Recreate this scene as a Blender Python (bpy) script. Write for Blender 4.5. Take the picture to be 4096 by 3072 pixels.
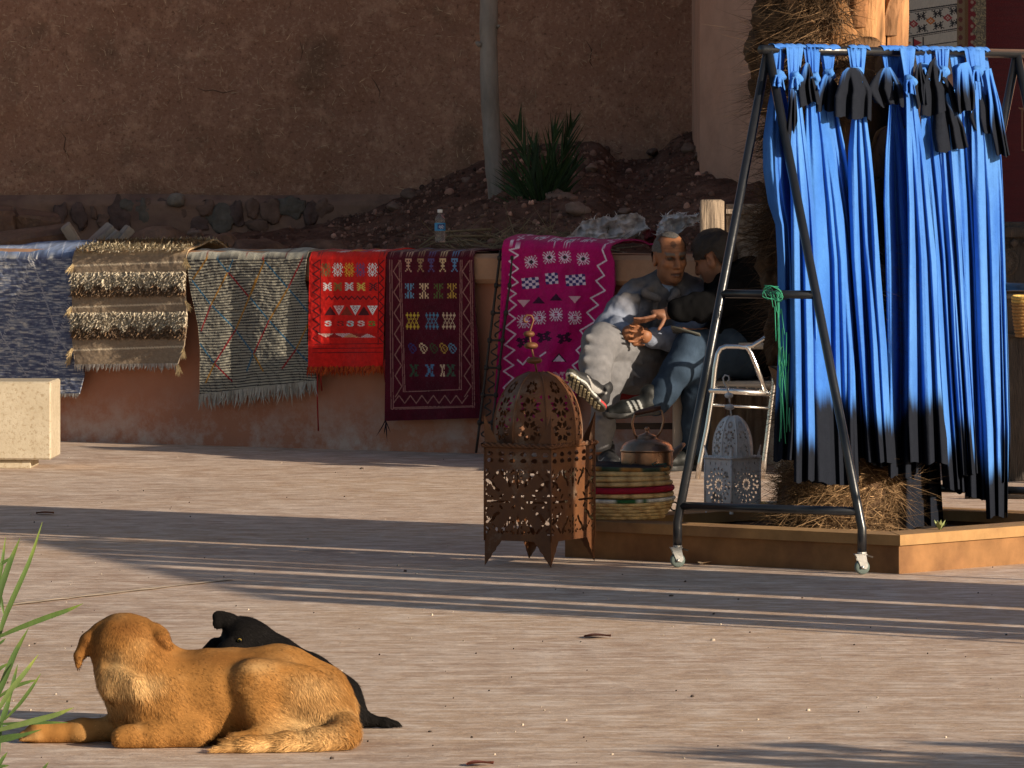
import bpy, math, random
import numpy as np
from mathutils import Vector, Matrix
random.seed(7); rng = np.random.default_rng(7)
for _o in list(bpy.data.objects): bpy.data.objects.remove(_o)
sc = bpy.context.scene; col = sc.collection
R = math.radians
# ---------------------------------------------------------------- camera
FP, HZ, H = 6800.0, 137.0, 1.57          # focal length in pixels of a 1024 wide frame, horizon row, eye height (m)
cd = bpy.data.cameras.new('camera'); cam = bpy.data.objects.new('camera', cd); col.objects.link(cam)
cd.sensor_width = 36.0; cd.lens = FP/1024*36; cd.shift_y = -(384-HZ)/1024
cd.clip_start = 1.0; cd.clip_end = 900
cam.location = (0, 0, H); cam.rotation_euler = (R(90), 0, 0); sc.camera = cam
# ---------------------------------------------------------------- sky and sun
SUN_AZ, SUN_EL = 127.0, 17.0             # clockwise from +Y
world = bpy.data.worlds.new('World'); sc.world = world; world.use_nodes = True
wn = world.node_tree; bg = wn.nodes['Background']; sky = wn.nodes.new('ShaderNodeTexSky')
sky.sky_type = 'NISHITA'; sky.sun_disc = False; sky.sun_elevation = R(SUN_EL); sky.sun_rotation = R(SUN_AZ)
sky.air_density = 1.0; sky.dust_density = 1.5; sky.ozone_density = 1.0
wn.links.new(sky.outputs[0], bg.inputs[0]); bg.inputs[1].default_value = 0.055
sd = bpy.data.lights.new('sun', 'SUN'); sun = bpy.data.objects.new('sun', sd); col.objects.link(sun)
sd.energy = 4.2; sd.angle = R(0.55); sd.color = (1.0, 0.85, 0.66)
_s = Vector((math.sin(R(SUN_AZ))*math.cos(R(SUN_EL)), math.cos(R(SUN_AZ))*math.cos(R(SUN_EL)), math.sin(R(SUN_EL))))
sun.rotation_euler = _s.to_track_quat('Z', 'Y').to_euler()
vs = sc.view_settings
vs.view_transform = 'Standard'; vs.look = 'None'; vs.gamma = 1.0; vs.exposure = 0.75; vs.use_curve_mapping = False
sc.cycles.max_bounces = 6; sc.cycles.transparent_max_bounces = 12

# ---------------------------------------------------------------- helpers: coordinates
def P(px, py, Y): return np.array([(px-512)/FP*Y, Y, H-(py-HZ)/FP*Y])
def G(px, py):
    Y = FP*H/(py-HZ); return np.array([(px-512)/FP*Y, Y, 0.0])
def unit(v): v = np.asarray(v, float); return v/np.linalg.norm(v)
class Plane:                                     # a vertical plane seen through the camera
    def __init__(s, a, b):
        s.a = np.array(a[:2], float); d = np.array(b[:2], float)-s.a; s.d = d/np.linalg.norm(d)
        s.n = np.array([s.d[1], -s.d[0]])        # towards the camera side
        if s.n[1] > 0: s.n = -s.n
    def pt(s, px, py, off=0.0):
        px = np.asarray(px, float); py = np.asarray(py, float); off = np.asarray(off, float)
        kx = (px-512)/FP
        Y = (s.n@s.a+off)/(s.n[0]*kx+s.n[1])
        return np.stack(np.broadcast_arrays(kx*Y, Y, H-(py-HZ)/FP*Y), -1)
def srgb(*c):
    c = np.array(c, float)/255; return tuple(np.where(c <= .04045, c/12.92, ((c+.055)/1.055)**2.4))
# ---------------------------------------------------------------- helpers: noise
def vnoise(p, seed=0):
    p = np.asarray(p, float)+seed*17.31; i = np.floor(p).astype(np.int64); f = p-i; f = f*f*(3-2*f)
    def h(a):
        x = (a[..., 0]*374761393+a[..., 1]*668265263+a[..., 2]*2147483647+seed*1442695) & 0xffffffff
        x = ((x ^ (x >> 13))*1274126177) & 0xffffffff; x = (x ^ (x >> 16)) & 0xffff
        return x/65535.0*2-1
    r = 0
    for dx in (0, 1):
        for dy in (0, 1):
            for dz in (0, 1):
                w = (f[..., 0] if dx else 1-f[..., 0])*(f[..., 1] if dy else 1-f[..., 1])*(f[..., 2] if dz else 1-f[..., 2])
                r = r+w*h(i+np.array([dx, dy, dz]))
    return r
def fbm(p, o=3, seed=0, g=.5):
    p = np.asarray(p, float); r = 0; a = 1
    for k in range(o): r = r+a*vnoise(p*2**k, seed+k); a *= g
    return r
def n1(x, seed=0):
    x = np.asarray(x, float); return vnoise(np.stack([x, x*0+.5, x*0+.5], -1), seed)
# ---------------------------------------------------------------- helpers: objects
def link(o, parent=None):
    col.objects.link(o)
    if parent is not None:
        o.parent = parent
        w = Vector(parent.location)
        if parent.type == 'EMPTY': o.matrix_parent_inverse = Matrix.Translation(-w)
    return o
def tag(o, label=None, cat=None, group=None, kind=None):
    if label: o['label'] = label
    if cat: o['category'] = cat
    if group: o['group'] = group
    if kind: o['kind'] = kind
    return o
def thing(name, loc, label, cat, group=None):
    o = bpy.data.objects.new(name, None); o.location = Vector([float(x) for x in loc]); o.empty_display_size = .1
    col.objects.link(o); return tag(o, label, cat, group)
def setcol(me, c):
    c = np.asarray(c, np.float32)
    if c.ndim == 1: c = np.tile(c, (len(me.vertices), 1))
    if c.shape[1] == 3: c = np.concatenate([c, np.ones((len(c), 1), np.float32)], 1)
    a = me.color_attributes.new('Col', 'FLOAT_COLOR', 'POINT'); a.data.foreach_set('color', c.ravel())
def mesh(name, V, Fc, mat, parent=None, colr=None, smooth=True):
    V = np.asarray(V, np.float32); me = bpy.data.meshes.new(name)
    if isinstance(Fc, np.ndarray):
        n, k = Fc.shape
        me.vertices.add(len(V)); me.vertices.foreach_set('co', V.ravel())
        me.loops.add(n*k); me.loops.foreach_set('vertex_index', Fc.astype(np.int32).ravel())
        me.polygons.add(n); me.polygons.foreach_set('loop_start', np.arange(0, n*k, k, dtype=np.int32))
        me.update(calc_edges=True)
    else:
        me.from_pydata([tuple(map(float, v)) for v in V], [], [tuple(int(i) for i in f) for f in Fc]); me.update()
    if smooth: me.polygons.foreach_set('use_smooth', np.ones(len(me.polygons), bool))
    if colr is not None: setcol(me, colr)
    me.materials.append(mat)
    return link(bpy.data.objects.new(name, me), parent)
def gridf(nu, nv, close_u=False):
    i, j = np.meshgrid(np.arange(nu if close_u else nu-1), np.arange(nv-1), indexing='ij')
    a = i*nv+j; b = ((i+1) % nu)*nv+j
    return np.stack([a, b, b+1, a+1], -1).reshape(-1, 4)
class MB:
    def __init__(s): s.v = []; s.f = []; s.c = []; s.n = 0
    def add(s, V, Fs, c=(1, 1, 1)):
        V = np.asarray(V, float); s.v.append(V)
        s.f += [tuple(int(i)+s.n for i in f) for f in Fs]
        c = np.asarray(c, float); s.c.append(np.tile(c, (len(V), 1)) if c.ndim == 1 else c); s.n += len(V); return s
    def box(s, c, size, rot=None, col_=(1, 1, 1), bev=0.0, jit=0.0):
        h = np.array(size, float)/2
        if bev > 0:
            b = min(bev, h.min()*.9); V = []
            for sx in (-1, 1):
                for sy in (-1, 1):
                    for sz in (-1, 1):
                        g = np.array([sx, sy, sz])
                        for k in range(3): q = h-b; q = q.copy(); q[k] = h[k]; V.append(g*q)
            V = np.array(V)
            import itertools
            idx = {t: i*3 for i, t in enumerate(itertools.product((-1, 1), repeat=3))}
            Fs = []
            for k in range(3):
                o = [a for a in range(3) if a != k]
                for sg in (-1, 1):
                    q = []
                    for (p0, p1) in ((-1, -1), (1, -1), (1, 1), (-1, 1)):
                        t = [0]*3; t[k] = sg; t[o[0]] = p0; t[o[1]] = p1; q.append(idx[tuple(t)]+k)
                    Fs.append(q)
                    for a in o:                                   # edge bevels
                        if a < k: continue
                        r = [x for x in range(3) if x not in (k, a)][0]
                        for s2 in (-1, 1):
                            t0 = [0]*3; t0[k] = sg; t0[a] = s2; t0[r] = -1; t1 = list(t0); t1[r] = 1
                            Fs.append([idx[tuple(t0)]+k, idx[tuple(t1)]+k, idx[tuple(t1)]+a, idx[tuple(t0)]+a])
            for t, i in idx.items(): Fs.append([i, i+1, i+2])
            G_ = []
            for f in Fs:                                          # orient outwards
                p = V[f]; nn = np.cross(p[1]-p[0], p[2]-p[0]); G_.append(f if nn@p.mean(0) > 0 else f[::-1])
            Fs = G_
        else:
            V = np.array([[x, y, z] for x in (-1, 1) for y in (-1, 1) for z in (-1, 1)])*h
            Fs = [(0, 1, 3, 2), (4, 6, 7, 5), (0, 4, 5, 1), (2, 3, 7, 6), (0, 2, 6, 4), (1, 5, 7, 3)]
        if jit: V = V+rng.normal(0, jit, V.shape)
        if rot is not None: V = V@np.array(rot).T
        return s.add(V+np.array(c), Fs, col_)
    def tube(s, pts, rad, n=8, col_=(1, 1, 1), cap=True):
        pts = np.asarray(pts, float); m = len(pts); rad = np.broadcast_to(np.asarray(rad, float), (m,))
        T = np.gradient(pts, axis=0); T /= np.linalg.norm(T, axis=1)[:, None]+1e-12
        a = np.array([0, 0, 1.]) if abs(T[0][2]) < .9 else np.array([1., 0, 0]); N = np.zeros_like(pts)
        a = a-T[0]*(a@T[0]); N[0] = unit(a)
        for i in range(1, m):
            a = N[i-1]-T[i]*(N[i-1]@T[i]); N[i] = unit(a)
        B = np.cross(T, N); t = np.linspace(0, 2*np.pi, n, endpoint=False)
        V = (pts[:, None]+rad[:, None, None]*(np.cos(t)[None, :, None]*N[:, None]+np.sin(t)[None, :, None]*B[:, None])).reshape(-1, 3)
        Fs = [(i*n+j, i*n+(j+1) % n, (i+1)*n+(j+1) % n, (i+1)*n+j) for i in range(m-1) for j in range(n)]
        if cap: Fs += [tuple(range(n))[::-1], tuple((m-1)*n+j for j in range(n))]
        c = np.asarray(col_, float)
        if c.ndim == 2: c = np.repeat(c, n, axis=0)
        return s.add(V, Fs, c)
    def lathe(s, prof, c=(0, 0, 0), n=24, col_=(1, 1, 1), sx=1, sy=1, rot=0):
        prof = np.asarray(prof, float); m = len(prof); t = np.linspace(0, 2*np.pi, n, endpoint=False)+rot
        V = np.stack([prof[:, 0, None]*np.cos(t)*sx, prof[:, 0, None]*np.sin(t)*sy, np.repeat(prof[:, 1, None], n, 1)], -1).reshape(-1, 3)+np.array(c)
        Fs = [(i*n+j, i*n+(j+1) % n, (i+1)*n+(j+1) % n, (i+1)*n+j) for i in range(m-1) for j in range(n)]
        cc = np.asarray(col_, float)
        if cc.ndim == 2: cc = np.repeat(cc, n, axis=0)
        return s.add(V, Fs, cc)
    def build(s, name, mat, parent=None, smooth=True, useCol=True):
        return mesh(name, np.concatenate(s.v), s.f, mat, parent, np.concatenate(s.c) if useCol else None, smooth)
def autosmooth(o, ang=35):
    me = o.data
    me.polygons.foreach_set('use_smooth', np.ones(len(me.polygons), bool))
    if hasattr(me, 'set_sharp_from_angle'): me.set_sharp_from_angle(angle=R(ang))
    return o
def rotz(a): c, s_ = math.cos(a), math.sin(a); return np.array([[c, -s_, 0], [s_, c, 0], [0, 0, 1]])
def euler(rx, ry, rz): return np.array(Matrix.Rotation(rz, 3, 'Z')@Matrix.Rotation(ry, 3, 'Y')@Matrix.Rotation(rx, 3, 'X'))
# ---------------------------------------------------------------- helpers: materials
def M(name, c=(.5, .5, .5), rough=.85, var=.25, vs_=8.0, bump=.3, bs=60.0, metal=0.0, attr=False, spec=.3, bd=.004,
      tint=None, tscale=3.0, tlo=.45, thi=.65, stretch=None, sheen=0.0, coat=0.0, detail=6.0, trans=0.0):
    m = bpy.data.materials.new(name); m.use_nodes = True; nt = m.node_tree; N = nt.nodes; L = nt.links; b = N['Principled BSDF']
    b.inputs['Roughness'].default_value = rough; b.inputs['Metallic'].default_value = metal
    b.inputs['Specular IOR Level'].default_value = spec
    if sheen: b.inputs['Sheen Weight'].default_value = sheen; b.inputs['Sheen Roughness'].default_value = .5
    if coat: b.inputs['Coat Weight'].default_value = coat
    if trans: b.inputs['Transmission Weight'].default_value = trans
    tc = N.new('ShaderNodeTexCoord'); src = tc.outputs['Object']
    if stretch:
        mp = N.new('ShaderNodeMapping'); mp.inputs['Scale'].default_value = stretch; L.new(src, mp.inputs[0]); src = mp.outputs[0]
    if attr:
        a = N.new('ShaderNodeVertexColor'); a.layer_name = 'Col'; base = a.outputs[0]
    else:
        a = N.new('ShaderNodeRGB'); a.outputs[0].default_value = (*c, 1); base = a.outputs[0]
    if tint is not None:
        n = N.new('ShaderNodeTexNoise'); n.inputs['Scale'].default_value = tscale; n.inputs['Detail'].default_value = detail; L.new(src, n.inputs['Vector'])
        r = N.new('ShaderNodeMapRange'); r.inputs[1].default_value = tlo; r.inputs[2].default_value = thi; L.new(n.outputs[0], r.inputs[0])
        mx = N.new('ShaderNodeMix'); mx.data_type = 'RGBA'; L.new(r.outputs[0], mx.inputs[0]); L.new(base, mx.inputs[6]); mx.inputs[7].default_value = (*tint, 1); base = mx.outputs[2]
    if var:
        n = N.new('ShaderNodeTexNoise'); n.inputs['Scale'].default_value = vs_; n.inputs['Detail'].default_value = detail; n.inputs['Roughness'].default_value = .65; L.new(src, n.inputs['Vector'])
        r = N.new('ShaderNodeMapRange'); r.inputs[1].default_value = .25; r.inputs[2].default_value = .75; r.inputs[3].default_value = 1-var; r.inputs[4].default_value = 1+var; L.new(n.outputs[0], r.inputs[0])
        mx = N.new('ShaderNodeMix'); mx.data_type = 'RGBA'; mx.blend_type = 'MULTIPLY'; mx.inputs[0].default_value = 1
        L.new(base, mx.inputs[6]); L.new(r.outputs[0], mx.inputs[7]); base = mx.outputs[2]
    L.new(base, b.inputs['Base Color'])
    if bump:
        n = N.new('ShaderNodeTexNoise'); n.inputs['Scale'].default_value = bs; n.inputs['Detail'].default_value = detail; L.new(src, n.inputs['Vector'])
        bp = N.new('ShaderNodeBump'); bp.inputs['Strength'].default_value = bump; bp.inputs['Distance'].default_value = bd
        L.new(n.outputs[0], bp.inputs['Height']); L.new(bp.outputs[0], b.inputs['Normal'])
    return m
# ---------------------------------------------------------------- helpers: raster patterns (woven motifs become vertex colours)
class Ras:
    def __init__(s, x0, y0, x1, y1, k=6, c=(1, 1, 1)):
        s.x0, s.y0, s.k = x0, y0, k; s.w = int((x1-x0)*k); s.h = int((y1-y0)*k)
        s.a = np.tile(np.array(c, np.float32), (s.h, s.w, 1))
        yy, xx = np.mgrid[0:s.h, 0:s.w]; s.X = xx/k+x0; s.Y = yy/k+y0
    def fill(s, m, c): s.a[m] = c
    def line(s, pts, w, c):
        for (ax, ay), (bx, by) in zip(pts[:-1], pts[1:]):
            i0 = max(0, int((min(ax, bx)-w-s.x0)*s.k)); i1 = int((max(ax, bx)+w-s.x0)*s.k)+2
            j0 = max(0, int((min(ay, by)-w-s.y0)*s.k)); j1 = int((max(ay, by)+w-s.y0)*s.k)+2
            X = s.X[j0:j1, i0:i1]; Y = s.Y[j0:j1, i0:i1]; dx, dy = bx-ax, by-ay
            t = np.clip(((X-ax)*dx+(Y-ay)*dy)/(dx*dx+dy*dy+1e-9), 0, 1)
            s.a[j0:j1, i0:i1][np.hypot(X-ax-t*dx, Y-ay-t*dy) < w/2] = c
    def poly(s, pts, c):
        X, Y = s.X, s.Y; ins = np.zeros(X.shape, bool); n = len(pts)
        for i in range(n):
            (x1, y1), (x2, y2) = pts[i], pts[(i+1) % n]
            cr = ((y1 > Y) != (y2 > Y)) & (X < (x2-x1)*(Y-y1)/(y2-y1+1e-12)+x1); ins ^= cr
        s.a[ins] = c
    def stamp(s, art, cx, cy, w, h, cols, ang=0):
        rows = art.split('/'); nr = len(rows); nc = max(map(len, rows)); ca, sa = math.cos(ang), math.sin(ang)
        X = ((s.X-cx)*ca+(s.Y-cy)*sa)/w+.5; Y = (-(s.X-cx)*sa+(s.Y-cy)*ca)/h+.5
        i = np.floor(X*nc).astype(int); j = np.floor(Y*nr).astype(int); ok = (i >= 0) & (i < nc) & (j >= 0) & (j < nr)
        tab = np.array([[ord((r.ljust(nc))[q]) for q in range(nc)] for r in rows]); v = np.zeros(i.shape, int); v[ok] = tab[j[ok], i[ok]]
        for ch, c in cols.items(): s.a[v == ord(ch)] = c
    def get(s, px, py):
        i = np.clip(((np.asarray(px)-s.x0)*s.k).astype(int), 0, s.w-1); j = np.clip(((np.asarray(py)-s.y0)*s.k).astype(int), 0, s.h-1)
        return s.a[j, i]
# ---------------------------------------------------------------- helpers: signed distance bodies -> one continuous mesh
class SDF:
    def __init__(s, lo, hi, h):
        s.lo = np.array(lo, float); s.h = h; s.n = np.ceil((np.array(hi)-s.lo)/h).astype(int)+1
        s.F = np.full(s.n, .5, np.float32)
    def _sl(s, lo, hi):
        a = np.clip(np.floor((lo-s.lo)/s.h).astype(int), 0, s.n-1); b = np.clip(np.ceil((hi-s.lo)/s.h).astype(int)+1, 1, s.n)
        ax = [(np.arange(a[k], b[k])*s.h+s.lo[k]).astype(np.float32) for k in range(3)]
        return tuple(slice(a[k], b[k]) for k in range(3)), ax
    def _mix(s, sl, d, k, op):
        f = s.F[sl]
        if op == 'u':
            if k > 0:
                q = np.clip(.5+.5*(f-d)/k, 0, 1); s.F[sl] = f*(1-q)+d*q-k*q*(1-q)
            else: s.F[sl] = np.minimum(f, d)
        else:
            if k > 0:
                q = np.clip(.5-.5*(f+d)/k, 0, 1); s.F[sl] = f*(1-q)-d*q+k*q*(1-q)
            else: s.F[sl] = np.maximum(f, -d)
    def cone(s, a, b, ra, rb, k=.02, op='u'):
        a = np.array(a, float); b = np.array(b, float); m = max(ra, rb)+k+2*s.h
        sl, ax = s._sl(np.minimum(a, b)-m, np.maximum(a, b)+m); X, Y, Z = np.ix_(*ax)
        u = b-a; L2 = u@u+1e-12
        t = np.clip(((X-a[0])*u[0]+(Y-a[1])*u[1]+(Z-a[2])*u[2])/L2, 0, 1)
        d = np.sqrt((X-a[0]-t*u[0])**2+(Y-a[1]-t*u[1])**2+(Z-a[2]-t*u[2])**2)-(ra+(rb-ra)*t)
        s._mix(sl, d, k, op); return s
    def chain(s, pts, rad, k=.02):
        for i in range(len(pts)-1): s.cone(pts[i], pts[i+1], rad[i], rad[i+1], k)
        return s
    def ell(s, c, r, rot=None, k=.02, op='u'):
        c = np.array(c, float); r = np.array(r, float); m = max(r)+k+2*s.h
        sl, ax = s._sl(c-m, c+m); X, Y, Z = np.ix_(*ax); X = X-c[0]; Y = Y-c[1]; Z = Z-c[2]
        if rot is not None:
            Q = np.array(rot).T; X, Y, Z = [Q[i, 0]*X+Q[i, 1]*Y+Q[i, 2]*Z for i in range(3)]
        k0 = np.sqrt((X/r[0])**2+(Y/r[1])**2+(Z/r[2])**2); k1 = np.sqrt((X/r[0]**2)**2+(Y/r[1]**2)**2+(Z/r[2]**2)**2)+1e-9
        s._mix(sl, (k0*(k0-1)/k1).astype(np.float32), k, op); return s
    def box(s, c, hs, r, rot=None, k=.01, op='u'):
        c = np.array(c, float); hs = np.array(hs, float); m = np.linalg.norm(hs)+k+r+2*s.h
        sl, ax = s._sl(c-m, c+m); X, Y, Z = np.ix_(*ax); X = X-c[0]; Y = Y-c[1]; Z = Z-c[2]
        if rot is not None:
            Q = np.array(rot).T; X, Y, Z = [Q[i, 0]*X+Q[i, 1]*Y+Q[i, 2]*Z for i in range(3)]
        q = [np.abs(A)-(hs[i]-r) for i, A in enumerate((X, Y, Z))]
        d = np.sqrt(sum(np.maximum(A, 0)**2 for A in q))+np.minimum(np.maximum(np.maximum(q[0], q[1]), q[2]), 0)-r
        s._mix(sl, np.broadcast_to(d, tuple(x.stop-x.start for x in sl)), k, op); return s
    def cut(s, axis, val, keep_greater=True):
        ax = np.arange(s.n[axis])*s.h+s.lo[axis]; sh = [1, 1, 1]; sh[axis] = -1
        d = (val-ax if keep_greater else ax-val).reshape(sh); s.F = np.maximum(s.F, d.astype(np.float32)); return s
    def noise(s, amp, scale, seed=0, o=2, aniso=(1, 1, 1)):
        idx = np.argwhere(np.abs(s.F) < .03); p = idx*s.h+s.lo
        s.F[tuple(idx.T)] += (amp*fbm(p*scale*np.array(aniso), o, seed)).astype(np.float32); return s
    def extract(s):
        Fv = s.F; ins = Fv < 0
        m = ins[:-1, :-1, :-1].astype(np.int8)
        for dx in (0, 1):
            for dy in (0, 1):
                for dz in (0, 1):
                    if dx+dy+dz: m = m+ins[dx:ins.shape[0]-1+dx, dy:ins.shape[1]-1+dy, dz:ins.shape[2]-1+dz]
        act = np.argwhere((m > 0) & (m < 8)); ids = np.full(m.shape, -1, np.int32); ids[tuple(act.T)] = np.arange(len(act))
        cr = [(x, y, z) for x in (0, 1) for y in (0, 1) for z in (0, 1)]
        val = {c: Fv[act[:, 0]+c[0], act[:, 1]+c[1], act[:, 2]+c[2]] for c in cr}
        acc = np.zeros((len(act), 3)); cnt = np.zeros(len(act))
        for a in cr:
            for k in range(3):
                if a[k] == 0:
                    b = list(a); b[k] = 1; b = tuple(b); x, y = val[a], val[b]; q = (x < 0) != (y < 0)
                    t = np.where(q, x/(np.where(q, x-y, 1)), 0)
                    p = np.array(a, float)[None]+t[:, None]*(np.array(b)-np.array(a))
                    acc[q] += p[q]; cnt[q] += 1
        V = (act+acc/cnt[:, None])*s.h+s.lo; Fs = []
        for k in range(3):
            o = [(1, 2), (2, 0), (0, 1)][k]
            A = np.take(ins, range(0, ins.shape[k]-1), k); B = np.take(ins, range(1, ins.shape[k]), k)
            e = np.argwhere(A != B); e = e[(e[:, o[0]] > 0) & (e[:, o[1]] > 0) & (e[:, o[0]] < ins.shape[o[0]]-1) & (e[:, o[1]] < ins.shape[o[1]]-1)]
            fl = A[tuple(e.T)]; q = []
            for (d0, d1) in ((-1, -1), (0, -1), (0, 0), (-1, 0)):
                g = e.copy(); g[:, o[0]] += d0; g[:, o[1]] += d1; q.append(ids[tuple(g.T)])
            q = np.stack(q, 1); q[~fl] = q[~fl][:, ::-1]; Fs.append(q)
        return V, np.concatenate(Fs)
def vnorm(V, Fs):
    n = np.cross(V[Fs[:, 1]]-V[Fs[:, 0]], V[Fs[:, 2]]-V[Fs[:, 0]]); N = np.zeros_like(V)
    for k in range(Fs.shape[1]): np.add.at(N, Fs[:, k], n)
    return N/(np.linalg.norm(N, axis=1)[:, None]+1e-12)
def relax(V, Fs, it=2, lam=.5):
    E = np.concatenate([Fs[:, [i, (i+1) % 4]] for i in range(4)])
    for _ in range(it):
        A = np.zeros_like(V); c = np.zeros(len(V))
        np.add.at(A, E[:, 0], V[E[:, 1]]); np.add.at(c, E[:, 0], 1); np.add.at(A, E[:, 1], V[E[:, 0]]); np.add.at(c, E[:, 1], 1)
        V = V*(1-lam)+lam*A/np.maximum(c, 1)[:, None]
    return V
def strands(root, dirn, length, width, nrm, segs=2, bend=None, colr=None, tp=1.0):
    """thin ribbons: returns V, F(tri), C"""
    n = len(root); side = np.cross(dirn, nrm); side /= np.linalg.norm(side, axis=1)[:, None]+1e-9
    V = []; length = np.broadcast_to(length, (n,)); width = np.broadcast_to(width, (n,))
    bend = np.zeros((n, 3)) if bend is None else bend
    for k in range(segs):
        t = k/segs; p = root+dirn*(length*t)[:, None]+bend*(t*t); w = side*(width*(1-t**tp)*.5)[:, None]; V += [p-w, p+w]
    V.append(root+dirn*length[:, None]+bend); m = 2*segs+1
    V = np.stack(V, 1).reshape(-1, 3); b = np.arange(n)*m; Fs = []
    for k in range(segs-1):
        a = b+2*k; Fs += [np.stack([a, a+1, a+3], 1), np.stack([a, a+3, a+2], 1)]
    a = b+2*(segs-1); Fs.append(np.stack([a, a+1, a+2], 1))
    C = None if colr is None else np.repeat(colr, m, axis=0)
    return V, np.concatenate(Fs), C
# ================================================================ the setting
def node_mat(name): 
    m = bpy.data.materials.new(name); m.use_nodes = True; return m, m.node_tree.nodes, m.node_tree.links, m.node_tree.nodes['Principled BSDF']
def nz(N, L, src, scale, detail=6, rough=.6, mp=None, ntype='ShaderNodeTexNoise'):
    if mp:
        k = N.new('ShaderNodeMapping'); k.inputs['Scale'].default_value = mp; L.new(src, k.inputs[0]); src = k.outputs[0]
    n = N.new(ntype); n.inputs['Scale'].default_value = scale
    if ntype == 'ShaderNodeTexNoise': n.inputs['Detail'].default_value = detail; n.inputs['Roughness'].default_value = rough
    L.new(src, n.inputs['Vector']); return n
def rng_(N, L, s, a, b, lo=0., hi=1.):
    r = N.new('ShaderNodeMapRange'); 
    for i, v in enumerate((a, b, lo, hi)): r.inputs[i+1].default_value = v
    L.new(s, r.inputs[0]); return r.outputs[0]
def mixc(N, L, f, a, b, mode='MIX'):
    x = N.new('ShaderNodeMix'); x.data_type = 'RGBA'; x.blend_type = mode
    for k, v in ((0, f), (6, a), (7, b)):
        if isinstance(v, (int, float)): x.inputs[k].default_value = v
        elif isinstance(v, tuple): x.inputs[k].default_value = (*v, 1)
        else: L.new(v, x.inputs[k])
    return x.outputs[2]
def mth(N, L, op, a, b):
    x = N.new('ShaderNodeMath'); x.operation = op
    for k, v in ((0, a), (1, b)):
        if isinstance(v, (int, float)): x.inputs[k].default_value = v
        else: L.new(v, x.inputs[k])
    return x.outputs[0]
def bumpn(N, L, h, b, st=.4, d=.01):
    k = N.new('ShaderNodeBump'); k.inputs['Strength'].default_value = st; k.inputs['Distance'].default_value = d
    L.new(h, k.inputs['Height']); L.new(k.outputs[0], b.inputs['Normal'])
# ---- pavement: broom-finished tinted concrete
m, N, L, b = node_mat('pavement_concrete'); tc = N.new('ShaderNodeTexCoord').outputs['Object']
n_s = nz(N, L, tc, .9, 9, .7).outputs[0]; n_a = nz(N, L, tc, 1.3, 4).outputs[0]; n_b = nz(N, L, tc, 6.5, 8, .65).outputs[0]; n_c = nz(N, L, tc, 22, 6, .7).outputs[0]; n_d = nz(N, L, tc, .35, 3).outputs[0]
c = mixc(N, L, rng_(N, L, n_a, .38, .62), (.420, .292, .215), (.510, .385, .300))
c = mixc(N, L, rng_(N, L, n_d, .4, .65), c, (.500, .345, .230))
c = mixc(N, L, rng_(N, L, n_b, .48, .68), c, (.66, .53, .43))
n_e = nz(N, L, tc, 3.0, 7, .7, (1.6, 7, 1)).outputs[0]
c = mixc(N, L, mth(N, L, 'MULTIPLY', rng_(N, L, n_e, .53, .61), .9), c, (.72, .60, .50))
c = mixc(N, L, mth(N, L, 'MULTIPLY', rng_(N, L, n_e, .44, .34), .6), c, (.30, .20, .145))
c = mixc(N, L, rng_(N, L, n_b, .44, .26), c, (.30, .195, .135))
c = mixc(N, L, mth(N, L, 'MULTIPLY', rng_(N, L, n_s, .56, .64), .4), c, (.27, .18, .13))
c = mixc(N, L, mth(N, L, 'MULTIPLY', rng_(N, L, n_c, .56, .72), .7), c, (.80, .68, .55))
c = mixc(N, L, mth(N, L, 'MULTIPLY', rng_(N, L, n_c, .42, .28), .6), c, (.27, .165, .115))
L.new(c, b.inputs['Base Color']); b.inputs['Roughness'].default_value = .72; b.inputs['Specular IOR Level'].default_value = .35
bumpn(N, L, mth(N, L, 'ADD', n_b, mth(N, L, 'MULTIPLY', n_c, .5)), b, .35, .02); MAT_PAVE = m
V = np.array([[-200, -40, 0], [200, -40, 0], [200, 400, 0], [-200, 400, 0]], float)
tag(mesh('pavement', V, [(0, 1, 2, 3)], MAT_PAVE), kind='structure')
pav = bpy.data.objects['pavement']
MAT_JOINT = M('joint_filler', srgb(205, 182, 155), var=.5, vs_=9, bump=0)
MAT_JOINTD = M('joint_dark_gap', srgb(120, 96, 80), var=.3, vs_=9, bump=0)  # darker line along the joint
def strip(pxs, w, z, mat, name):
    pts = np.array([G(*q) for q in pxs]); d = unit(pts[-1]-pts[0]); s = np.array([d[1], -d[0], 0])
    V = []; nseg = 30
    for i in range(nseg+1):
        p = pts[0]+(pts[-1]-pts[0])*i/nseg; ww = w*(1+.5*n1(np.array([i*.7]), 5)[0]); V += [p-s*ww/2+[0, 0, z], p+s*ww/2+[0, 0, z]]
    mesh(name, V, [(2*i, 2*i+1, 2*i+3, 2*i+2) for i in range(nseg)], mat, pav)
strip([(-60, 613.5), (232, 580)], .035, .004, MAT_JOINT, 'pavement_joint'); strip([(-60, 612), (232, 579)], .007, .008, MAT_JOINTD, 'pavement_joint')
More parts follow.
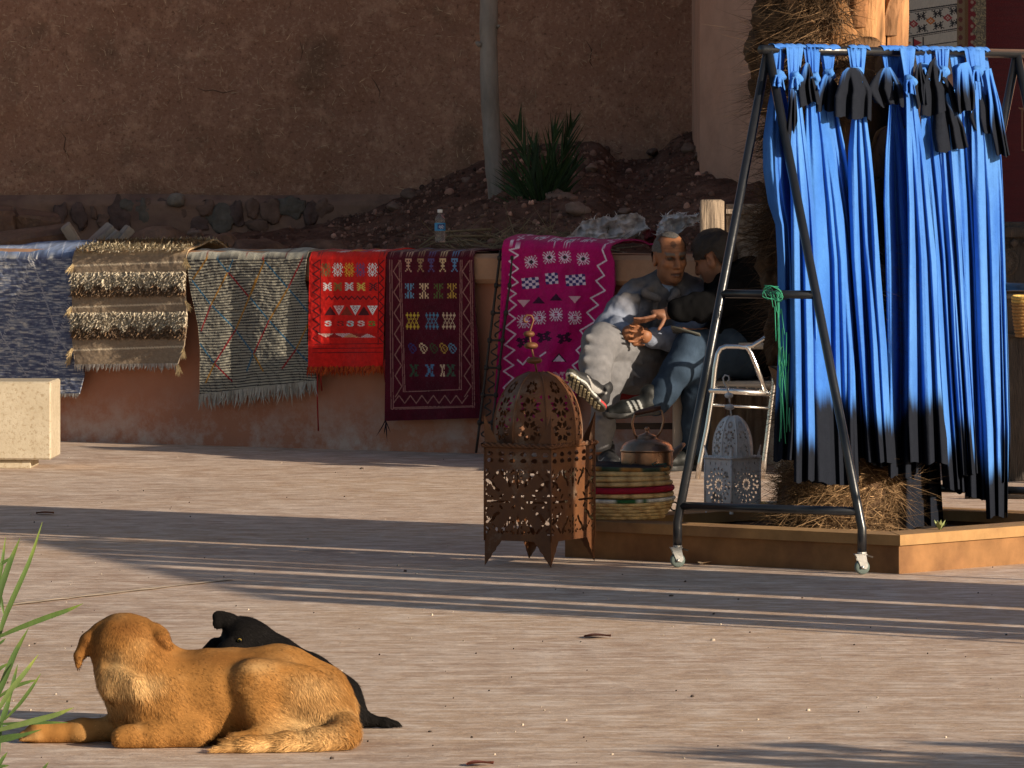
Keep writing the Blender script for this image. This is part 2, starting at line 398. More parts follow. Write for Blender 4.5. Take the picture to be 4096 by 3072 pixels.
# ---- low wall
WP = Plane((-2.33, 35.1), (-.154, 33.7)); wd = np.array([*WP.d, 0]); wn_ = np.array([*WP.n, 0]); W0 = np.array([-.154, 33.7, 0])
m, N, L, b = node_mat('low_wall_render'); tc = N.new('ShaderNodeTexCoord').outputs['Object']; sp = N.new('ShaderNodeSeparateXYZ'); L.new(tc, sp.inputs[0])
na = nz(N, L, tc, 2.2, 6).outputs[0]; nb = nz(N, L, tc, 14, 8, .7).outputs[0]
c = mixc(N, L, rng_(N, L, na, .35, .7), (.46, .20, .115), (.38, .155, .09))
c = mixc(N, L, mth(N, L, 'MULTIPLY', rng_(N, L, nb, .5, .75), .35), c, (.40, .22, .15))
low = mth(N, L, 'MULTIPLY', rng_(N, L, sp.outputs[2], .30, .03), rng_(N, L, nz(N, L, tc, 5, 9, .75).outputs[0], .44, .62))
c = mixc(N, L, mth(N, L, 'MULTIPLY', low, .75), c, (.55, .46, .40))
L.new(c, b.inputs['Base Color']); b.inputs['Roughness'].default_value = .9; bumpn(N, L, nb, b, .5, .008); MAT_WALL = m
MAT_COPE = M('coping_render', (.47, .27, .16), var=.22, vs_=6, bump=.5, bs=25, bd=.008, tint=(.36, .19, .11), tscale=2.2)
wl = thing('low_wall', W0, 'long low terracotta rendered wall with a projecting coping, hung with rugs', 'wall')
def wallbox(name, t0, t1, o0, o1, z0, z1, mat, parent, bev=.02):
    cx = (t0+t1)/2; co = (o0+o1)/2
    rot = np.stack([wd, wn_, np.array([0, 0, 1.])], 1)
    return autosmooth(MB().box(W0+wd*cx+wn_*co+np.array([0, 0, (z0+z1)/2]), (t1-t0, o1-o0, z1-z0), rot, bev=bev).build(name, mat, parent, useCol=False))
wallbox('wall_body', -5.2, 1.75, -.48, 0, -.02, .86, MAT_WALL, wl, .006)
wallbox('coping', -5.25, 1.80, -.55, .055, .845, .992, MAT_COPE, wl, .022)
# ---- mud wall with rubble plinth
MP = Plane((-6.0, 38.4), (2.0, 37.75)); md = np.array([*MP.d, 0]); mn = np.array([*MP.n, 0])
m, N, L, b = node_mat('mud_and_straw'); tc = N.new('ShaderNodeTexCoord').outputs['Object']
na = nz(N, L, tc, .7, 5).outputs[0]; nb = nz(N, L, tc, 9, 8, .7).outputs[0]; nc = nz(N, L, tc, 45, 5, .7).outputs[0]; nd = nz(N, L, tc, 3.1, 6, .6).outputs[0]
c = mixc(N, L, rng_(N, L, na, .38, .62), (.455, .242, .160), (.38, .197, .128))
c = mixc(N, L, mth(N, L, 'MULTIPLY', rng_(N, L, nb, .5, .66), .7), c, (.62, .36, .235))
c = mixc(N, L, mth(N, L, 'MULTIPLY', rng_(N, L, nd, .46, .30), .8), c, (.22, .13, .085))
c = mixc(N, L, mth(N, L, 'MULTIPLY', rng_(N, L, nc, .55, .68), .6), c, (.70, .48, .32))
c = mixc(N, L, mth(N, L, 'MULTIPLY', rng_(N, L, nc, .44, .32), .75), c, (.16, .08, .05))
L.new(c, b.inputs['Base Color']); b.inputs['Roughness'].default_value = .95; b.inputs['Specular IOR Level'].default_value = .1
bumpn(N, L, mth(N, L, 'ADD', nb, mth(N, L, 'MULTIPLY', nc, .6)), b, .9, .02); MAT_MUD = m
nx, nzv = 260, 120; tt = np.linspace(0, 8.0, nx); zz = np.linspace(.5, 6.0, nzv)
T, Zg = np.meshgrid(tt, zz, indexing='ij'); base = np.array([-6.0, 38.4, 0])+T[..., None]*md; base[..., 2] = Zg
dsp = .035*fbm(base*np.array([1.1, 1.1, 1.1]), 3, 3)+.012*fbm(base*7, 3, 9)
V = base+mn*dsp[..., None]
mw = thing('mud_wall', np.array([-2, 38.1, .5]), 'tall brown mud and straw wall behind the low rug wall', 'wall')
mesh('wall_face', V.reshape(-1, 3), gridf(nx, nzv), MAT_MUD, mw)
MB().box(np.array([-6, 38.4, 3.2])+md*4-mn*.35, (8.0, .5, 5.6), np.stack([md, mn, [0, 0, 1]], 1)).build('wall_core', MAT_MUD, mw, False, False)
# straw flecks in the plaster
n = 4200; t = rng.uniform(0, 8, n); z = rng.uniform(1.0, 4.0, n); p = np.array([-6., 38.4, 0])+t[:, None]*md; p[:, 2] = z
p += mn*(.035*fbm(p*1.1, 3, 3)+.012*fbm(p*7, 3, 9)+.010)[:, None]
a = rng.uniform(0, np.pi, n); dv = np.cos(a)[:, None]*md+np.sin(a)[:, None]*np.array([0, 0, 1.])+mn*.15
cc = np.array([.66, .47, .30])*rng.uniform(.55, 1.3, (n, 1))
Vs, Fs, C = strands(p, dv, rng.uniform(.015, .06, n), rng.uniform(.002, .0045, n), np.tile(mn, (n, 1)), 2, rng.normal(0, .008, (n, 3)), cc)
MAT_STRAW = M('straw', attr=True, var=.2, bump=0, rough=.8)
tag(mesh('straw_flecks', Vs, Fs, MAT_STRAW, mw, C), kind='stuff')
MAT_CRACK = M('crack', (.12, .068, .045), var=0, bump=0)
for (pts_) in ([(198, 88), (206, 91), (214, 90), (224, 93), (236, 90)], [(372, 78), (376, 84), (380, 92), (379, 99)], [(60, 130), (66, 138), (64, 149), (70, 158)], [(300, 40), (303, 52), (300, 63)], [(586, 40), (592, 50), (590, 62), (597, 74)]):
    n_p = []
    for (x, y) in pts_:
        p_ = MP.pt(x, y, 0.); n_p.append(p_+mn*(.035*fbm(p_[None]*1.1, 3, 3)[0]+.012*fbm(p_[None]*7, 3, 9)[0]))
    MB().tube(n_p, [.001]+[.003]*(len(n_p)-2)+[.001], 5).build('crack', MAT_CRACK, mw, useCol=False)
# plinth: mortar sheet proud of the wall with bare stones showing through smeared mortar
MAT_MORT = M('smeared_mortar', (.31, .18, .125), var=.5, vs_=5, bump=.8, bs=14, bd=.02, tint=(.16, .09, .068), tscale=5, tlo=.46, thi=.62)
nx, nq = 200, 30; T, Q = np.meshgrid(np.linspace(0, 7.2, nx), np.linspace(0, 1, nq), indexing='ij')
top = 1.245+.012*n1(tt[:1]*0+0, 1)+.018*n1(T*1.7, 4)+.03*(T-2.2)*.1
Zg = .6+(top-.6)*Q; base = np.array([-6.0, 38.4, 0])+T[..., None]*md; base[..., 2] = Zg
dsp = .085+.02*fbm(base*3, 3, 12)-.06*np.clip((Q-.93)/.07, 0, 1)
mesh('plinth', (base+mn*dsp[..., None]).reshape(-1, 3), gridf(nx, nq), MAT_MORT, mw)
MAT_STONE = M('plinth_stone', attr=True, var=.45, vs_=12, bump=.8, bs=30, bd=.012)
def blob_mesh(seed, n=10, rough=.25):
    th, ph = np.meshgrid(np.linspace(0, 2*np.pi, n, endpoint=False), np.linspace(.12, np.pi-.12, n//2+2), indexing='ij')
    p = np.stack([np.sin(ph)*np.cos(th), np.sin(ph)*np.sin(th), np.cos(ph)], -1)
    r = 1+rough*fbm(p*1.6, 3, seed); return (p*r[..., None]).reshape(-1, 3), gridf(n, n//2+2, True)
def stone(name, c, size, rot, mat, parent, colr, seed, n=14, rough=.3):
    V, Fs = blob_mesh(seed, n, rough); return mesh(name, (V*np.array(size))@np.array(rot).T+np.array(c), Fs, mat, parent, np.array(colr))
for i, (x, y, w, h, g) in enumerate([(33, 213, 6, 18, 0), (43, 217, 7, 24, 0), (65, 217, 10, 27, 0), (51, 212, 3, 12, 1), (64, 214, 0, 0, 0), (78, 210, 9, 20, 2), (82, 213, 5, 10, 2), (70, 205, 8, 10, 2), (80, 203, 4, 8, 1),
        (89, 211, 8, 18, 0), (94, 216, 9, 22, 0), (99, 213, 6, 15, 1), (112, 210, 10, 14, 1), (120, 220, 12, 20, 2), (129, 213, 7, 20, 0), (137, 209, 6, 16, 1), (147, 213, 9, 24, 1), (158, 207, 12, 18, 2), (168, 214, 6, 20, 0), (176, 207, 8, 14, 1), (27, 222, 5, 10, 0), (56, 222, 6, 10, 1), (108, 225, 10, 12, 0), (140, 226, 12, 12, 1)]):
    if w == 0: continue
    x *= 1.84; c = MP.pt(x, y, .085); s_ = FP/c[1]; k = {0: (.135, .082, .068), 1: (.20, .115, .083), 2: (.15, .122, .098)}[g]
    stone('stone', c, (w*1.84/2/s_*1.15, .010, h/2/s_*1.15), np.stack([md, mn, [0, 0, 1]], 1)@euler(0, rng.normal(0, .12), 0), MAT_STONE, mw, np.array(k), i*3+1, 18, .5)
c = MP.pt(176, 200, .1); stone('stone', c, (.055, .05, .04), np.eye(3), MAT_STONE, mw, (.3, .24, .19), 91, 14, .15)
# ---- earth bank between the two walls
def ztop(px):
    return np.interp(px, [-60, 150, 300, 360, 398, 440, 484, 506, 542, 585, 600, 617, 654, 671, 701, 780], [.985, .99, 1.06, 1.14, 1.22, 1.34, 1.43, 1.49, 1.52, 1.54, 1.535, 1.435, 1.46, 1.54, 1.60, 1.66])
nx, nq = 320, 70; PX, Q = np.meshgrid(np.linspace(-80, 800, nx), np.linspace(0, 1, nq), indexing='ij')
fa = WP.pt(PX, 300, -.50); fb = MP.pt(PX, 300, .05)
zt = ztop(PX); prof = Q**np.interp(PX, [0, 380, 520, 700], [1.0, 1.1, .75, .8])
Bk = fa*(1-Q[..., None])+fb*Q[..., None]; Bk[..., 2] = .93+(zt-.93)*prof
Bk[..., 2] += .035*fbm(Bk*3.0, 3, 21)*np.sin(np.pi*np.clip(Q, .0, .9))+.022*fbm(Bk*11, 3, 22)
MAT_SOIL = M('red_brown_earth', (.125, .066, .047), var=.55, vs_=6, bump=1.0, bs=28, bd=.03, tint=(.185, .10, .07), tscale=5, rough=.95, spec=.1)
tag(mesh('earth_bank', Bk.reshape(-1, 3), gridf(nx, nq), MAT_SOIL), kind='structure')
def bank_at(px, q):
    i = np.clip(((np.asarray(px)+80)/880*(nx-1)).astype(int), 0, nx-1); j = np.clip((np.asarray(q)*(nq-1)).astype(int), 0, nq-1); return Bk[i, j]
def bank_hit(x, y, back=0.0):
    i = int(np.clip((x+80)/880*(len(Bk)-1), 0, len(Bk)-1)); c_ = Bk[i]; py_ = HZ+(H-c_[:, 2])/c_[:, 1]*FP; j = int(np.argmin(np.abs(py_-y)+np.arange(Bk.shape[1])*.01)); return P(x, y, c_[j, 1]-back)
# gravel on the bank
MAT_GRAV = M('bank_gravel', attr=True, var=.3, vs_=20, bump=.5, bs=60)
Vb, Fb = blob_mesh(5, 7, .35); n = 3200; px = rng.uniform(330, 715, n)
px[:300] = rng.uniform(150, 420, 300); q = rng.uniform(.05, 1, n); c = bank_at(px, q); sz = rng.lognormal(-4.9, .5, n); sz = np.clip(sz, .003, .026)
Vs = (Vb[None]*sz[:, None, None]*rng.uniform(.6, 1.2, (n, 1, 3)))+c[:, None]+[0, 0, .004]
cc = np.array([.19, .10, .07])*rng.lognormal(0, .45, (n, 1))
tag(mesh('bank_gravel', Vs.reshape(-1, 3), (Fb[None]+(np.arange(n)*len(Vb))[:, None, None]).reshape(-1, 4), MAT_GRAV, None, np.repeat(cc, len(Vb), 0)), 'loose gravel and crumbled earth strewn over the bank', 'gravel', kind='stuff')
# ---- rendered building on the right; its facade carries carpets and shades what lies behind
MAT_PINK = M('pink_brown_render', (.62, .375, .265), var=.2, vs_=3.2, bump=.45, bs=16, bd=.01, tint=(.58, .33, .225), tscale=1.3, rough=.9)
bA = np.array([1.0, 36.2]); bB = np.array([2.92, 31.2]); BP = Plane(bA, bB); bd_ = np.array([*BP.d, 0])
bn = np.array([BP.n[0], BP.n[1], 0])
if bn[0] > 0: bn = -bn
bl = thing('rendered_building', (2.2, 33, 0), 'pink brown rendered building wall behind the palm, hung with carpets', 'building')
ring = np.array([bA, bB, bB+[5, 1.7], [9.5, 36], [9.5, 41], [1.0, 41]])
def prism(ring, z0, z1):
    n = len(ring); V = np.concatenate([np.c_[ring, np.full(n, z0)], np.c_[ring, np.full(n, z1)]]); return V, [tuple(range(n))[::-1], tuple(range(n, 2*n))]+[(i, (i+1) % n, n+(i+1) % n, n+i) for i in range(n)]
mesh('wall', *prism(ring, 0, 5.4), MAT_PINK, bl, smooth=False)
cen = ring.mean(0); mesh('parapet', *prism(cen+(ring-cen)*1.02, 5.4, 5.65), MAT_PINK, bl, smooth=False)
# ---- square planter round the palm
pA = np.array([.198, 25.42]); pB = np.array([1.39, 24.43]); pe = pB-pA; pp = np.array([-pe[1], pe[0]]); pC = pB+pp; pD = pA+pp; pcen = (pA+pC)/2
sq = np.array([pA, pB, pC, pD])
MAT_PLW = M('planter_render', (.25, .125, .05), var=.3, vs_=7, bump=.5, bs=22, bd=.008, tint=(.17, .08, .035), tscale=4)
MAT_PLC = M('planter_coping', (.34, .195, .08), var=.25, vs_=9, bump=.5, bs=30, bd=.006, tint=(.24, .13, .06), tscale=3)
def sqring(o, i, z0, z1):
    a = pcen+(sq-pcen)*(1+o); c = pcen+(sq-pcen)*(1-i); V = [];
    for r_ in (a, c):
        for z in (z0, z1): V += [[*p, z] for p in r_]
    Fs = []
    for k in range(4):
        j = (k+1) % 4; Fs += [(k, j, 4+j, 4+k), (8+j, 8+k, 12+k, 12+j), (4+k, 4+j, 12+j, 12+k), (8+k, 8+j, j, k)]
    return V, Fs
pl = thing('planter', (*pcen, 0), 'square low ochre rendered planter with coping around the palm', 'planter')
mesh('planter_wall', *sqring(0, .15, 0, .101), MAT_PLW, pl, smooth=False)
for k in range(4):                                              # four coping slabs, one a side, mitred
    o = pcen+(sq-pcen)*1.018; i = pcen+(sq-pcen)*.80; j = (k+1) % 4; g = .0015
    q = np.array([o[k], o[j], i[j], i[k]]); e = unit(np.r_[o[j]-o[k], 0])[:2]; q = q+np.array([e, -e, -e, e])*g
    mesh('coping_slab', *prism(q, .1025, .140+.001*k), MAT_PLC, pl, smooth=False)
nx = 40; U, W = np.meshgrid(np.linspace(-.82, .82, nx), np.linspace(-.82, .82, nx), indexing='ij')
so = pcen+U[..., None]*pe/2+W[..., None]*pp/2; so = np.concatenate([so, np.full((nx, nx, 1), .085)], -1); so[..., 2] += .02*fbm(so*6, 3, 31)
MAT_BED = M('dark_planter_soil', (.05, .033, .025), var=.5, vs_=20, bump=1, bs=40, bd=.02, rough=1)
mesh('soil', so.reshape(-1, 3), gridf(nx, nx), MAT_BED, pl)
# ================================================================ rugs over the low wall
MAT_RUG = M('woven_wool', attr=True, var=.16, vs_=60, bump=.9, bs=260, bd=.004, rough=.95, spec=.08, sheen=.15)
def edge(poly, t):
    p = np.array(poly, float); d = np.r_[0, np.cumsum(np.hypot(*np.diff(p, axis=0).T))]; d /= d[-1]
    return np.interp(t, d, p[:, 0]), np.interp(t, d, p[:, 1])
def rug_surface(left, right, ras, nu, nv, folds, off=.075, back=.46, hump=.0, seed=0, topcol=None, bow=0.0, thick=.0):
    """hang: left/right edge polylines (pixels, top edge to hem) on the plane of the coping front; then back over the wall top"""
    nb = 26; tv = np.linspace(0, 1, nv); lx, ly = edge(left, tv); rx, ry = edge(right, tv); u = np.linspace(0, 1, nu)
    PX = lx[None]*(1-u[:, None])+rx[None]*u[:, None]; PY = ly[None]*(1-u[:, None])+ry[None]*u[:, None]
    PY = PY+bow*np.sin(np.pi*u)[:, None]*tv[None]
    U = np.broadcast_to(u[:, None], PX.shape); Vv = np.broadcast_to(tv[None], PX.shape)
    dn = folds(U, Vv)*np.clip(Vv*5, 0.12, 1)+.002*fbm(np.stack([PX*.25, PY*.25, PX*0], -1), 2, seed)
    dn = dn-.035*np.clip((Vv-.32)/.25, 0, 1)*0
    hang = WP.pt(PX, PY, off+dn)
    # rounded shoulder and top
    s = np.linspace(0, 1, nb)[1:]; top0 = hang[:, 0]; Vt = []
    lift = hump*np.sin(np.pi*np.clip(s*1.15, 0, 1))
    for k, q in enumerate(s):
        dep = back*q; ro = .03; a = min(1, dep/ro); zz_ = ro*math.sqrt(max(0, 1-(1-a)**2)) if dep < ro else ro
        w = .5+.5*n1(u*3.1+q*2, seed+3)
        Vt.append(top0-wn_*dep+np.array([0, 0, 1.])*(zz_+lift[k]*(.4+w)[:, None]+(.006*n1(u*9+q*5, seed+8)[:, None])))
    Vt = np.stack(Vt, 1)[:, ::-1]
    Vall = np.concatenate([Vt, hang], 1)
    C = ras.get(PX, PY)
    if topcol is None:
        pyt = PY[:, :1]+((1-s[::-1])*0+s[::-1])[None]*back*200*.8; pyt = np.clip(pyt, None, PY.max()); Ct = ras.get(np.broadcast_to(PX[:, :1], pyt.shape), pyt)
    else: Ct = topcol(np.broadcast_to(u[:, None], (nu, nb-1)), np.broadcast_to(s[::-1][None], (nu, nb-1)))
    Call = np.concatenate([Ct, C], 1); nvv = nv+nb-1
    Fs = gridf(nu, nvv)
    # back layer a few millimetres behind, stitched at the border, so that the rug has thickness
    N_ = vnorm(Vall.reshape(-1, 3), Fs); 
    if (N_.reshape(nu, nvv, 3)[nu//2, -1]@wn_) < 0: N_ = -N_
    V1 = Vall.reshape(-1, 3); V2 = V1-N_*.008; n = len(V1)
    Call = np.clip(Call*GAIN, 0, .85)
    def bord():
        a = [i*nvv for i in range(nu)]; b_ = [(nu-1)*nvv+j for j in range(nvv)]; c_ = [i*nvv+nvv-1 for i in range(nu)][::-1]; d = [j for j in range(nvv)][::-1]
        return a+b_[1:]+c_[1:]+d[1:]
    bb = bord(); Fb_ = np.array([[bb[i], bb[i+1], bb[i+1]+n, bb[i]+n] for i in range(len(bb)-1)])
    Fs_all = np.concatenate([Fs, Fs[:, ::-1]+n, Fb_])
    return np.concatenate([V1, V2]), Fs_all, np.concatenate([Call.reshape(-1, 3)]*2), hang, (PX, PY)
def fringe(hang, parent, n, ln, wd_, c0, seed, curl=.006, name='fringe', jit=.3):
    nu = hang.shape[0]; i = np.clip((np.linspace(.002, .998, n)+rng.normal(0, .15/n, n))*(nu-1), 0, nu-1); i0 = np.floor(i).astype(int); i1 = np.minimum(i0+1, nu-1); f = (i-i0)[:, None]
    root = hang[i0, -1]*(1-f)+hang[i1, -1]*f+wn_*.002
    d = np.tile(np.array([0, 0, -1.]), (n, 1))+rng.normal(0, .09, (n, 3)); d /= np.linalg.norm(d, axis=1)[:, None]
    cc = np.array(c0)*rng.uniform(.65, 1.2, (n, 1))
    Vs, Fs, C = strands(root+[0, 0, .004], d, ln*rng.uniform(1-jit, 1+jit, n), wd_*rng.uniform(.7, 1.3, n), np.tile(wn_, (n, 1)), 3, rng.normal(0, curl, (n, 3)), cc, 4.0)
    tag(mesh(name, Vs, Fs, MAT_RUG, parent, C), kind='stuff')
def tassel(p, parent, c0, ln=.05, n=26, d0=(0, 0, -1.), name='tassel'):
    d = np.array(d0)+rng.normal(0, .18, (n, 3)); d /= np.linalg.norm(d, axis=1)[:, None]
    cc = np.array(c0)*rng.uniform(.7, 1.2, (n, 1))
    Vs, Fs, C = strands(np.array(p)+rng.normal(0, .003, (n, 3)), d, ln*rng.uniform(.6, 1.1, n), .006, np.tile(wn_, (n, 1)), 3, rng.normal(0, .008, (n, 3)), cc, 4.0)
    mesh(name, Vs, Fs, MAT_RUG, parent, C)
def rug(name, label, loc_px, **k):
    o = thing(name, WP.pt(loc_px[0], loc_px[1], .07), label, 'rug', 'rugs hung over the low wall'); return o
Z1 = lambda x, y: (x*.1582, 212.5+y*.1582)
Z2 = lambda x, y: (250+x*.1432, 225+y*.1432)
Z3 = lambda x, y: (462.5+x*.1507, 225+y*.1507)
GAIN = 2.0
# ---- 1 blue
ra = Ras(-60, 240, 92, 400, 6, srgb(70, 77, 96)); 
nn = vnoise(np.stack([ra.X*.16, ra.Y*1.1, ra.X*0], -1), 3)+.6*vnoise(np.stack([ra.X*.35, ra.Y*2.2, ra.X*0], -1), 5)
ra.fill(nn > .18, srgb(104, 108, 118)); ra.fill(nn < -.35, srgb(54, 60, 82)); ra.fill(nn > .62, srgb(136, 136, 136))
for pts in ([(30, 263), (3, 338), (28, 378)], [(33, 262), (58, 338), (44, 372)], [(30, 263), (24, 247)], [(58, 338), (70, 300)], [(58, 338), (72, 358)], [(3, 338), (-30, 268)], [(3, 338), (-28, 396)], [(31, 264), (44, 247)]):
    (ax, ay) = pts[0]
    for (bx, by) in pts[1:]:
        L_ = math.hypot(bx-ax, by-ay); k_ = int(L_/2.6)
        for q in range(k_):
            x = ax+(bx-ax)*q/k_; y = ay+(by-ay)*q/k_; ra.line([(x-.7, y-.8), (x+.7, y+.8)], 1.0, srgb(180, 182, 186) if y < 268 else srgb(112, 114, 122))
        ax, ay = bx, by
o = rug('wool_rug', 'slate blue flecked rug with faint diamond lines, farthest left on the wall', (40, 394))
V, Fs, C, hang, _ = rug_surface([(-45, 258), (-45, 330), (-44, 396)], [(84, 258), (83, 300), (82, 350), (84, 375), (79, 394)], ra, 190, 170,
    lambda u, v: .004*np.sin(u*9+v)+.004*n1(u*5, 2), off=.072, hump=.045, seed=1, topcol=lambda u, s: np.where((np.abs((u*9+s*3) % 1-.5) < .025)[..., None], srgb(150, 156, 166), np.array(srgb(86, 102, 132))*(.85+.35*fbm(np.stack([u*40, s*9, u], -1), 2, 4))[..., None]))  # wall-top fold coloured lighter and bluer, standing in for sky light
mesh('rug_cloth', V, Fs, MAT_RUG, o, C); fringe(hang, o, 150, .022, .006, srgb(165, 160, 152), 1)
for x, y in ((69, 318), (68, 366)): tassel(WP.pt(x+3, y-9, .085), o, srgb(190, 165, 125), .05, d0=(-.5, 0, -1))
GAIN = 1.3
# ---- 2 beige shag
ra = Ras(60, 240, 200, 372, 6, srgb(128, 112, 94)); nn = vnoise(np.stack([ra.X*.5, ra.Y*2.4, ra.X*0], -1), 13); ra.a *= (1+.13*nn)[..., None]
for y0 in (266, 307.5, 350.5):
    for q in range(42):
        x = 73+q*2.65; y = y0-4*(x-73)/110; ra.line([(x-.8, y-.5), (x+.8, y+.1)], 1.5, srgb(186, 170, 146))
o = rug('shag_rug', 'beige rug with two thick shaggy bands, braided rows and corner tassels', (128, 366))
Lb = [(72.5, 257.5), (72, 300), (72, 340), (75, 365)]; Rb = [(186, 256), (185, 290), (187, 318), (184, 345), (177.5, 364)]
fold2 = lambda u, v: .012+.010*np.sin(u*6+1)*(.3+v)+.008*n1(u*4+v, 6)
V, Fs, C, hang, (PXb, PYb) = rug_surface(Lb, Rb, ra, 150, 150, fold2, off=.082, hump=.05, seed=2, back=.44, topcol=lambda u, s: np.tile(np.array(srgb(165, 140, 108)), u.shape+(1,)))
mesh('rug_cloth', V, Fs, MAT_RUG, o, C); fringe(hang, o, 85, .035, .008, srgb(168, 158, 148), 2)
def shag(y0, y1, n, zig, light_c=srgb(206, 192, 168), dark_c=srgb(128, 102, 78)):
    u = rng.uniform(0, 1, n); q = rng.uniform(0, 1, n); j = np.argmin(np.abs(PYb[75]-y0)); j1 = np.argmin(np.abs(PYb[75]-y1))
    ii = np.clip((u*149).astype(int), 0, 149); jj = np.clip((j+(j1-j)*q+rng.uniform(0, 1, n)*0).astype(int), 0, 149)
    root = hang[ii, jj]+rng.normal(0, .003, (n, 3)); d = wn_*.8+np.array([0, 0, -.75])+rng.normal(0, .45, (n, 3)); d /= np.linalg.norm(d, axis=1)[:, None]
    z = .45+.3*np.abs((u*zig) % 1*2-1); lt = (q < z)[:, None]
    cc = np.where(lt, np.array(light_c), np.array(dark_c))*rng.uniform(.6, 1.2, (n, 1))
    Vs, Fs, C = strands(root, d, rng.uniform(.008, .017, n), rng.uniform(.007, .011, n), np.tile(np.array([.3, .3, 1.]), (n, 1)), 3, np.c_[rng.normal(0, .008, n), rng.normal(0, .008, n), rng.uniform(-.014, -.003, n)], cc, 4.0)
    tag(mesh('shag_band', Vs, Fs, MAT_RUG, o, C), kind='stuff')
shag(273, 294.5, 7000, 6); shag(312.5, 337, 7400, 6.5)
# shag roll on the wall top
n = 6500; u = rng.uniform(0, 1, n); q = rng.uniform(-.01, .38, n); a0 = WP.pt(75, 257, .082); a1 = WP.pt(186, 255.5, .082)
root = a0*(1-u[:, None])+a1*u[:, None]-wn_*q[:, None]; root[:, 2] += .03+.045*np.sin(np.pi*np.clip(q/.40, 0, 1))
d = np.array([0, 0, .5])+wn_*.7+rng.normal(0, .5, (n, 3)); d /= np.linalg.norm(d, axis=1)[:, None]
cc = np.where((np.sin(q*26+u*1.5) > .1)[:, None], np.array(srgb(200, 184, 154)), np.array(srgb(138, 110, 80)))*rng.uniform(.6, 1.15, (n, 1))
Vs, Fs, C = strands(root, d, rng.uniform(.007, .016, n), .009, np.tile(np.array([.3, .3, 1.]), (n, 1)), 3, rng.normal(0, .008, (n, 3)), cc, 4.0)
tag(mesh('shag_band', Vs, Fs, MAT_RUG, o, C), kind='stuff')
for (x, y), dx in (((73, 265), -.7), ((72, 307), -.6), ((72.5, 349), -.5), ((185, 259), .2), ((186, 302), .4), ((183, 349), .1), ((178, 365), .1)):
    tassel(WP.pt(x, y, .1), o, srgb(212, 186, 140), .055, 30, (dx, 0, -.9))
GAIN = 1.15
# ---- 3 striped with coloured diamond lines
ra = Ras(180, 240, 325, 402, 7, srgb(150, 146, 132)); wob = .9*vnoise(np.stack([ra.X*.05, ra.Y*.05, ra.X*0], -1), 7)
ra.fill(((ra.Y+.05*(ra.X-190)+wob*2) % 2.75) < 1.25, srgb(48, 47, 50))
blu, red_, yel = srgb(52, 92, 118), srgb(130, 34, 40), srgb(150, 108, 44)
z1 = lambda *p: [Z1(x, y) for x, y in p]; z2 = lambda *p: [Z2(x, y) for x, y in p]
for pts, c in ((z1((1345, 240), (1365, 285)), red_), (z1((1365, 285), (1440, 375)), blu), (z1((1440, 375), (1575, 535)), red_), (z2((0, 505), (135, 670), (320, 870), (405, 955)), blu), (z2((60, 190), (98, 250)), red_),
        (z2((98, 250), (265, 440), (405, 605)), blu), (z1((1215, 430), (1330, 580), (1480, 730), (1600, 890), (1560, 1000)), blu), (z1((1265, 830), (1355, 955)), blu), (z1((1355, 955), (1465, 1065)), red_),
        (z1((1310, 285), (1220, 420)), yel), (z1((1440, 375), (1330, 590)), yel), (z1((1330, 590), (1270, 750)), red_), (z1((1618, 420), (1575, 535), (1490, 740)), yel), (z1((1490, 740), (1355, 955)), red_),
        (z1((1355, 955), (1300, 1075)), yel), (z2((98, 250), (8, 480)), yel), (z2((365, 235), (265, 440)), red_), (z2((265, 440), (130, 670)), yel), (z2((130, 670), (25, 900)), red_), (z2((25, 900), (90, 1020)), yel),
        (z2((405, 690), (320, 870)), yel), (z2((320, 870), (225, 1000)), red_), (z1((1470, 300), (1440, 375)), blu)):
    ra.line(pts, 1.5, c)
o = rug('striped_rug', 'grey and black striped rug crossed by thin blue, red and ochre diamond lines', (255, 395))
V, Fs, C, hang, _ = rug_surface([(186.7, 259), (190, 288), (198, 325), (200, 350), (199.5, 395)], [(306, 258.5), (304.4, 282), (308, 295), (307, 340), (316.5, 381)], ra, 250, 230,
    lambda u, v: .009*np.cos((u-.62)*11)*(.35+v)+.004*np.cos(u*23+v*2)*(.2+v)+.006*n1(u*5, 9), off=.085, hump=.025, seed=3, topcol=lambda u, s: np.where((np.abs(((u*3+s*.8) % 1)-.5) < .02)[..., None], srgb(120, 70, 64), np.array(srgb(168, 164, 150))*(.85+.25*fbm(np.stack([u*50, s*9, u], -1), 2, 4))[..., None]))
mesh('rug_cloth', V, Fs, MAT_RUG, o, C); fringe(hang, o, 150, .072, .009, srgb(172, 166, 154), 3, .012)
GAIN = 2.1
# ---- 4 red
ra = Ras(300, 240, 392, 375, 9, srgb(158, 24, 20)); dk = srgb(70, 18, 22)
nn = vnoise(np.stack([ra.X*.3, ra.Y*.3, ra.X*0], -1), 17); ra.a *= (1+.12*nn)[..., None]
zz1 = []; 
for q in range(19): zz1.append(Z2(438 if q % 2 else 484, 245+q*32))
ra.line(zz1, 1.3, dk); zz1 = []
for q in range(19): zz1.append(Z2(903 if q % 2 else 934, 245+q*32))
ra.line(zz1, 1.2, dk)
for x in (492, 898): ra.line(z2((x, 240), (x-4, 835)), .9, dk)
for y in (832, 862, 892): ra.line(z2((440, y), (925, y-4)), .9, srgb(96, 20, 22))
FLOWER = '..#..#..#../.#..###..#./..##.#.##../#.#.###.#.#/.##.#.#.##./..##...##../.##.#.#.##./#.#.###.#.#/..##.#.##../.#..###..#./..#..#..#..'
XX = '##...##/.##.##./#.###.#/.##.##./#.###.#/.##.##./##...##'
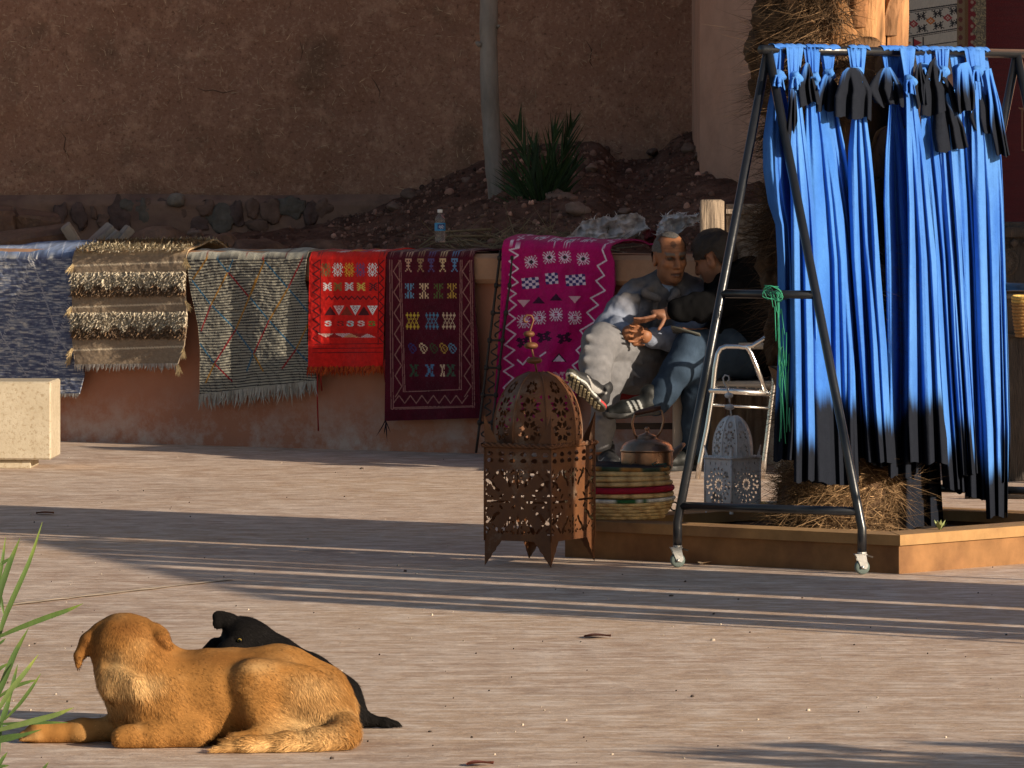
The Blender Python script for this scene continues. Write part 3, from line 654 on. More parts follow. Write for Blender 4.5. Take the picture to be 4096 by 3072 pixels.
for x, c in zip((530, 612, 692, 770, 855), (srgb(90, 84, 52), srgb(170, 190, 205), srgb(196, 130, 44), srgb(78, 58, 92), srgb(214, 182, 194))): ra.stamp(FLOWER, *Z2(x, 312), 10.4, 13.6, {'#': c})
for x, c in zip((540, 613, 692, 775, 860), (srgb(176, 190, 200), srgb(92, 84, 44), srgb(214, 190, 200), srgb(190, 150, 70), srgb(66, 24, 30))): ra.stamp(XX, *Z2(x, 430), 8.4, 8, {'#': c})
ra.line([Z2(530+q*20, 497 if q % 2 else 520) for q in range(19)], 1.2, dk)
for q, x in enumerate((560, 620, 675, 735, 795, 855)):
    y0, y1 = 562, 630
    if q % 2 == 0: ra.poly([Z2(x, y0+5), Z2(x+42, y1), Z2(x-42, y1)], srgb(58, 20, 24) if q != 2 else srgb(104, 40, 28))
    else:
        c = (srgb(196, 140, 140), srgb(170, 190, 196), srgb(214, 206, 204))[q//2]; ra.poly([Z2(x, y1), Z2(x+38, y0), Z2(x-38, y0)], c)
        for dx, dy in ((-12, 12), (12, 12), (0, 34)): ra.stamp('.#./#.#/.#.', *Z2(x+dx, y0+dy), 2.6, 3.0, {'#': srgb(120, 40, 40)})
for x, c in zip((545, 630, 700, 775, 850), (srgb(220, 200, 204), srgb(80, 30, 28), srgb(140, 176, 176), srgb(206, 160, 156), srgb(60, 92, 40))): ra.stamp('.####./##..##/.##..#/...##./#...##/##..##/.####.', *Z2(x, 688), 6.8, 5.4, {'#': c})
for q in range(6):
    x = 530+q*58; c = (srgb(206, 170, 160), srgb(80, 26, 28), srgb(196, 180, 186), srgb(206, 150, 110), srgb(96, 34, 30), srgb(196, 176, 184))[q]; up = q % 2
    ra.poly([Z2(x-58, 785 if up else 757), Z2(x+58, 785 if up else 757), Z2(x, 757 if up else 785)], c)
chk = ((np.floor(ra.X*1.3)+np.floor(ra.Y*1.3)) % 2 == 0) & (ra.Y > 333) & (ra.Y < 337.6); ra.a[chk] = np.array(srgb(140, 22, 20))
o = rug('kilim_rug', 'bright red rug with rows of small woven motifs and orange knotted fringe', (346, 370))
V, Fs, C, hang, _ = rug_surface([(309.5, 258.5), (308.5, 325), (308, 368)], [(385.5, 258), (384, 311), (383, 367)], ra, 230, 300,
    lambda u, v: .016*np.cos((u-.03)*8)*(.4+v*.6)+.006*n1(u*6, 19), off=.08, hump=.015, seed=4, back=.47)
mesh('rug_cloth', V, Fs, MAT_RUG, o, C)
for q in range(44):
    p = hang[int(q/43*229), -1]; tassel(p+[0, 0, .004], o, srgb(196, 84, 34) if q % 3 else srgb(160, 50, 26), .035+.012*rng.random(), 7, name='fringe_tassel')
for (x, y, y2) in ((317.5, 376, 431), (321, 376, 391), (384.5, 368, 382)):
    a = WP.pt(x, y-8, .095); e = WP.pt(x+.8, y2, .06); MB().tube([a, (a+e)/2+wn_*.006, e], .004, 5).build('loose_thread', M('red_thread', srgb(150, 40, 34), bump=0), o, useCol=False)
GAIN = 1.25
# ---- 5 burgundy
ra = Ras(378, 240, 490, 428, 9, srgb(74, 14, 30)); ra.a *= (1+.2*vnoise(np.stack([ra.X*.12, ra.Y*.12, ra.X*0], -1), 23))[..., None]
bg_ = srgb(146, 104, 96)
for a_, b_ in (((975, 245), (985, 1285)), ((990, 245), (1000, 1280)), ((1040, 245), (1070, 1165)), ((1052, 245), (1082, 1160)), ((1468, 245), (1462, 1150)), ((1480, 245), (1475, 1150)), ((1535, 245), (1555, 1275)), ((1547, 245), (1567, 1275)), ((985, 1285), (1567, 1270)), ((1000, 1276), (1555, 1262)), ((1070, 1165), (1475, 1148))): ra.line(z2(a_, b_), .75, bg_)
ra.line([Z2((1000 if q % 2 else 1045)+q*1.2, 250+q*73) for q in range(14)], 1.0, bg_); ra.line([Z2((1482 if q % 2 else 1530)+q*1.2, 250+q*73) for q in range(14)], 1.0, bg_)
ra.line([Z2(1000+q*40, 1190 if q % 2 else 1245) for q in range(14)], 1.0, bg_)
HG = '#####/#.#.#/.###./..#../.###./..#../.#.#./#...#'
BX = '#.#.#.#/.##.##./#.#.#.#/..#.#../...#.../..#.#../#.#.#.#/.##.##./#.#.#.#'
DX = '.#...#...#...#./###.###.###.###/.#...#...#...#./..#.#.#.#.#.#../...#...#...#.../..#.#.#.#.#.#../.#...#...#...#./###.###.###.###/.#...#...#...#.'
LK = '.##..../#..##../#.#..#./.#.#..#/.#..#.#/..#..#./...##..'
KK = '##..###/.##.##./..##.#./..##.../..##.#./.##.##./##..###'
for x, c in zip((1105, 1190, 1265, 1345, 1428), (srgb(190, 150, 128), srgb(150, 120, 90), srgb(84, 74, 120), srgb(200, 170, 130), srgb(92, 130, 168))): ra.stamp(HG, *Z2(x, 280), 6.4, 13.5, {'#': c})
for x, c in zip((1113, 1215, 1315, 1410), (srgb(96, 140, 170), srgb(204, 176, 140), srgb(84, 96, 50), srgb(176, 140, 64))): ra.stamp(BX, *Z2(x, 460), 9.2, 15, {'#': c})
for x, c in zip((1135, 1270, 1388), (srgb(190, 158, 60), srgb(84, 128, 156), srgb(196, 168, 140))): ra.stamp(DX, *Z2(x, 670), 13.5, 17, {'#': c})
for x, c in zip((1133, 1210, 1283, 1352, 1413), (srgb(52, 54, 104), srgb(204, 176, 140), srgb(62, 78, 48), srgb(168, 134, 60), srgb(96, 134, 160))): ra.stamp(LK, *Z2(x, 860), 8.4, 10.5, {'#': c})
for x, c in zip((1145, 1255, 1345, 1402), (srgb(52, 76, 56), srgb(80, 116, 150), srgb(196, 168, 140), srgb(62, 84, 66))): ra.stamp(KK, *Z2(x, 1015), 8.8 if x != 1345 else 5, 12, {'#': c})
o = rug('embroidered_rug', 'dark burgundy rug with zigzag border and rows of pale embroidered figures', (433, 420))
V, Fs, C, hang, _ = rug_surface([(386.5, 258), (385.5, 320), (385, 382), (384.5, 421)], [(473, 257.5), (475, 311), (479, 354), (480.5, 418)], ra, 230, 360,
    lambda u, v: .010*np.cos(u*7+1)*(.3+v)+.005*n1(u*5, 29), off=.078, hump=.012, seed=5, back=.47)
mesh('rug_cloth', V, Fs, MAT_RUG, o, C)
tassel(hang[2, -1], o, srgb(40, 24, 34), .09, 6)
GAIN = 1.6
# ---- 6 magenta
ra = Ras(485, 238, 620, 432, 9, srgb(150, 14, 84)); ra.a *= (1+.14*vnoise(np.stack([ra.X*.1, ra.Y*.1, ra.X*0], -1), 33))[..., None]; wh = srgb(206, 176, 190); dkp = srgb(52, 16, 44)
z3 = lambda *p: [Z3(x, y) for x, y in p]
lz = [(375, 150), (310, 165), (370, 200), (310, 240), (370, 290), (310, 330), (368, 380), (302, 420), (355, 455), (305, 490), (357, 530), (297, 580), (352, 620), (280, 680), (352, 725), (280, 795), (345, 830), (275, 885), (338, 930), (272, 970), (338, 1015), (270, 1080), (300, 1100)]
ra.line(z3(*lz), 1.5, wh)
rz = [(925, 160), (955, 235), (895, 270), (940, 335), (885, 370), (945, 435), (850, 485), (900, 530), (825, 580), (880, 640), (780, 700), (830, 760), (755, 830), (800, 880), (730, 930), (790, 1000), (695, 1060), (740, 1100)]
ra.line(z3(*rz), 1.5, wh)
SNOW = '.#..#.#..#./..#.#.#.#../#..#.#.#..#/.#.#####.#./..##...##../#####.#####/..##...##../.#.#####.#./#..#.#.#..#/..#.#.#.#../.#..#.#..#.'
for (x, y) in ((455, 245), (575, 215), (678, 213), (800, 225)):
    ra.stamp(SNOW, *Z3(x, y), 12.6, 12, {'#': wh}, -.12); ra.stamp('.#./###/.#.', *Z3(x, y), 4.4, 4.4, {'#': srgb(20, 44, 44)})
for (x, y) in ((405, 640), (510, 615), (620, 595), (745, 615)): ra.stamp(SNOW, *Z3(x, y), 13, 13, {'#': wh}, -.05)
for (x, y, w) in ((450, 385, 17), (592, 355, 12.5), (750, 365, 19.6)):
    nct = int(w/2.9); ra.stamp('/'.join(''.join('ab'[(i+j) % 2] for i in range(nct)) for j in range(4)), *Z3(x, y), w, 11, {'a': wh, 'b': srgb(54, 44, 96)}, -.08)
for (x, y, c, up) in ((405, 518, srgb(190, 150, 160), 0), (505, 500, dkp, 1), (620, 480, dkp, 1), (745, 492, srgb(180, 140, 150), 0), (640, 885, wh, 1)):
    s_ = 9; X0, Y0 = Z3(x, y); ra.poly([(X0-s_*.7, Y0+(3 if up else -3)), (X0+s_*.7, Y0+(3 if up else -3)), (X0, Y0-(4 if up else -4))], c)
    if x == 640: ra.line([(X0-7, Y0+3.4), (X0, Y0-4.6), (X0+7, Y0+3.4)], 1.2, dkp)
LEAF = '.##...##./#########/.###.###./..#####../.###.###./#########/.##...##.'
for (x, y) in ((405, 775), (540, 742), (675, 750)): ra.stamp(LEAF, *Z3(x, y), 15, 10, {'#': dkp}, -.2)
ra.line(z3((365, 895), (400, 925), (440, 880)), 1.6, wh); ra.line(z3((515, 870), (550, 845)), 1.6, wh)
ra.stamp(KK, *Z3(640, 1005), 12, 9, {'#': srgb(170, 130, 146)}); ra.stamp(KK, *Z3(420, 1030), 12, 9, {'#': srgb(120, 40, 90)})
o = rug('embroidered_rug', 'magenta pink rug with white zigzag edges and star figures, next to the seated men', (540, 425))
V, Fs, C, hang, _ = rug_surface([(502, 247.5), (501.5, 262), (501, 290), (500, 315), (495.5, 376), (492, 429)], [(610, 250), (614, 262), (614.7, 288), (610, 311), (598, 331), (583, 353), (577, 391), (574, 418)], ra, 250, 360,
    lambda u, v: .028*np.exp(-((u-.02)/.06)**2)+.030*np.cos((u-.62)*9)*(.25+v*.6)+.014*np.sin(u*19+v*4)*(.3+v)+.018*np.exp(-((u-.63-.12*v)/.035)**2)*np.clip(1.2-v*2.2, 0, 1)+.006*n1(u*7, 37), off=.095, hump=.03, seed=6, back=.42)
mesh('rug_cloth', V, Fs, MAT_RUG, o, C)
# ================================================================ lanterns
def quarter_mask(nu, nv):
    r = Ras(0, 0, 1, 1, 160, (0, 0, 0)); W = (1, 1, 1)
    def ln(p, w): r.line(p, w, W)
    r.poly([(.955, .12), (1, .10), (1, .66), (.975, .60), (.94, .45), (.975, .32)], W)             # centre slot, lobed
    r.poly([(.14, .965), (.30, .95), (.45, .97), (.62, .95), (.78, .975), (.78, 1), (.14, 1)], W)   # middle slot
    ln([(.20, .44), (.30, .50), (.36, .62), (.46, .68)], .085); ln([(.16, .42), (.22, .46)], .10)
    ln([(.58, .20), (.64, .32), (.72, .40), (.78, .54)], .075); ln([(.56, .16), (.60, .22)], .10)
    for cx, cy, rr, a0, a1, k in ((.28, .68, .17, 1.6, 4.9, 5), (.72, .34, .17, -2.6, .6, 5)):
        for q in range(k):
            a = a0+(a1-a0)*q/(k-1); x, y = cx+rr*math.cos(a), cy+rr*math.sin(a); u_ = np.array([math.cos(a+1.57), math.sin(a+1.57)]); v_ = np.array([math.cos(a), math.sin(a)])
            r.poly([tuple(np.array([x, y])+u_*.055), tuple(np.array([x, y])+v_*.045), tuple(np.array([x, y])-u_*.055), tuple(np.array([x, y])-v_*.03)], W)
    for x, y in ((.86, .84), (.14, .14), (.86, .14)):
        r.poly([(x-.055, y-.055), (x, y-.025), (x+.055, y-.055), (x+.025, y), (x+.055, y+.055), (x, y+.025), (x-.055, y+.055), (x-.025, y)], W)
    ln([(.40, .24), (.46, .16)], .07); ln([(.5, .88), (.56, .80)], .06); ln([(.14, .28), (.20, .22)], .05); ln([(.34, .30), (.30, .36)], .05)
    return r.a[..., 0] > .5
def petals(r, cx, cy, rad, k, w=.26, ro=1.0, asp=1.0, inner=.3):
    for q in range(k):
        a = 2*math.pi*q/k+ro; c, s_ = math.cos(a), math.sin(a); L_ = [(inner, 0), ((1+inner)/2, w), (1, 0), ((1+inner)/2, -w)]
        r.poly([(cx+rad*asp*(l*c-m_*s_), cy+rad*(l*s_+m_*c)) for l, m_ in L_], (1, 1, 1))
QM = quarter_mask(0, 0)
def mask_rust(u, v):
    hole = np.zeros(u.shape, bool); b = (v > .03) & (v < .80); vq = (v-.03)/.77; uu = np.where(u < .5, u*2, 2-u*2); vv = np.where(vq < .5, vq*2, 2-vq*2)
    flip = (u < .5) ^ (vq < .5); a = np.clip(uu*.92+.08, 0, 1); i = np.clip((vv*159).astype(int), 0, 159); j = np.clip((a*159).astype(int), 0, 159)
    hole[b] = np.where(flip, QM[i, j], QM[i, j])[b]
    x = (u*6) % 1; y = (v-.885)/.07
    return hole | ((np.abs(y) < 1) & (np.abs(x-.5) < .3) & (np.abs(np.abs(x-.5)-.0) < .30-.22*np.abs(np.abs(y)-.5)*2) & (np.abs(np.abs(y)-.5) < .32)) & (u > .04) & (u < .96)
def ras_mask(draw, k=200):
    r = Ras(0, 0, 1, 1, k, (0, 0, 0)); draw(r); a = r.a[..., 0] > .5
    return lambda u, v: a[np.clip(((1-v)*(k-1)).astype(int), 0, k-1), np.clip((u*(k-1)).astype(int), 0, k-1)]
def d_dome(r):
    petals(r, .5, .80, .155, 8, .24, .39, 2.3, .30); petals(r, .5, .47, .155, 8, .24, .39, 2.3, .30); petals(r, .5, .20, .10, 8, .26, .2, 2.4, .3)
    for y in (.97, .64, .33):
        for x in (.18, .82): r.poly([(x-.06, y-.03), (x+.06, y), (x-.06, y+.03)] if x < .5 else [(x+.06, y-.03), (x-.06, y), (x+.06, y+.03)], (1, 1, 1))
    for x in (.5,): r.poly([(x-.05, .64), (x, .615), (x+.05, .64), (x, .665)], (1, 1, 1))
MASK_DOME = ras_mask(d_dome)
def d_white(r):
    petals(r, .5, .58, .17, 12, .17, .1, 1.05, .3); petals(r, .5, .58, .30, 16, .11, .0, 1.1, .68); petals(r, .5, .58, .41, 18, .09, .17, 1.1, .78)
    r.line([(.06, .60), (.2, .60)], .03, (1, 1, 1)); r.line([(.8, .60), (.94, .60)], .03, (1, 1, 1))
    for q in range(4): x = .2+q*.2; r.poly([(x-.02, .10), (x, .06), (x+.02, .10), (x, .16)], (1, 1, 1))
MASK_WHITE = ras_mask(d_white)
def cutsheet(f, n_u, n_v, mask):
    """f(u,v)->points; quads under the mask are left out; thin sheet with an inner face"""
    u, v = np.meshgrid(np.linspace(0, 1, n_u), np.linspace(0, 1, n_v), indexing='ij'); V = f(u, v).reshape(-1, 3); Fs = gridf(n_u, n_v)
    uc, vc = np.meshgrid((np.arange(n_u-1)+.5)/(n_u-1), (np.arange(n_v-1)+.5)/(n_v-1), indexing='ij'); keep = ~mask(uc, vc).reshape(-1)
    return V, Fs[keep]
def lantern(name, label, cat, corners, z, mat, mask_body, mask_dome, dome_c, dome_r, dome_h, fin, foot_h, foot_w, spike_h, n_dome=8, nres=(110, 130), leaf_foot=True, rim_r=.009):
    """corners: 4 plan points; z: (feet, body bottom, body top)"""
    c0 = np.mean(corners, axis=0); root = thing(name, (*c0, z[0]), label, cat, 'pierced metal floor lanterns')
    zb, zt = z[1], z[2]
    for k in range(4):
        a, b_ = np.array(corners[k]), np.array(corners[(k+1) % 4])
        f = lambda u, v: np.stack([a[0]+(b_[0]-a[0])*u, a[1]+(b_[1]-a[1])*u, zb+(zt-zb)*v], -1)
        V, Fs = cutsheet(f, *nres, mask_body); mesh('side_panel', V, Fs, mat, root, smooth=False)
        e = unit(np.r_[b_-a, 0]); w_ = foot_w
        # corner post
        MB().tube([[*a, zb-.001], [*a, zt]], .004, 6).build('corner_seam', mat, root, useCol=False)
        # folded foot under each corner
        prv = np.array(corners[k-1]); e2 = unit(np.r_[prv-a, 0])
        for ee in (e, e2):
            ys = np.linspace(0, 1, 9); V = []; 
            for q in ys: V += [[*(a), zb-q*foot_h], [*(a+ee[:2]*w_*((1-q)+.06*math.sin(q*22)*(1-q)) if leaf_foot else a+ee[:2]*w_*(1 if q < .15 else .45+.25*math.exp(-((q-.3)/.2)**2))), zb-q*foot_h]]
            mesh('foot', V, [(2*i, 2*i+1, 2*i+3, 2*i+2) for i in range(8)], mat, root, smooth=False)
        # spike over each corner, two folded leaves
        out = unit(np.r_[a-c0, 0])*.004; V = []; Fs = []
        for ee in (e, e2):
            i0 = len(V)
            for q in np.linspace(0, 1, 7): V += [[*(a+out[:2]*q), zt+q*spike_h], [*(a+ee[:2]*w_*.9*(1-q)**1.15), zt+q*spike_h]]
            Fs += [(i0+2*i, i0+2*i+1, i0+2*i+3, i0+2*i+2) for i in range(6)]
        mesh('corner_spike', V, Fs, mat, root, smooth=False)
    # twisted rim
    pts = []
    for k in range(4):
        a, b_ = np.array(corners[k]), np.array(corners[(k+1) % 4])
        for q in np.linspace(0, 1, 40, endpoint=False): pts.append([*(c0+(a+(b_-a)*q-c0)*1.035), zt+.004])
    pts.append(pts[0]); pts = np.array(pts); mb = MB(); ph = np.arange(len(pts))*.9
    for off in (0, math.pi):
        mb.tube(pts+np.c_[np.cos(ph+off)*rim_r*.35, np.cos(ph+off)*rim_r*.35, np.sin(ph+off)*rim_r*.55], rim_r*.62, 6, cap=False)
    mb.build('twisted_rim', mat, root, useCol=False)
    V = [[*p, zt] for p in corners]; 
    # dome
    def dr(v): return dome_r*np.sqrt(np.clip(1-(v*.985)**2.35, 0, 1))**.92*(1+.02*np.sin(np.pi*v))
    for k in range(n_dome):
        a0 = 2*math.pi*(k+.25)/n_dome; a1 = 2*math.pi*(k+1.25)/n_dome
        def f(u, v):
            r_ = dr(v); x = r_*(math.cos(a0)*(1-u)+math.cos(a1)*u); y = r_*(math.sin(a0)*(1-u)+math.sin(a1)*u)
            bul = 1+.05*np.sin(np.pi*u); return np.stack([dome_c[0]+x*bul, dome_c[1]+y*bul, zt+.004+dome_h*v], -1)
        V, Fs = cutsheet(f, 44, 72, lambda u, v: mask_dome(u, v) & (v > .04) & (v < .92)); o = mesh('dome_panel', V, Fs, mat, root, smooth=False)
        vv = np.linspace(0, 1, 14); rr = dr(vv); MB().tube(np.c_[dome_c[0]+rr*math.cos(a0), dome_c[1]+rr*math.sin(a0), zt+.004+dome_h*vv], .0035, 5).build('dome_rib', mat, root, useCol=False)
    # finial
    for (p, r_, hh) in fin['balls']:
        mb = MB(); pr = [(.002, -hh)]+[(r_*math.cos(t)**.8 if abs(t) < 1.5 else .003, hh*math.sin(t)) for t in np.linspace(-1.4, 1.4, 11)]+[(.002, hh)]; mb.lathe(pr, p, 16); mb.build('finial_bulb', mat, root, useCol=False)
    MB().tube(fin['stem'], fin.get('r', .004), 7).build('hook', mat, root, useCol=False)
    return root
m, N, L, b = node_mat('rusted_iron'); tc = N.new('ShaderNodeTexCoord').outputs['Object']
na = nz(N, L, tc, 7, 8, .7).outputs[0]; nb = nz(N, L, tc, 40, 6, .7).outputs[0]
c = mixc(N, L, rng_(N, L, na, .35, .65), (.10, .036, .014), (.175, .068, .022)); c = mixc(N, L, rng_(N, L, nb, .55, .75), c, (.10, .042, .022)); c = mixc(N, L, mth(N, L, 'MULTIPLY', rng_(N, L, nz(N, L, tc, 4, 7, .7).outputs[0], .56, .7), .6), c, (.30, .25, .19))
L.new(c, b.inputs['Base Color']); b.inputs['Roughness'].default_value = .62; b.inputs['Metallic'].default_value = .25; bumpn(N, L, nb, b, .4, .002); MAT_RUST = m
g = lambda px, py: G(px, py)[:2]
LC = [g(484.7, 565.7), g(551, 568.2), g(594.6, 561.6), g(529, 558.9)]
s_l = FP/25.0; lc = np.mean(LC, axis=0); zh = lambda py, Y=lc[1]: H-(py-HZ)/FP*Y
Yl = lc[1]; FB = lambda x, y: P(x, y, Yl)
lantern('floor_lantern', 'large rusty brown pierced iron lantern with dome and hook standing on the pavement', 'lantern', LC, (0, .094, zh(444.5)), MAT_RUST, mask_rust, MASK_DOME, lc-[.008,0], .166, zh(373)-zh(444.5), 
        {'balls': [(FB(534.2, 360.5), .029, .0125), (FB(531, 345.6), .026, .0125), (FB(529, 334), .021, .0115)],
         'stem': [FB(537, 373), FB(534.5, 361), FB(531, 345.6), FB(529, 334), FB(531.5, 326), FB(533.5, 320), FB(531.5, 315.8), FB(527, 315), FB(524, 318), FB(524, 321), FB(526, 322.5), FB(527.5, 321)]}, .094, .072, .115)
MAT_WHITEMETAL = M('chalky_white_paint_on_iron', (.80, .77, .75), rough=.6, var=.18, vs_=14, bump=.3, bs=60, tint=(.24, .17, .13), tscale=18, tlo=.60, thi=.72)
Yw = 25.85; WB = lambda x, y: P(x, y, Yw); zw = lambda y: H-(y-HZ)/FP*Yw
c_w = WB(732.2, 500)[:2]; wv = lambda x, dy: np.array([(x-512)/FP*(Yw+dy), Yw+dy])
LCW = [wv(705, -.012), wv(731.5, -.102), wv(760, .018), wv(733.5, .108)]
lantern('small_lantern', 'small chalky white pierced lantern with finial standing on the planter coping', 'lantern', LCW, (.141, .141+.037, zw(458)), MAT_WHITEMETAL, MASK_WHITE, MASK_DOME, np.mean(LCW, axis=0), .0765, zw(417)-zw(458),
        {'balls': [(WB(729.5, 407), .0195, .0115), (WB(728.8, 395.5), .0165, .011)], 'r': .003,
         'stem': [WB(731.5, 417), WB(730, 407), WB(729, 395), WB(727, 388), WB(724, 383), WB(723, 378), WB(725, 375), WB(728.5, 376), WB(729.5, 380), WB(727.5, 381)]}, .037, .022, .05, 8, (90, 70), False, .006)
# ================================================================ coiled baskets, kettle
MAT_BASK = M('coiled_straw', attr=True, var=.3, vs_=40, bump=.7, bs=90, bd=.004, rough=.8)
def basket(label, c, z0, r0, r1, h, cols, name='coiled_tray', wob=.004, group='coiled straw trays stacked by the rusty lantern', lid=None, ncoil=None, seed=0):
    root = thing(name, (*c, z0), label, 'basket', group); mb = MB(); nco = ncoil or max(2, int(h/.0145)); ct = h/nco*.58
    t = np.linspace(0, 2*np.pi, 65)
    for k in range(nco):
        q = (k+.5)/nco; rr = r0+(r1-r0)*q**.6; zz_ = z0+h*q; w = wob*np.sin(t*2+k*.3+seed)*q
        pts = np.c_[c[0]+(rr+w)*np.cos(t), c[1]+(rr+w)*np.sin(t), zz_+w*.8+0*t]
        cc = np.array([cols(k, nco, a) for a in t]); cc = cc*(.86+.28*((np.arange(65)*7+k*3) % 5)[:, None]/4)
        mb.tube(pts, ct, 7, cc, cap=False)
    mb.build('wall_coil', MAT_BASK, root)
    fl = MB()                                                         # flat coiled base
    zf = z0+(.004 if lid is None else h*.55); nr = 9
    for k in range(nr):
        rr = r0*(k+.6)/nr; fl.tube(np.c_[c[0]+rr*np.cos(t), c[1]+rr*np.sin(t), zf+0*t+.003*np.sin(t*3+k)], r0/nr*.55, 5, np.array((lid or srgb(150, 122, 80)))*np.array([.9+.2*((i*5+k) % 4)/4 for i in range(65)])[:, None], cap=False)
    fl.build('base_coil', MAT_BASK, root); return root
nat = srgb(205, 176, 126); nat2 = srgb(178, 142, 94)
bc = np.array([.395, 25.56]); z = .141
n_ = lambda k, n, a: nat if (int(a*9)+k) % 4 else nat2
def wg(k, n, a): 
    if k < n-1: return n_(k, n, a)
    aa = (math.degrees(a)+360) % 360; return srgb(38, 92, 52) if (268 < aa < 276 or 281 < aa < 291 or 296 < aa < 302) else srgb(206, 202, 194)
basket('deep coiled straw basket with white and green rim, lowest of the stack by the lantern', bc, z, .165, .212, .078, wg, 'coiled_basket', ncoil=6)
MB().tube([[bc[0]+.214+.014*math.sin(a), bc[1]-.02, z+.042+.016*math.cos(a)] for a in np.linspace(0, 6.2, 14)], .003, 6).build('ring_handle', M('black_ring', (.02, .02, .02), bump=0), bpy.data.objects['coiled_basket'], useCol=False)
basket('coiled straw tray just below the red rimmed tray in the stack', bc+[.004, 0], z+.082, .19, .206, .015, n_, ncoil=1, seed=1)
basket('coiled straw tray with crimson rim in the middle of the stack', bc+[-.002, 0], z+.099, .195, .208, .022, lambda k, n, a: srgb(150, 20, 48), ncoil=1, wob=.007, seed=2)
basket('natural coiled straw tray resting directly on the crimson rimmed one', bc+[.002, .003], z+.124, .19, .204, .016, n_, ncoil=1, seed=3)
basket('natural coiled straw tray, third from the top of the stack', bc+[-.004, 0], z+.142, .188, .2, .018, n_, ncoil=1, seed=4)
basket('natural coiled straw tray, second from the top of the stack', bc+[0, .002], z+.162, .185, .198, .017, lambda k, n, a: nat, ncoil=1, wob=.006, seed=5)
basket('topmost coiled tray with dark flat middle, under the copper kettle', bc+[.002, 0], z+.181, .185, .202, .014, lambda k, n, a: srgb(58, 74, 56) if int(a*2.5) % 2 else srgb(170, 120, 60), lid=srgb(62, 48, 42), ncoil=1, wob=.009, seed=6)
ktz = z+.195; kY = 25.60; kx = (647-512)/FP*kY; ks = kY/FP
m, N, L, b = node_mat('tarnished_copper'); tc = N.new('ShaderNodeTexCoord').outputs['Object']; na = nz(N, L, tc, 14, 7, .7).outputs[0]; nb = nz(N, L, tc, 5, 6, .6, (1, 1, .3)).outputs[0]
c = mixc(N, L, rng_(N, L, na, .4, .65), (.48, .25, .14), (.30, .165, .095)); c = mixc(N, L, rng_(N, L, nb, .5, .66), c, (.26, .21, .16)); L.new(c, b.inputs['Base Color']); b.inputs['Metallic'].default_value = .9
L.new(rng_(N, L, na, .3, .7, .22, .5), b.inputs['Roughness']); bumpn(N, L, na, b, .25, .004); MAT_COPPER = m
kt = thing('copper_kettle', (kx, kY, ktz), 'dented copper kettle with tall arched handle on top of the straw trays', 'kettle')
MB().lathe([(.001, 0), (.090, 0), (.097, .012), (.098, .03), (.0975, .068)], (kx, kY, ktz-.02), 32).build('body', MAT_COPPER, kt, useCol=False)
MB().lathe([(.0985, .068), (.102, .071), (.102, .076), (.098, .080), (.094, .093), (.080, .106), (.055, .115), (.040, .118), (.038, .126), (.034, .131), (.016, .138), (.006, .142), (.006, .150), (.010, .156), (.006, .162), (.001, .163)], (kx, kY, ktz-.02), 32).build('shoulder_and_lid', MAT_COPPER, kt, useCol=False)
hp = lambda x, y: P(x, y, kY)
MB().tube([hp(637.5, 440), hp(634, 433), hp(632, 423), hp(634.5, 415), hp(637, 412)], .0045, 7).build('handle_arm', MAT_COPPER, kt, useCol=False)
MB().tube([hp(655, 440), hp(661, 431), hp(664, 420), hp(662, 411), hp(658, 408)], .0045, 7).build('handle_arm', MAT_COPPER, kt, useCol=False)
MB().tube([hp(634.5, 413.5), hp(640, 412.2), hp(652, 409.6), hp(661, 407.8)], [.008, .0105, .0105, .008], 10).build('wooden_grip', M('dark_grip_wood', srgb(92, 60, 46), rough=.45, var=.3), kt, useCol=False)
MB().tube([[kx+.07+q*.012, kY+.075+q*.014, ktz+.005+q*.011] for q in range(7)], np.linspace(.022, .009, 7), 9).build('spout', MAT_COPPER, kt, useCol=False)
tw = [P(660+8*math.sin(q*1.1), 470-6*math.sin(q*.7)-q*.2, kY-.13) for q in range(12)]
tag(MB().tube(tw, .0022, 5).build('string_end', M('teal_string', srgb(40, 96, 88), bump=0), None, useCol=False), 'short teal string lying on the topmost tray before the kettle', 'string')
# trays behind the white lantern
for k, (cc, lab) in enumerate(((srgb(150, 30, 90), 'coiled tray with faded purple rim, lower of two behind the white lantern'), (srgb(196, 190, 178), 'coiled tray with pale rim, upper of two behind the white lantern'))):
    basket(lab, np.array([1.06, 26.42]), .0+k*.075, .13, .16, .072, lambda q, n, a, cc=cc: cc if q == n-1 and int(a*3) % 3 else n_(q, n, a), group='trays behind the white lantern', ncoil=5, seed=k)
# ================================================================ stone block at the left
m, N, L, b = node_mat('pitted_travertine'); tc = N.new('ShaderNodeTexCoord').outputs['Object']; na = nz(N, L, tc, 60, 6, .7).outputs[0]; nb = nz(N, L, tc, 5, 5).outputs[0]
c = mixc(N, L, rng_(N, L, nb, .35, .65), (.40, .335, .24), (.465, .40, .30)); pit = rng_(N, L, na, .47, .36); c = mixc(N, L, mth(N, L, 'MULTIPLY', pit, .75), c, (.25, .18, .10)); c = mixc(N, L, mth(N, L, 'MULTIPLY', rng_(N, L, nz(N, L, tc, 9, 8, .7).outputs[0], .5, .68), .6), c, (.33, .26, .17)); L.new(c, b.inputs['Base Color']); b.inputs['Roughness'].default_value = .8; bumpn(N, L, na, b, .5, .004); MAT_TRAV = m
bk = G(59, 469); Yb = bk[1]; kb = lambda px: (px-512)/FP*Yb
st = thing('stone_bench', (kb(0), Yb+.2, 0), 'pale pitted stone bench block at the left edge', 'bench')
rb = rotz(.10)
x1 = kb(52.5); autosmooth(MB().box(np.array([x1-.55, Yb+.25, .228]), (1.1, .46, .37), rotz(-.03), bev=.008).build('seat_block', MAT_TRAV, st, useCol=False))
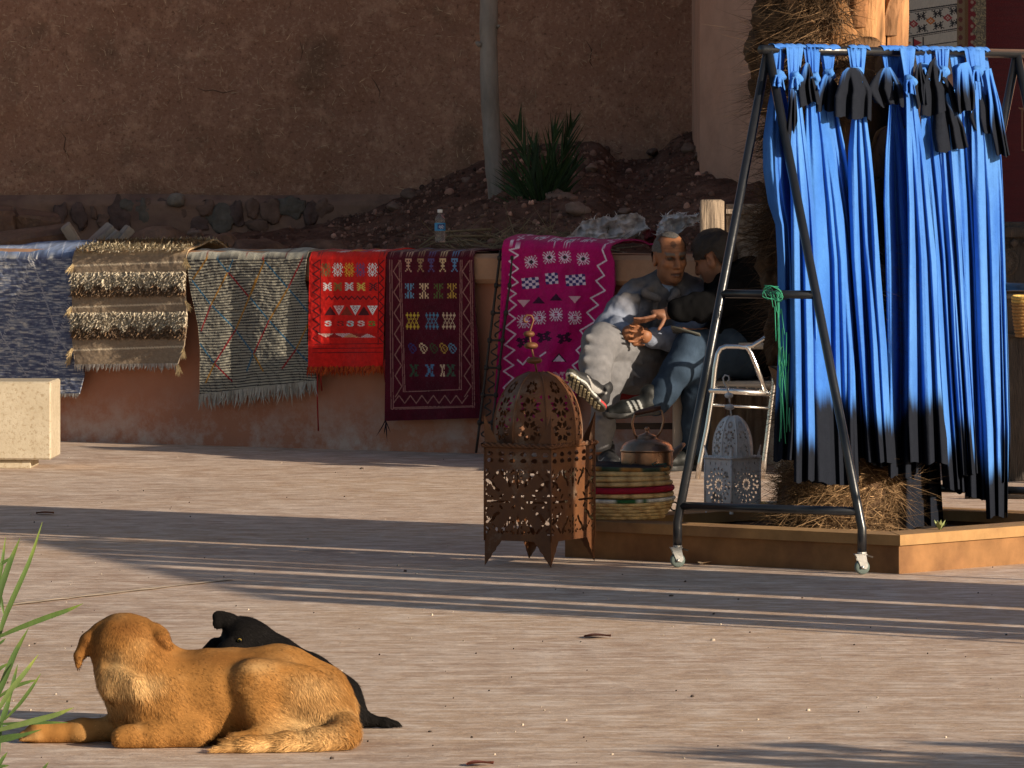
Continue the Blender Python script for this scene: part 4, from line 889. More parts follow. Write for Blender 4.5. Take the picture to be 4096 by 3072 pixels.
autosmooth(MB().box(np.array([x1-.60, Yb+.25, .021]), (1.0, .38, .042), rotz(-.03), bev=.004).build('foot_slab', MAT_TRAV, st, useCol=False))
# ================================================================ water bottle on the wall
bp_ = WP.pt(440, 251, -.12); bz = .992+.052; bt = thing('water_bottle', (bp_[0], bp_[1], bz), 'clear plastic water bottle with blue label standing on the burgundy rug', 'bottle')
MAT_PET = M('clear_plastic', (.95, .97, 1), rough=.06, var=0, bump=0, trans=.94, spec=.5); MAT_PET.node_tree.nodes['Principled BSDF'].inputs['IOR'].default_value = 1.25
pr = [(.001, 0), (.022, 0), (.026, .006)]
for k in range(5): pr += [(.0265, .010+k*.009), (.0245, .0145+k*.009)]
pr += [(.0265, .056), (.0268, .095), (.024, .104), (.0262, .112), (.0235, .121), (.017, .132), (.011, .141), (.010, .148)]
MB().lathe(pr, (bp_[0], bp_[1], bz), 24).build('bottle_body', MAT_PET, bt, useCol=False)
MB().lathe([(.0001, .148), (.0125, .148), (.013, .150), (.013, .162), (.012, .164), (.0001, .164)], (bp_[0], bp_[1], bz), 20).build('cap', M('white_cap', (.7, .7, .68), bump=0, rough=.4), bt, useCol=False)
lb = MB(); t = np.linspace(0, 2*np.pi, 49); V = []; C_ = []
for j, zz_ in enumerate(np.linspace(.058, .096, 13)):
    for i, a in enumerate(t[:-1]):
        V.append([bp_[0]+.0275*math.cos(a), bp_[1]+.0275*math.sin(a), bz+zz_]); f = (math.degrees(a)) % 360
        C_.append(srgb(36, 60, 120) if 240 < f < 330 and 3 <= j <= 10 else srgb(60, 140, 190))
        if 4 <= j <= 8 and 258 < f < 318 and (i*5+j*3) % 7 < 3: C_[-1] = srgb(200, 214, 230)
Fs = [(j*48+i, j*48+(i+1) % 48, (j+1)*48+(i+1) % 48, (j+1)*48+i) for j in range(12) for i in range(48)]
lb.add(V, Fs, np.array(C_)); lb.build('label_band', M('printed_label', attr=True, var=0, bump=0, rough=.4), bt)
# ================================================================ tree, palm shrub and rubbish on the bank
MAT_BARK = M('smooth_grey_bark', (.31, .27, .23), var=.35, vs_=9, bump=.6, bs=30, bd=.012, stretch=(1, 1, .35), tint=(.24, .20, .16), tscale=14, tlo=.58, thi=.72)
tY = 36.25; tp = lambda x, y: P(x, y, tY)
tr = thing('young_tree', tp(501, 262), 'slender grey tree trunk rising from the bank behind the wall', 'tree')
tpts = [tp(502, 275), tp(501.5, 250), tp(499, 225), tp(497, 200), tp(494, 170), tp(492, 139), tp(490, 105), tp(489, 69), tp(488.5, 35), tp(489, 0), tp(490, -60), tp(493, -140), tp(497, -230)]
tpts = np.array(tpts); trad = np.array([11, 9.6, 8.9, 8.4, 8.6, 8.9, 9.0, 9.1, 9.0, 8.9, 8.4, 7.4, 6])*tY/FP
k_ = np.linspace(0, 12, 90); tpi = np.stack([np.interp(k_, np.arange(13), tpts[:, i]) for i in range(3)], 1); tri = np.interp(k_, np.arange(13), trad)*(1+.05*n1(k_*2.1, 44))
mb = MB().tube(tpi, tri, 18); mb.build('trunk', MAT_BARK, tr, useCol=False)
for (x, y, d, r_) in ((480.5, 45, (-.9, -.2, .5), 2.2), (497, 27, (.5, -.8, .3), 1.4)):
    p0 = tp(x, y)+[0.0, -.02, 0]; MB().tube([p0, p0+np.array(d)*.02, p0+np.array(d)*.032], [r_*tY/FP*1.4, r_*tY/FP, .001], 8).build('branch_stub', MAT_BARK, tr, useCol=False)
def leaf_cloud(centers, rad, n, size, c0, seed, droop=.2, aspect=2.6):
    r_ = np.random.default_rng(seed); i = r_.integers(0, len(centers), n); d = r_.normal(0, 1, (n, 3)); d /= np.linalg.norm(d, axis=1)[:, None]
    p = np.array(centers)[i]+d*(r_.random(n)**.5*rad)[:, None]; dr_ = r_.normal(0, 1, (n, 3)); dr_[:, 2] -= droop*2; dr_ /= np.linalg.norm(dr_, axis=1)[:, None]
    nr_ = r_.normal(0, 1, (n, 3))+[0, 0, 1]; sd_ = np.cross(dr_, nr_); sd_ /= np.linalg.norm(sd_, axis=1)[:, None]; s2 = size*r_.uniform(.6, 1.3, (n, 1))
    V = np.stack([p, p+dr_*s2*.5+sd_*s2/aspect*.5, p+dr_*s2, p+dr_*s2*.5-sd_*s2/aspect*.5], 1).reshape(-1, 3)
    return V, (np.arange(n)*4)[:, None]+np.array([0, 1, 2, 3]), np.repeat(np.array(c0)*r_.uniform(.5, 1.4, (n, 1)), 4, 0)
MAT_LEAF = M('leaf', attr=True, var=.2, bump=0, rough=.55)
mb = MB(); ctr = []
for k in range(7):
    a = k*.9; e = tpts[-1]+np.array([math.cos(a)*.7, math.sin(a)*.6, .5+.12*k]); mb.tube([tpts[-2]+(tpts[-1]-tpts[-2])*(k/7), (tpts[-1]+e)/2+[0, 0, .08], e], [.03, .02, .008], 8); ctr.append(e)
mb.build('branches', MAT_BARK, tr, useCol=False)
V, Fs, C = leaf_cloud(ctr, .4, 1100, .09, (.07, .10, .035), 3); tag(mesh('crown', V, Fs, MAT_LEAF, tr, C, False), kind='stuff')
# palm shrub
sY = 35.75; sp_ = lambda x, y, dy=0: P(x, y, sY+dy); sh = thing('palm_shrub', sp_(541, 246), 'young dark green palm shrub with upright fronds beside the tree trunk', 'shrub')
def frond(name, pts, parent, c0, nl, ll, ang, width=.016, seed=0, mat=None, dead=False):
    r_ = np.random.default_rng(seed); pts = np.array(pts); k = np.linspace(0, len(pts)-1, 40); q = np.stack([np.interp(k, np.arange(len(pts)), pts[:, i]) for i in range(3)], 1)
    q = q+0; mb = MB(); mb.tube(q[::3], np.linspace(.009, .002, len(q[::3])), 6, np.array(c0)*1.5)
    T = np.gradient(q, axis=0); T /= np.linalg.norm(T, axis=1)[:, None]; sd_ = np.cross(T, [0, -1., 0]); sd_ /= np.linalg.norm(sd_, axis=1)[:, None]
    R_ = []; D_ = []; L_ = []; B_ = []
    for i in range(nl):
        f = .12+.88*i/nl; j = min(39, int(f*39))
        for s2 in (-1, 1):
            R_.append(q[j]); a = ang*(1-.55*f)+r_.normal(0, .06); D_.append(unit(T[j]*math.cos(a)+sd_[j]*s2*math.sin(a)+np.array([0, r_.normal(0, .25), 0]))); L_.append(ll*(.55+.75*math.sin(math.pi*min(1, .18+f*.8)))*r_.uniform(.8, 1.1)); B_.append(np.array([0, 0, -.02])*r_.random()+r_.normal(0, .008, 3))
    n = len(R_); cc = np.array(c0)*r_.uniform(.55, 1.5, (n, 1))
    Vs, Fs, C = strands(np.array(R_), np.array(D_), np.array(L_), width, np.tile([.15, -1., .2], (n, 1))+r_.normal(0, .5, (n, 3)), 3, np.array(B_), cc)
    mb.add(Vs, Fs.tolist(), C); mb.build(name, mat or MAT_LEAF, parent, smooth=False)
gcol = (.030, .062, .018); base_ = sp_(541, 246)
for i, (x, y, dy, mx_, my, ang, ll) in enumerate(((515, 119, .0, 534, 188, .62, .26), (533, 140, .1, 540, 190, .4, .2), (556, 124, .0, 547, 185, .4, .22), (573, 119, -.05, 557, 178, .45, .24), (511, 172, .1, 527, 204, .8, .2), (577, 160, .05, 557, 200, .5, .18), (546, 165, -.12, 543, 205, .4, .2))):
    frond('frond', [base_, (base_+sp_(mx_, my, dy*.5))/2+[0, 0, .02], sp_(mx_, my, dy*.5), sp_(x, y, dy)], sh, np.array(gcol)*(.7+.4*random.random()), 27, ll, ang, seed=i, width=.016)
dry = (.26, .19, .11)
for i, (x, y, dy) in enumerate(((515, 196, -.1), (522, 205, .05), (527, 208, -.15), (505, 215, 0), (512, 222, -.1), (599, 199, -.1), (590, 240, -.15), (570, 225, -.1), (575, 246, -.2), (500, 230, -.1), (535, 222, -.2), (560, 243, -.2))):
    b0 = sp_(532+(x-532)*.25+random.uniform(-6, 6), 250, dy); MB().tube([b0, (b0+sp_(x, y, dy))/2+[0, 0, .015], sp_(x, y, dy)], [.006, .005, .002], 5, np.array(dry)*random.uniform(.5, 1.2)).build('dry_stalk', MAT_STRAW, sh)
# dead twigs along the wall
n = 420; r0 = np.stack([bank_hit(x, y, .03+.12*random.random()) for x, y in zip(rng.uniform(440, 620, n), rng.uniform(236, 250, n))]); d = rng.normal(0, 1, (n, 3)); d[:, 2] = np.abs(d[:, 2])*.5; d[:, 0] *= 1.6; d /= np.linalg.norm(d, axis=1)[:, None]
Vs, Fs, C = strands(r0, d, rng.uniform(.06, .26, n), .006, np.tile([0, -1., .3], (n, 1)), 3, rng.normal(0, .04, (n, 3)), np.array(dry)*rng.uniform(.35, 1.1, (n, 1)))
tag(mesh('dead_twigs', Vs, Fs, MAT_STRAW, None, C, False), 'tangle of dead twigs and dry stalks behind the wall', 'twigs', kind='stuff')
for i, (x0, y0, x1_, y1_, x2, y2) in enumerate(((419, 247, 440, 232, 492, 229), (420, 249, 450, 236, 494, 236), (440, 243, 470, 240, 496, 246))):
    tag(MB().tube([P(x0, y0, 34.75), P(x1_, y1_, 34.75), P(x2, y2, 34.75)], [.004, .006, .007], 6, np.array(dry)*.8).build('bare_branch', MAT_STRAW), ['bare curved branch arching behind the water bottle, uppermost of three', 'bare thin branch below the uppermost one behind the water bottle', 'short low bare branch ending at the tree foot'][i], 'branch', 'bare branches by the tree')
# torn sacks
MAT_SACK = M('torn_white_plastic', attr=True, var=.3, vs_=18, bump=.8, bs=70, bd=.008, rough=.6)
def sack(pts, label, name='torn_sack', c0=srgb(214, 204, 200), seed=0, fr=90, red=False):
    """pts: list of (px_left,py,px_right,py2,dy) rows"""
    nu, nv = 60, len(pts)*10; k = np.linspace(0, len(pts)-1, nv); a = np.array(pts, float); a = np.stack([np.interp(k, np.arange(len(pts)), a[:, i]) for i in range(5)], 1); u = np.linspace(0, 1, nu)[:, None]
    px = a[None, :, 0]*(1-u)+a[None, :, 2]*u; py = a[None, :, 1]*(1-u)+a[None, :, 3]*u; q = np.stack([px*.12, py*.12, px*0], -1); py = py+2.2*fbm(q*1.0, 2, seed); px = px+1.5*fbm(q*1.2, 2, seed+4)
    Y = bank_hit(float(a[:, [0, 2]].mean()), 244.0, .12)[1]+.12*a[None, :, 4]-.10+.06*fbm(q*.9, 3, seed+9)
    V = np.stack([(px-512)/FP*Y, Y, H-(py-HZ)/FP*Y], -1); C = np.array(c0)*(.75+.35*fbm(q*2.2, 3, seed+2))[..., None]; C = np.clip(C, .02, 1)
    r_ = thing(name, V[nu//2, -1], label, 'sack', 'torn plastic sacks on the bank'); mesh('sheet', V.reshape(-1, 3), gridf(nu, nv), MAT_SACK, r_, C.reshape(-1, 3))
    ed = np.concatenate([V[:, 0], V[0], V[-1], V[:, -1]]); i = rng.integers(0, len(ed), fr); d = rng.normal(0, 1, (fr, 3)); d[:, 1] -= .4; d /= np.linalg.norm(d, axis=1)[:, None]
    Vs, Fs, Cs = strands(ed[i], d, rng.uniform(.01, .035, fr), .005, np.tile([0, -1., .2], (fr, 1)), 2, rng.normal(0, .01, (fr, 3)), np.array(c0)*rng.uniform(.7, 1.2, (fr, 1))); tag(mesh('frayed_edge', Vs, Fs, MAT_SACK, r_, Cs, False), kind='stuff')
sack([(582, 221, 638, 213, .5), (578, 228, 645, 220, .4), (566, 238, 648, 230, .2), (556, 250, 600, 246, .1)], 'torn dirty white woven sack draped on the bank above the magenta rug', seed=50)
sack([(664, 216, 700, 212, .45), (660, 224, 702, 218, .35), (655, 236, 676, 234, .2), (658, 246, 668, 246, .1)], 'crumpled white plastic sack behind the grey haired man', seed=60, c0=srgb(216, 212, 212))
sack([(642, 232, 650, 228, .3), (644, 240, 660, 238, .2), (650, 247, 664, 245, .1)], 'scrap of red torn sack behind the grey haired man', seed=70, c0=srgb(120, 24, 26), fr=20)
# mud bricks, slabs, rubble left
MAT_MBRK = M('crumbling_mud_brick', (.20, .118, .08), var=.4, vs_=9, bump=1, bs=24, bd=.02, tint=(.12, .065, .045), tscale=5)
MAT_SLAB = M('broken_pale_slab', (.42, .355, .285), var=.3, vs_=12, bump=.6, bs=40, bd=.008, tint=(.24, .20, .17), tscale=6)
def block(name, label, cat, group, p0, p1, Y, hgt, dep, mat, jit=.006, bev=.014):
    a, c = P(*p0, Y), P(*p1, Y); m_ = (a+c)/2; d = c-a; L_ = np.linalg.norm(d); ang = math.atan2(d[2], d[0])
    o = autosmooth(MB().box((0, 0, 0), (L_, dep, hgt), None, bev=bev, jit=jit).build(name, mat, None, useCol=False)); o.location = m_; o.rotation_euler = (.1, -ang, .12); return tag(o, label, cat, group)
block('mud_brick', 'dark mud brick at the far left edge on top of the rubble', 'brick', 'mud bricks on the bank', (-14, 224), (14, 224), 36.3, .17, .3, MAT_MBRK)
block('mud_brick', 'long dark mud brick beside the leftmost one, over the blue rug', 'brick', 'mud bricks on the bank', (14, 226), (60, 228), 36.4, .15, .3, MAT_MBRK)
block('mud_brick', 'sloping earth covered block lying right behind the blue rug', 'brick', 'mud bricks on the bank', (-8, 250), (74, 236), 35.85, .11, .28, MAT_MBRK, .01)
block('stone_slab', 'pale slab leaning to the left, alone on the left side of the slabs', 'slab', 'broken pale slabs', (65, 225), (81, 250), 35.75, .045, .2, MAT_SLAB, .003, .006)
block('stone_slab', 'pale slab leaning right, leftmost of three side by side', 'slab', 'broken pale slabs', (88, 248), (113, 227), 35.8, .045, .2, MAT_SLAB, .003, .006)
block('stone_slab', 'thin pale slab leaning right, between two others', 'slab', 'broken pale slabs', (99, 250), (118, 231), 35.7, .03, .2, MAT_SLAB, .003, .006)
block('stone_slab', 'pale slab leaning right against the earth heap', 'slab', 'broken pale slabs', (110, 250), (130, 227), 35.65, .03, .2, MAT_SLAB, .003, .006)
block('stone_slab', 'flat pale slab lying behind the beige shag rug', 'slab', 'broken pale slabs', (126, 245), (150, 242), 35.6, .03, .2, MAT_SLAB, .003, .006)
for i, (x, y, w, h, lab) in enumerate(((157, 238, 33, 12, 'rounded earth heap right of the leaning slabs'), (255, 247, 34, 11, 'low reddish earth lump behind the striped rug'), (325, 246, 26, 9, 'low reddish earth lump behind the red rug'), (220, 240, 22, 9, 'earth lump between the heap and the striped rug'))):
    c = P(x, y+h*.6, 35.9); o = stone('earth_lump', c, (w/190, .2, h/190*1.4), np.eye(3), MAT_MBRK, None, (1, 1, 1), 40+i, 26, .18); tag(o, lab, 'earth', 'earth lumps on the bank')
for i, (x, y, w, h, lab) in enumerate(((196, 233, 8, 5, 'dark angular rock on the earth heap'), (414, 196, 13, 6, 'pale flat rock on the slope left of the tree'), (470, 181, 9, 4, 'yellowish leaf shaped rock left of the tree'), (592, 168, 6, 5, 'rounded rock high on the slope right of the palm shrub'), (562, 200, 15, 9, 'large brown rock behind the palm shrub'), (578, 210, 14, 7, 'brown rock right of the large one by the palm shrub'), (690, 150, 8, 6, 'pale rock near the building corner'), (698, 156, 5, 4, 'smaller pale rock below the one at the building corner'), (652, 152, 6, 4, 'small brown rock high on the slope'), (395, 207, 9, 6, 'grey rock where the slope meets the plinth'), (640, 205, 8, 5, 'flat tan rock above the torn sack'), (625, 212, 7, 4, 'small tan rock at the top of the torn sack'))):
    q = float(np.clip((250-y)/100, .1, .95)); o = stone('rock', bank_hit(x, y, .03), (w/186, .08, h/186), euler(0, random.uniform(-.4, .4), 0), MAT_GRAV, None, np.array([.22, .14, .105])*random.uniform(.7, 1.5), 140+i, 16, .35); tag(o, lab, 'rock', 'rocks on the bank')
# ================================================================ wrought iron stand leaning by the magenta rug
MAT_IRON = M('dark_wrought_iron', (.05, .04, .034), rough=.55, metal=.5, var=.4, vs_=20, bump=.4, bs=50)
ir = thing('iron_trellis', WP.pt(478, 454, .22), 'narrow scrolled wrought iron trellis leaning on the wall beside the burgundy rug', 'trellis')
def rail(f, dx): return WP.pt(500.5-24.5*f+dx, 250+203*f, .085+.14*f)
fr_ = np.linspace(0, 1, 12)
for dx in (0, 13): MB().tube([rail(f, dx) for f in fr_], .0065, 7).build('rail', MAT_IRON, ir, useCol=False)
for k in range(7):
    f0 = .04+k*.135; mb = MB(); t = np.linspace(0, 1, 40)
    pts = []
    for q in t:
        a = (q-.5)*9.5; rr = .25+4.2*abs(q-.5)*2*0+4.0*(1-abs(q-.5)*2)**.5
        sx = 6.5+rr*math.sin(a*1.15)*.95; f = f0+.02+.1*q; pts.append(rail(f, sx))
    mb.tube(pts, .0042, 6); mb.tube([rail(f0, -1), rail(f0, 14)], .0055, 6)
    for dx in (0, 13): p = rail(f0, dx); mb.lathe([(.001, -.016), (.011, -.010), (.012, 0), (.011, .010), (.001, .016)], p, 8)
    mb.build('scroll', MAT_IRON, ir, useCol=False)
# ================================================================ chairs
MAT_DARKW = M('dark_chair_wood', (.035, .022, .018), rough=.5, var=.3, vs_=18); MAT_REDV = M('red_vinyl', srgb(112, 22, 26), rough=.45, var=.15, bump=.2)
def chair_legs(mb_list): pass
sX, sYc = .60, 32.42; ch = thing('wooden_chair', (sX, sYc, 0), 'dark wooden chair with red seat under the grey haired man', 'chair')
for dx, dy in ((-.19, -.2), (.19, -.2), (-.19, .2), (.19, .2)): MB().box((sX+dx, sYc+dy, .165), (.038, .038, .33), None, bev=.005).build('leg', MAT_DARKW, ch, useCol=False)
autosmooth(MB().box((sX, sYc, .35), (.44, .46, .055), None, bev=.02).build('seat', MAT_REDV, ch, useCol=False))
for dx in (-.19, .19): MB().box((sX+dx, sYc, .12), (.02, .36, .025)).build('stretcher', MAT_DARKW, ch, False, False)
MB().box((sX, sYc-.2, .2), (.34, .02, .03)).build('stretcher', MAT_DARKW, ch, False, False)
MB().box((sX, sYc+.23, .60), (.26, .03, .40), None, bev=.01).build('backrest', MAT_DARKW, ch, useCol=False)
MAT_WPL = M('white_plastic', srgb(170, 160, 148), rough=.45, var=.12, vs_=5, bump=0)
wX, wY = 1.02, 32.3; wc = thing('plastic_chair', (wX, wY, 0), 'white plastic garden chair under the man in black', 'chair')
for dx, dy, tx in ((-.22, -.22, -.03), (-.20, .22, -.03), (.22, -.22, .05), (.2, .22, .05)): MB().box((wX+dx+tx*.5, wY+dy, .2), (.055, .05, .40), None, bev=.01).build('leg', MAT_WPL, wc, useCol=False)
autosmooth(MB().box((wX, wY, .40), (.46, .46, .035), None, bev=.012).build('seat', MAT_WPL, wc, useCol=False))
autosmooth(MB().box((wX+.26, wY, .62), (.04, .42, .46), euler(0, .18, 0), bev=.012).build('backrest', MAT_WPL, wc, useCol=False))
for dy in (-.24, .24):
    autosmooth(MB().box((wX+.06, wY+dy, .585), (.42, .05, .03), None, bev=.01).build('armrest', MAT_WPL, wc, useCol=False)); MB().box((wX-.13, wY+dy, .49), (.045, .04, .17)).build('arm_post', MAT_WPL, wc, useCol=False)
MAT_CHROME = M('polished_aluminium', (.74, .73, .71), rough=.2, metal=1, var=.06, bump=.15, bs=30)
ca = thing('metal_armchair', G(730, 479), 'shiny aluminium tube armchair frame in front of the man in black', 'chair')
cY = 31.2; q_ = lambda x, y, d=0: P(x, y, cY+d)
for d in (0, .48):
    MB().tube([q_(697.5, 478.5, d), q_(700, 462, d), q_(707, 428, d), q_(712.5, 394, d), q_(715, 368, d), q_(717.5, 354, d), q_(720.5, 348.5, d), q_(726, 346.4, d), q_(738, 346.6, d), q_(747, 347.6, d), q_(751, 353, d), q_(756, 365, d), q_(765.5, 391, d)], .0115, 10).build('arm_frame', MAT_CHROME, ca, useCol=False)
    MB().tube([q_(745, 347.2, d), q_(752, 346, d), q_(761, 340.6, d), q_(773, 331.6, d), q_(777, 328, d)], .0105, 10).build('back_post', MAT_CHROME, ca, useCol=False)
    MB().tube([q_(778, 352, d), q_(775.5, 372, d), q_(771, 405, d), q_(767, 440, d), q_(764.5, 460, d), q_(762.5, 478.5, d)], .0125, 10).build('rear_leg', MAT_CHROME, ca, useCol=False)
    MB().tube([q_(710, 390.5, d), q_(735, 391.2, d), q_(768, 393.5, d)], .0145, 10).build('seat_rail', MAT_CHROME, ca, useCol=False)
    MB().tube([q_(709.5, 404.8, d), q_(768, 408, d)], .0065, 8).build('stretcher', MAT_CHROME, ca, useCol=False)
for x, y in ((711, 390.5), (768, 393.5)): MB().tube([q_(x, y), q_(x, y, .48)], .012, 8).build('cross_rail', MAT_CHROME, ca, useCol=False)
for k in range(6): MB().box((q_(715+k*9.4, 390.5+k*.5)+q_(715+k*9.4, 390.5+k*.5, .48))/2+[0, 0, .012], (.034, .46, .006)).build('seat_slat', MAT_CHROME, ca, False, False)
# ================================================================ carved wooden panels, carpets on the building
MAT_OLDW = M('weathered_grey_wood', (.27, .215, .17), var=.4, vs_=6, bump=.8, bs=18, bd=.012, stretch=(6, 6, .7), tint=(.11, .08, .062), tscale=4)
MAT_OLDL = M('pale_weathered_post', (.33, .25, .18), var=.35, vs_=5, bump=.8, bs=16, bd=.012, stretch=(6, 6, .7), tint=(.2, .15, .11), tscale=4)
dY = 32.62; dq = lambda x, y, d=0: P(x, y, dY+d); cp = thing('carved_panel', (P(745, 400, dY)[0], dY, 0), 'weathered grey carved wooden door panel standing behind the man in black', 'panel')
a, c = dq(700, 200), dq(724, 200); MB().box(((a[0]+c[0])/2, dY, a[2]/2), (c[0]-a[0], .09, a[2]), None, bev=.008, jit=.003).build('post', MAT_OLDL, cp, useCol=False)
a, c = dq(726, 204), dq(800, 204); MB().box(((a[0]+c[0])/2, dY+.03, a[2]/2), (c[0]-a[0], .05, a[2]), None, bev=.004).build('board', MAT_OLDW, cp, useCol=False)
MB().box(((a[0]+c[0])/2, dY-.005, a[2]-.035), (c[0]-a[0], .03, .022)).build('moulding', MAT_OLDW, cp, False, False)
def disc(x, y, r_, nm='carved_disc', n=20): 
    p = dq(x, y, .006); MB().lathe([(.0001, .0), (.3, .0), (.36, .1), (.5, .1), (.58, 0), (.85, .0), (.92, .14), (1.0, .1), (1.02, -.25)], (0, 0, 0), n).build(nm, MAT_OLDW, cp, useCol=False); o = bpy.context.scene.objects[-1] if False else col.objects[-1]
    o.scale = (r_, r_, .1); o.rotation_euler = (R(90), 0, 0); o.location = p
for (x, y, r_) in ((743, 222, .062), (773, 226, .055), (745, 252, .066), (733, 262, .03), (770, 262, .06), (745, 285, .06), (772, 292, .06)): disc(x, y, r_)
rY = 31.0; MAT_DKW = M('dark_carved_wood', (.055, .045, .04), var=.4, vs_=8, bump=.8, bs=24, bd=.012, stretch=(5, 5, .8))
rp = thing('carved_panel', (P(1010, 400, rY)[0], rY, 0), 'dark carved wooden chest panel right of the blue scarves, below the red carpet', 'panel')
a, c = P(965, 222, rY), P(1120, 222, rY); MB().box(((a[0]+c[0])/2, rY+.06, a[2]/2), (c[0]-a[0], .1, a[2]), None, bev=.006).build('board', MAT_DKW, rp, useCol=False)
for y, h in ((232, .05), (288, .035), (335, .02)): MB().box(((a[0]+c[0])/2, rY, P(0, y, rY)[2]), (c[0]-a[0], .03, h), None, bev=.006).build('moulding', MAT_DKW, rp, useCol=False)
for k in range(9):
    p = P(978+k*12, 243, rY); MB().box((p[0], rY-.008, p[2]), (.03, .02, .03), euler(0, R(45), 0), bev=.003).build('carved_diamond', MAT_DKW, rp, useCol=False)
p = P(1003, 262, rY); MB().lathe([(.001, .016), (.035, .018), (.045, .006), (.055, .006), (.065, .014), (.072, 0)], (0, 0, 0), 20).build('carved_disc', MAT_DKW, rp, useCol=False); o = col.objects[-1]; o.rotation_euler = (R(90), 0, 0); o.location = (p[0], rY+.006, p[2])
MB().tube([P(960, 298, 30.6), P(1100, 295, 30.6)], .014, 10).build('iron_bar', MAT_IRON, rp, useCol=False)
MB().tube([P(965, 496, 29.5), P(1110, 497, 29.5)], .02, 10).build('floor_rail', MAT_IRON, rp, useCol=False)
hb = P(1030, 330, 29.8); basket('wicker basket hanging at the right edge beside the carved panel', hb[:2], hb[2]-.03, .055, .075, .18, lambda k, n, a: srgb(196, 160, 90) if k > n-3 else srgb(150, 112, 66), 'wicker_basket', group=None, ncoil=12)
def wall_textile(name, label, x0, x1, y0, y1, ras, off, skew=0.0, nu=150, nv=150, cat='carpet'):
    u, v = np.meshgrid(np.linspace(0, 1, nu), np.linspace(0, 1, nv), indexing='ij'); px = x0+(x1-x0)*u; py = y0+(y1-y0)*v; dn = off+.006*np.sin(u*14)+.006*n1(u*7+v, 3)
    V = BP.pt(px, py, dn*(1 if BP.n[0] < 0 else -1)); o = mesh(name, V.reshape(-1, 3), gridf(nu, nv), MAT_RUG, None, ras.get(px, py).reshape(-1, 3)); return tag(o, label, cat, 'carpets hung on the building')
ra = Ras(880, -30, 962, 80, 10, srgb(196, 186, 170)); bkc = srgb(34, 32, 34); Z5 = lambda x, y: (850+x*.1055, y*.1055)
for a, c, w in (((360, 132), (1060, 32), 1.3), ((360, 148), (1060, 48), .7), ((360, 376), (1060, 262), 1.2), ((360, 392), (1060, 278), .6), ((360, 480), (1060, 385), 1.0)): ra.line([Z5(*a), Z5(*c)], w, bkc)
ST = '#.#...#.#/.##.#.##./..##.##../.#######./..##.##../.##.#.##./#.#...#.#'
for i in range(4):
    x = 520+i*155; ra.stamp(ST, *Z5(x, 180-i*26), 11.5, 8.2, {'#': bkc}, -.14); ra.stamp(ST, *Z5(x+6, 296-i*27), 11.5, 7.6, {'#': bkc}, -.14)
    x = 440+i*162; c = srgb(196, 112, 44) if i % 2 == 0 else srgb(160, 40, 44); X0, Y0 = Z5(x, 255-i*29); ra.poly([(X0-5, Y0), (X0, Y0-4), (X0+5, Y0), (X0, Y0+4)], c)
    for dx, dy in ((-1.3, 0), (1.3, 0), (0, -1.3), (0, 1.3)): ra.stamp('#', X0+dx, Y0+dy, 1.3, 1.3, {'#': srgb(206, 190, 170)})
for x, c in ((540, srgb(190, 110, 44)), (640, srgb(160, 40, 44))): X0, Y0 = Z5(x, 405); ra.poly([(X0-4.5, Y0-4.5), (X0+4.5, Y0), (X0-4.5, Y0+4.5)], c)
for x in (498, 600, 692): ra.line([Z5(x, 355), Z5(x, 470)], 1.4, bkc)
wall_textile('flatweave_kilim', 'white flatweave kilim with black bands and small red and orange diamonds, above the clothes rack', 884, 957, -28, 74, ra, .03, nu=260, nv=300)
ra = Ras(950, -40, 1110, 240, 7, srgb(96, 14, 14)); ra.a *= (1+.18*vnoise(np.stack([ra.X*.05, ra.Y*.9, ra.X*0], -1), 3))[..., None]
ra.fill(ra.X < 986, srgb(110, 100, 84)); nn = vnoise(np.stack([ra.X*1.2, ra.Y*1.2, ra.X*0], -1), 8); ra.fill((ra.X < 986) & (ra.X > 974) & (nn > .1), srgb(168, 150, 112)); ra.fill((ra.X < 986) & (ra.X > 974) & (nn < -.4), srgb(70, 62, 50))
ra.fill((ra.X > 968) & (ra.X < 974+2*np.sin(ra.Y*.55)), srgb(120, 18, 26)); ra.fill((ra.X < 968) & (ra.X > 964.5), srgb(112, 80, 44)); ra.fill((ra.X < 964.5), srgb(128, 104, 74))
ra.fill((ra.X < 964) & (np.hypot((ra.X-960.5)*1.2, ((ra.Y+3) % 9)-4.5) < 2.6), srgb(104, 44, 34)); ra.fill((ra.X > 969.5) & (ra.X < 974.5) & (np.hypot(ra.X-972, ((ra.Y+2) % 8)-4) < 1.6), srgb(160, 140, 120))
for a in ([(1022, 110), (1022, 150), (1040, 150)], [(1026, 110), (1026, 146), (1040, 146)], [(1019, 108), (1030, 110)]): ra.line(a, 1.4, srgb(160, 120, 84))
wall_textile('pile_carpet', 'deep red carpet with patterned tan border hanging at the right edge', 957, 1105, -36, 223, ra, .045, nu=300, nv=380)
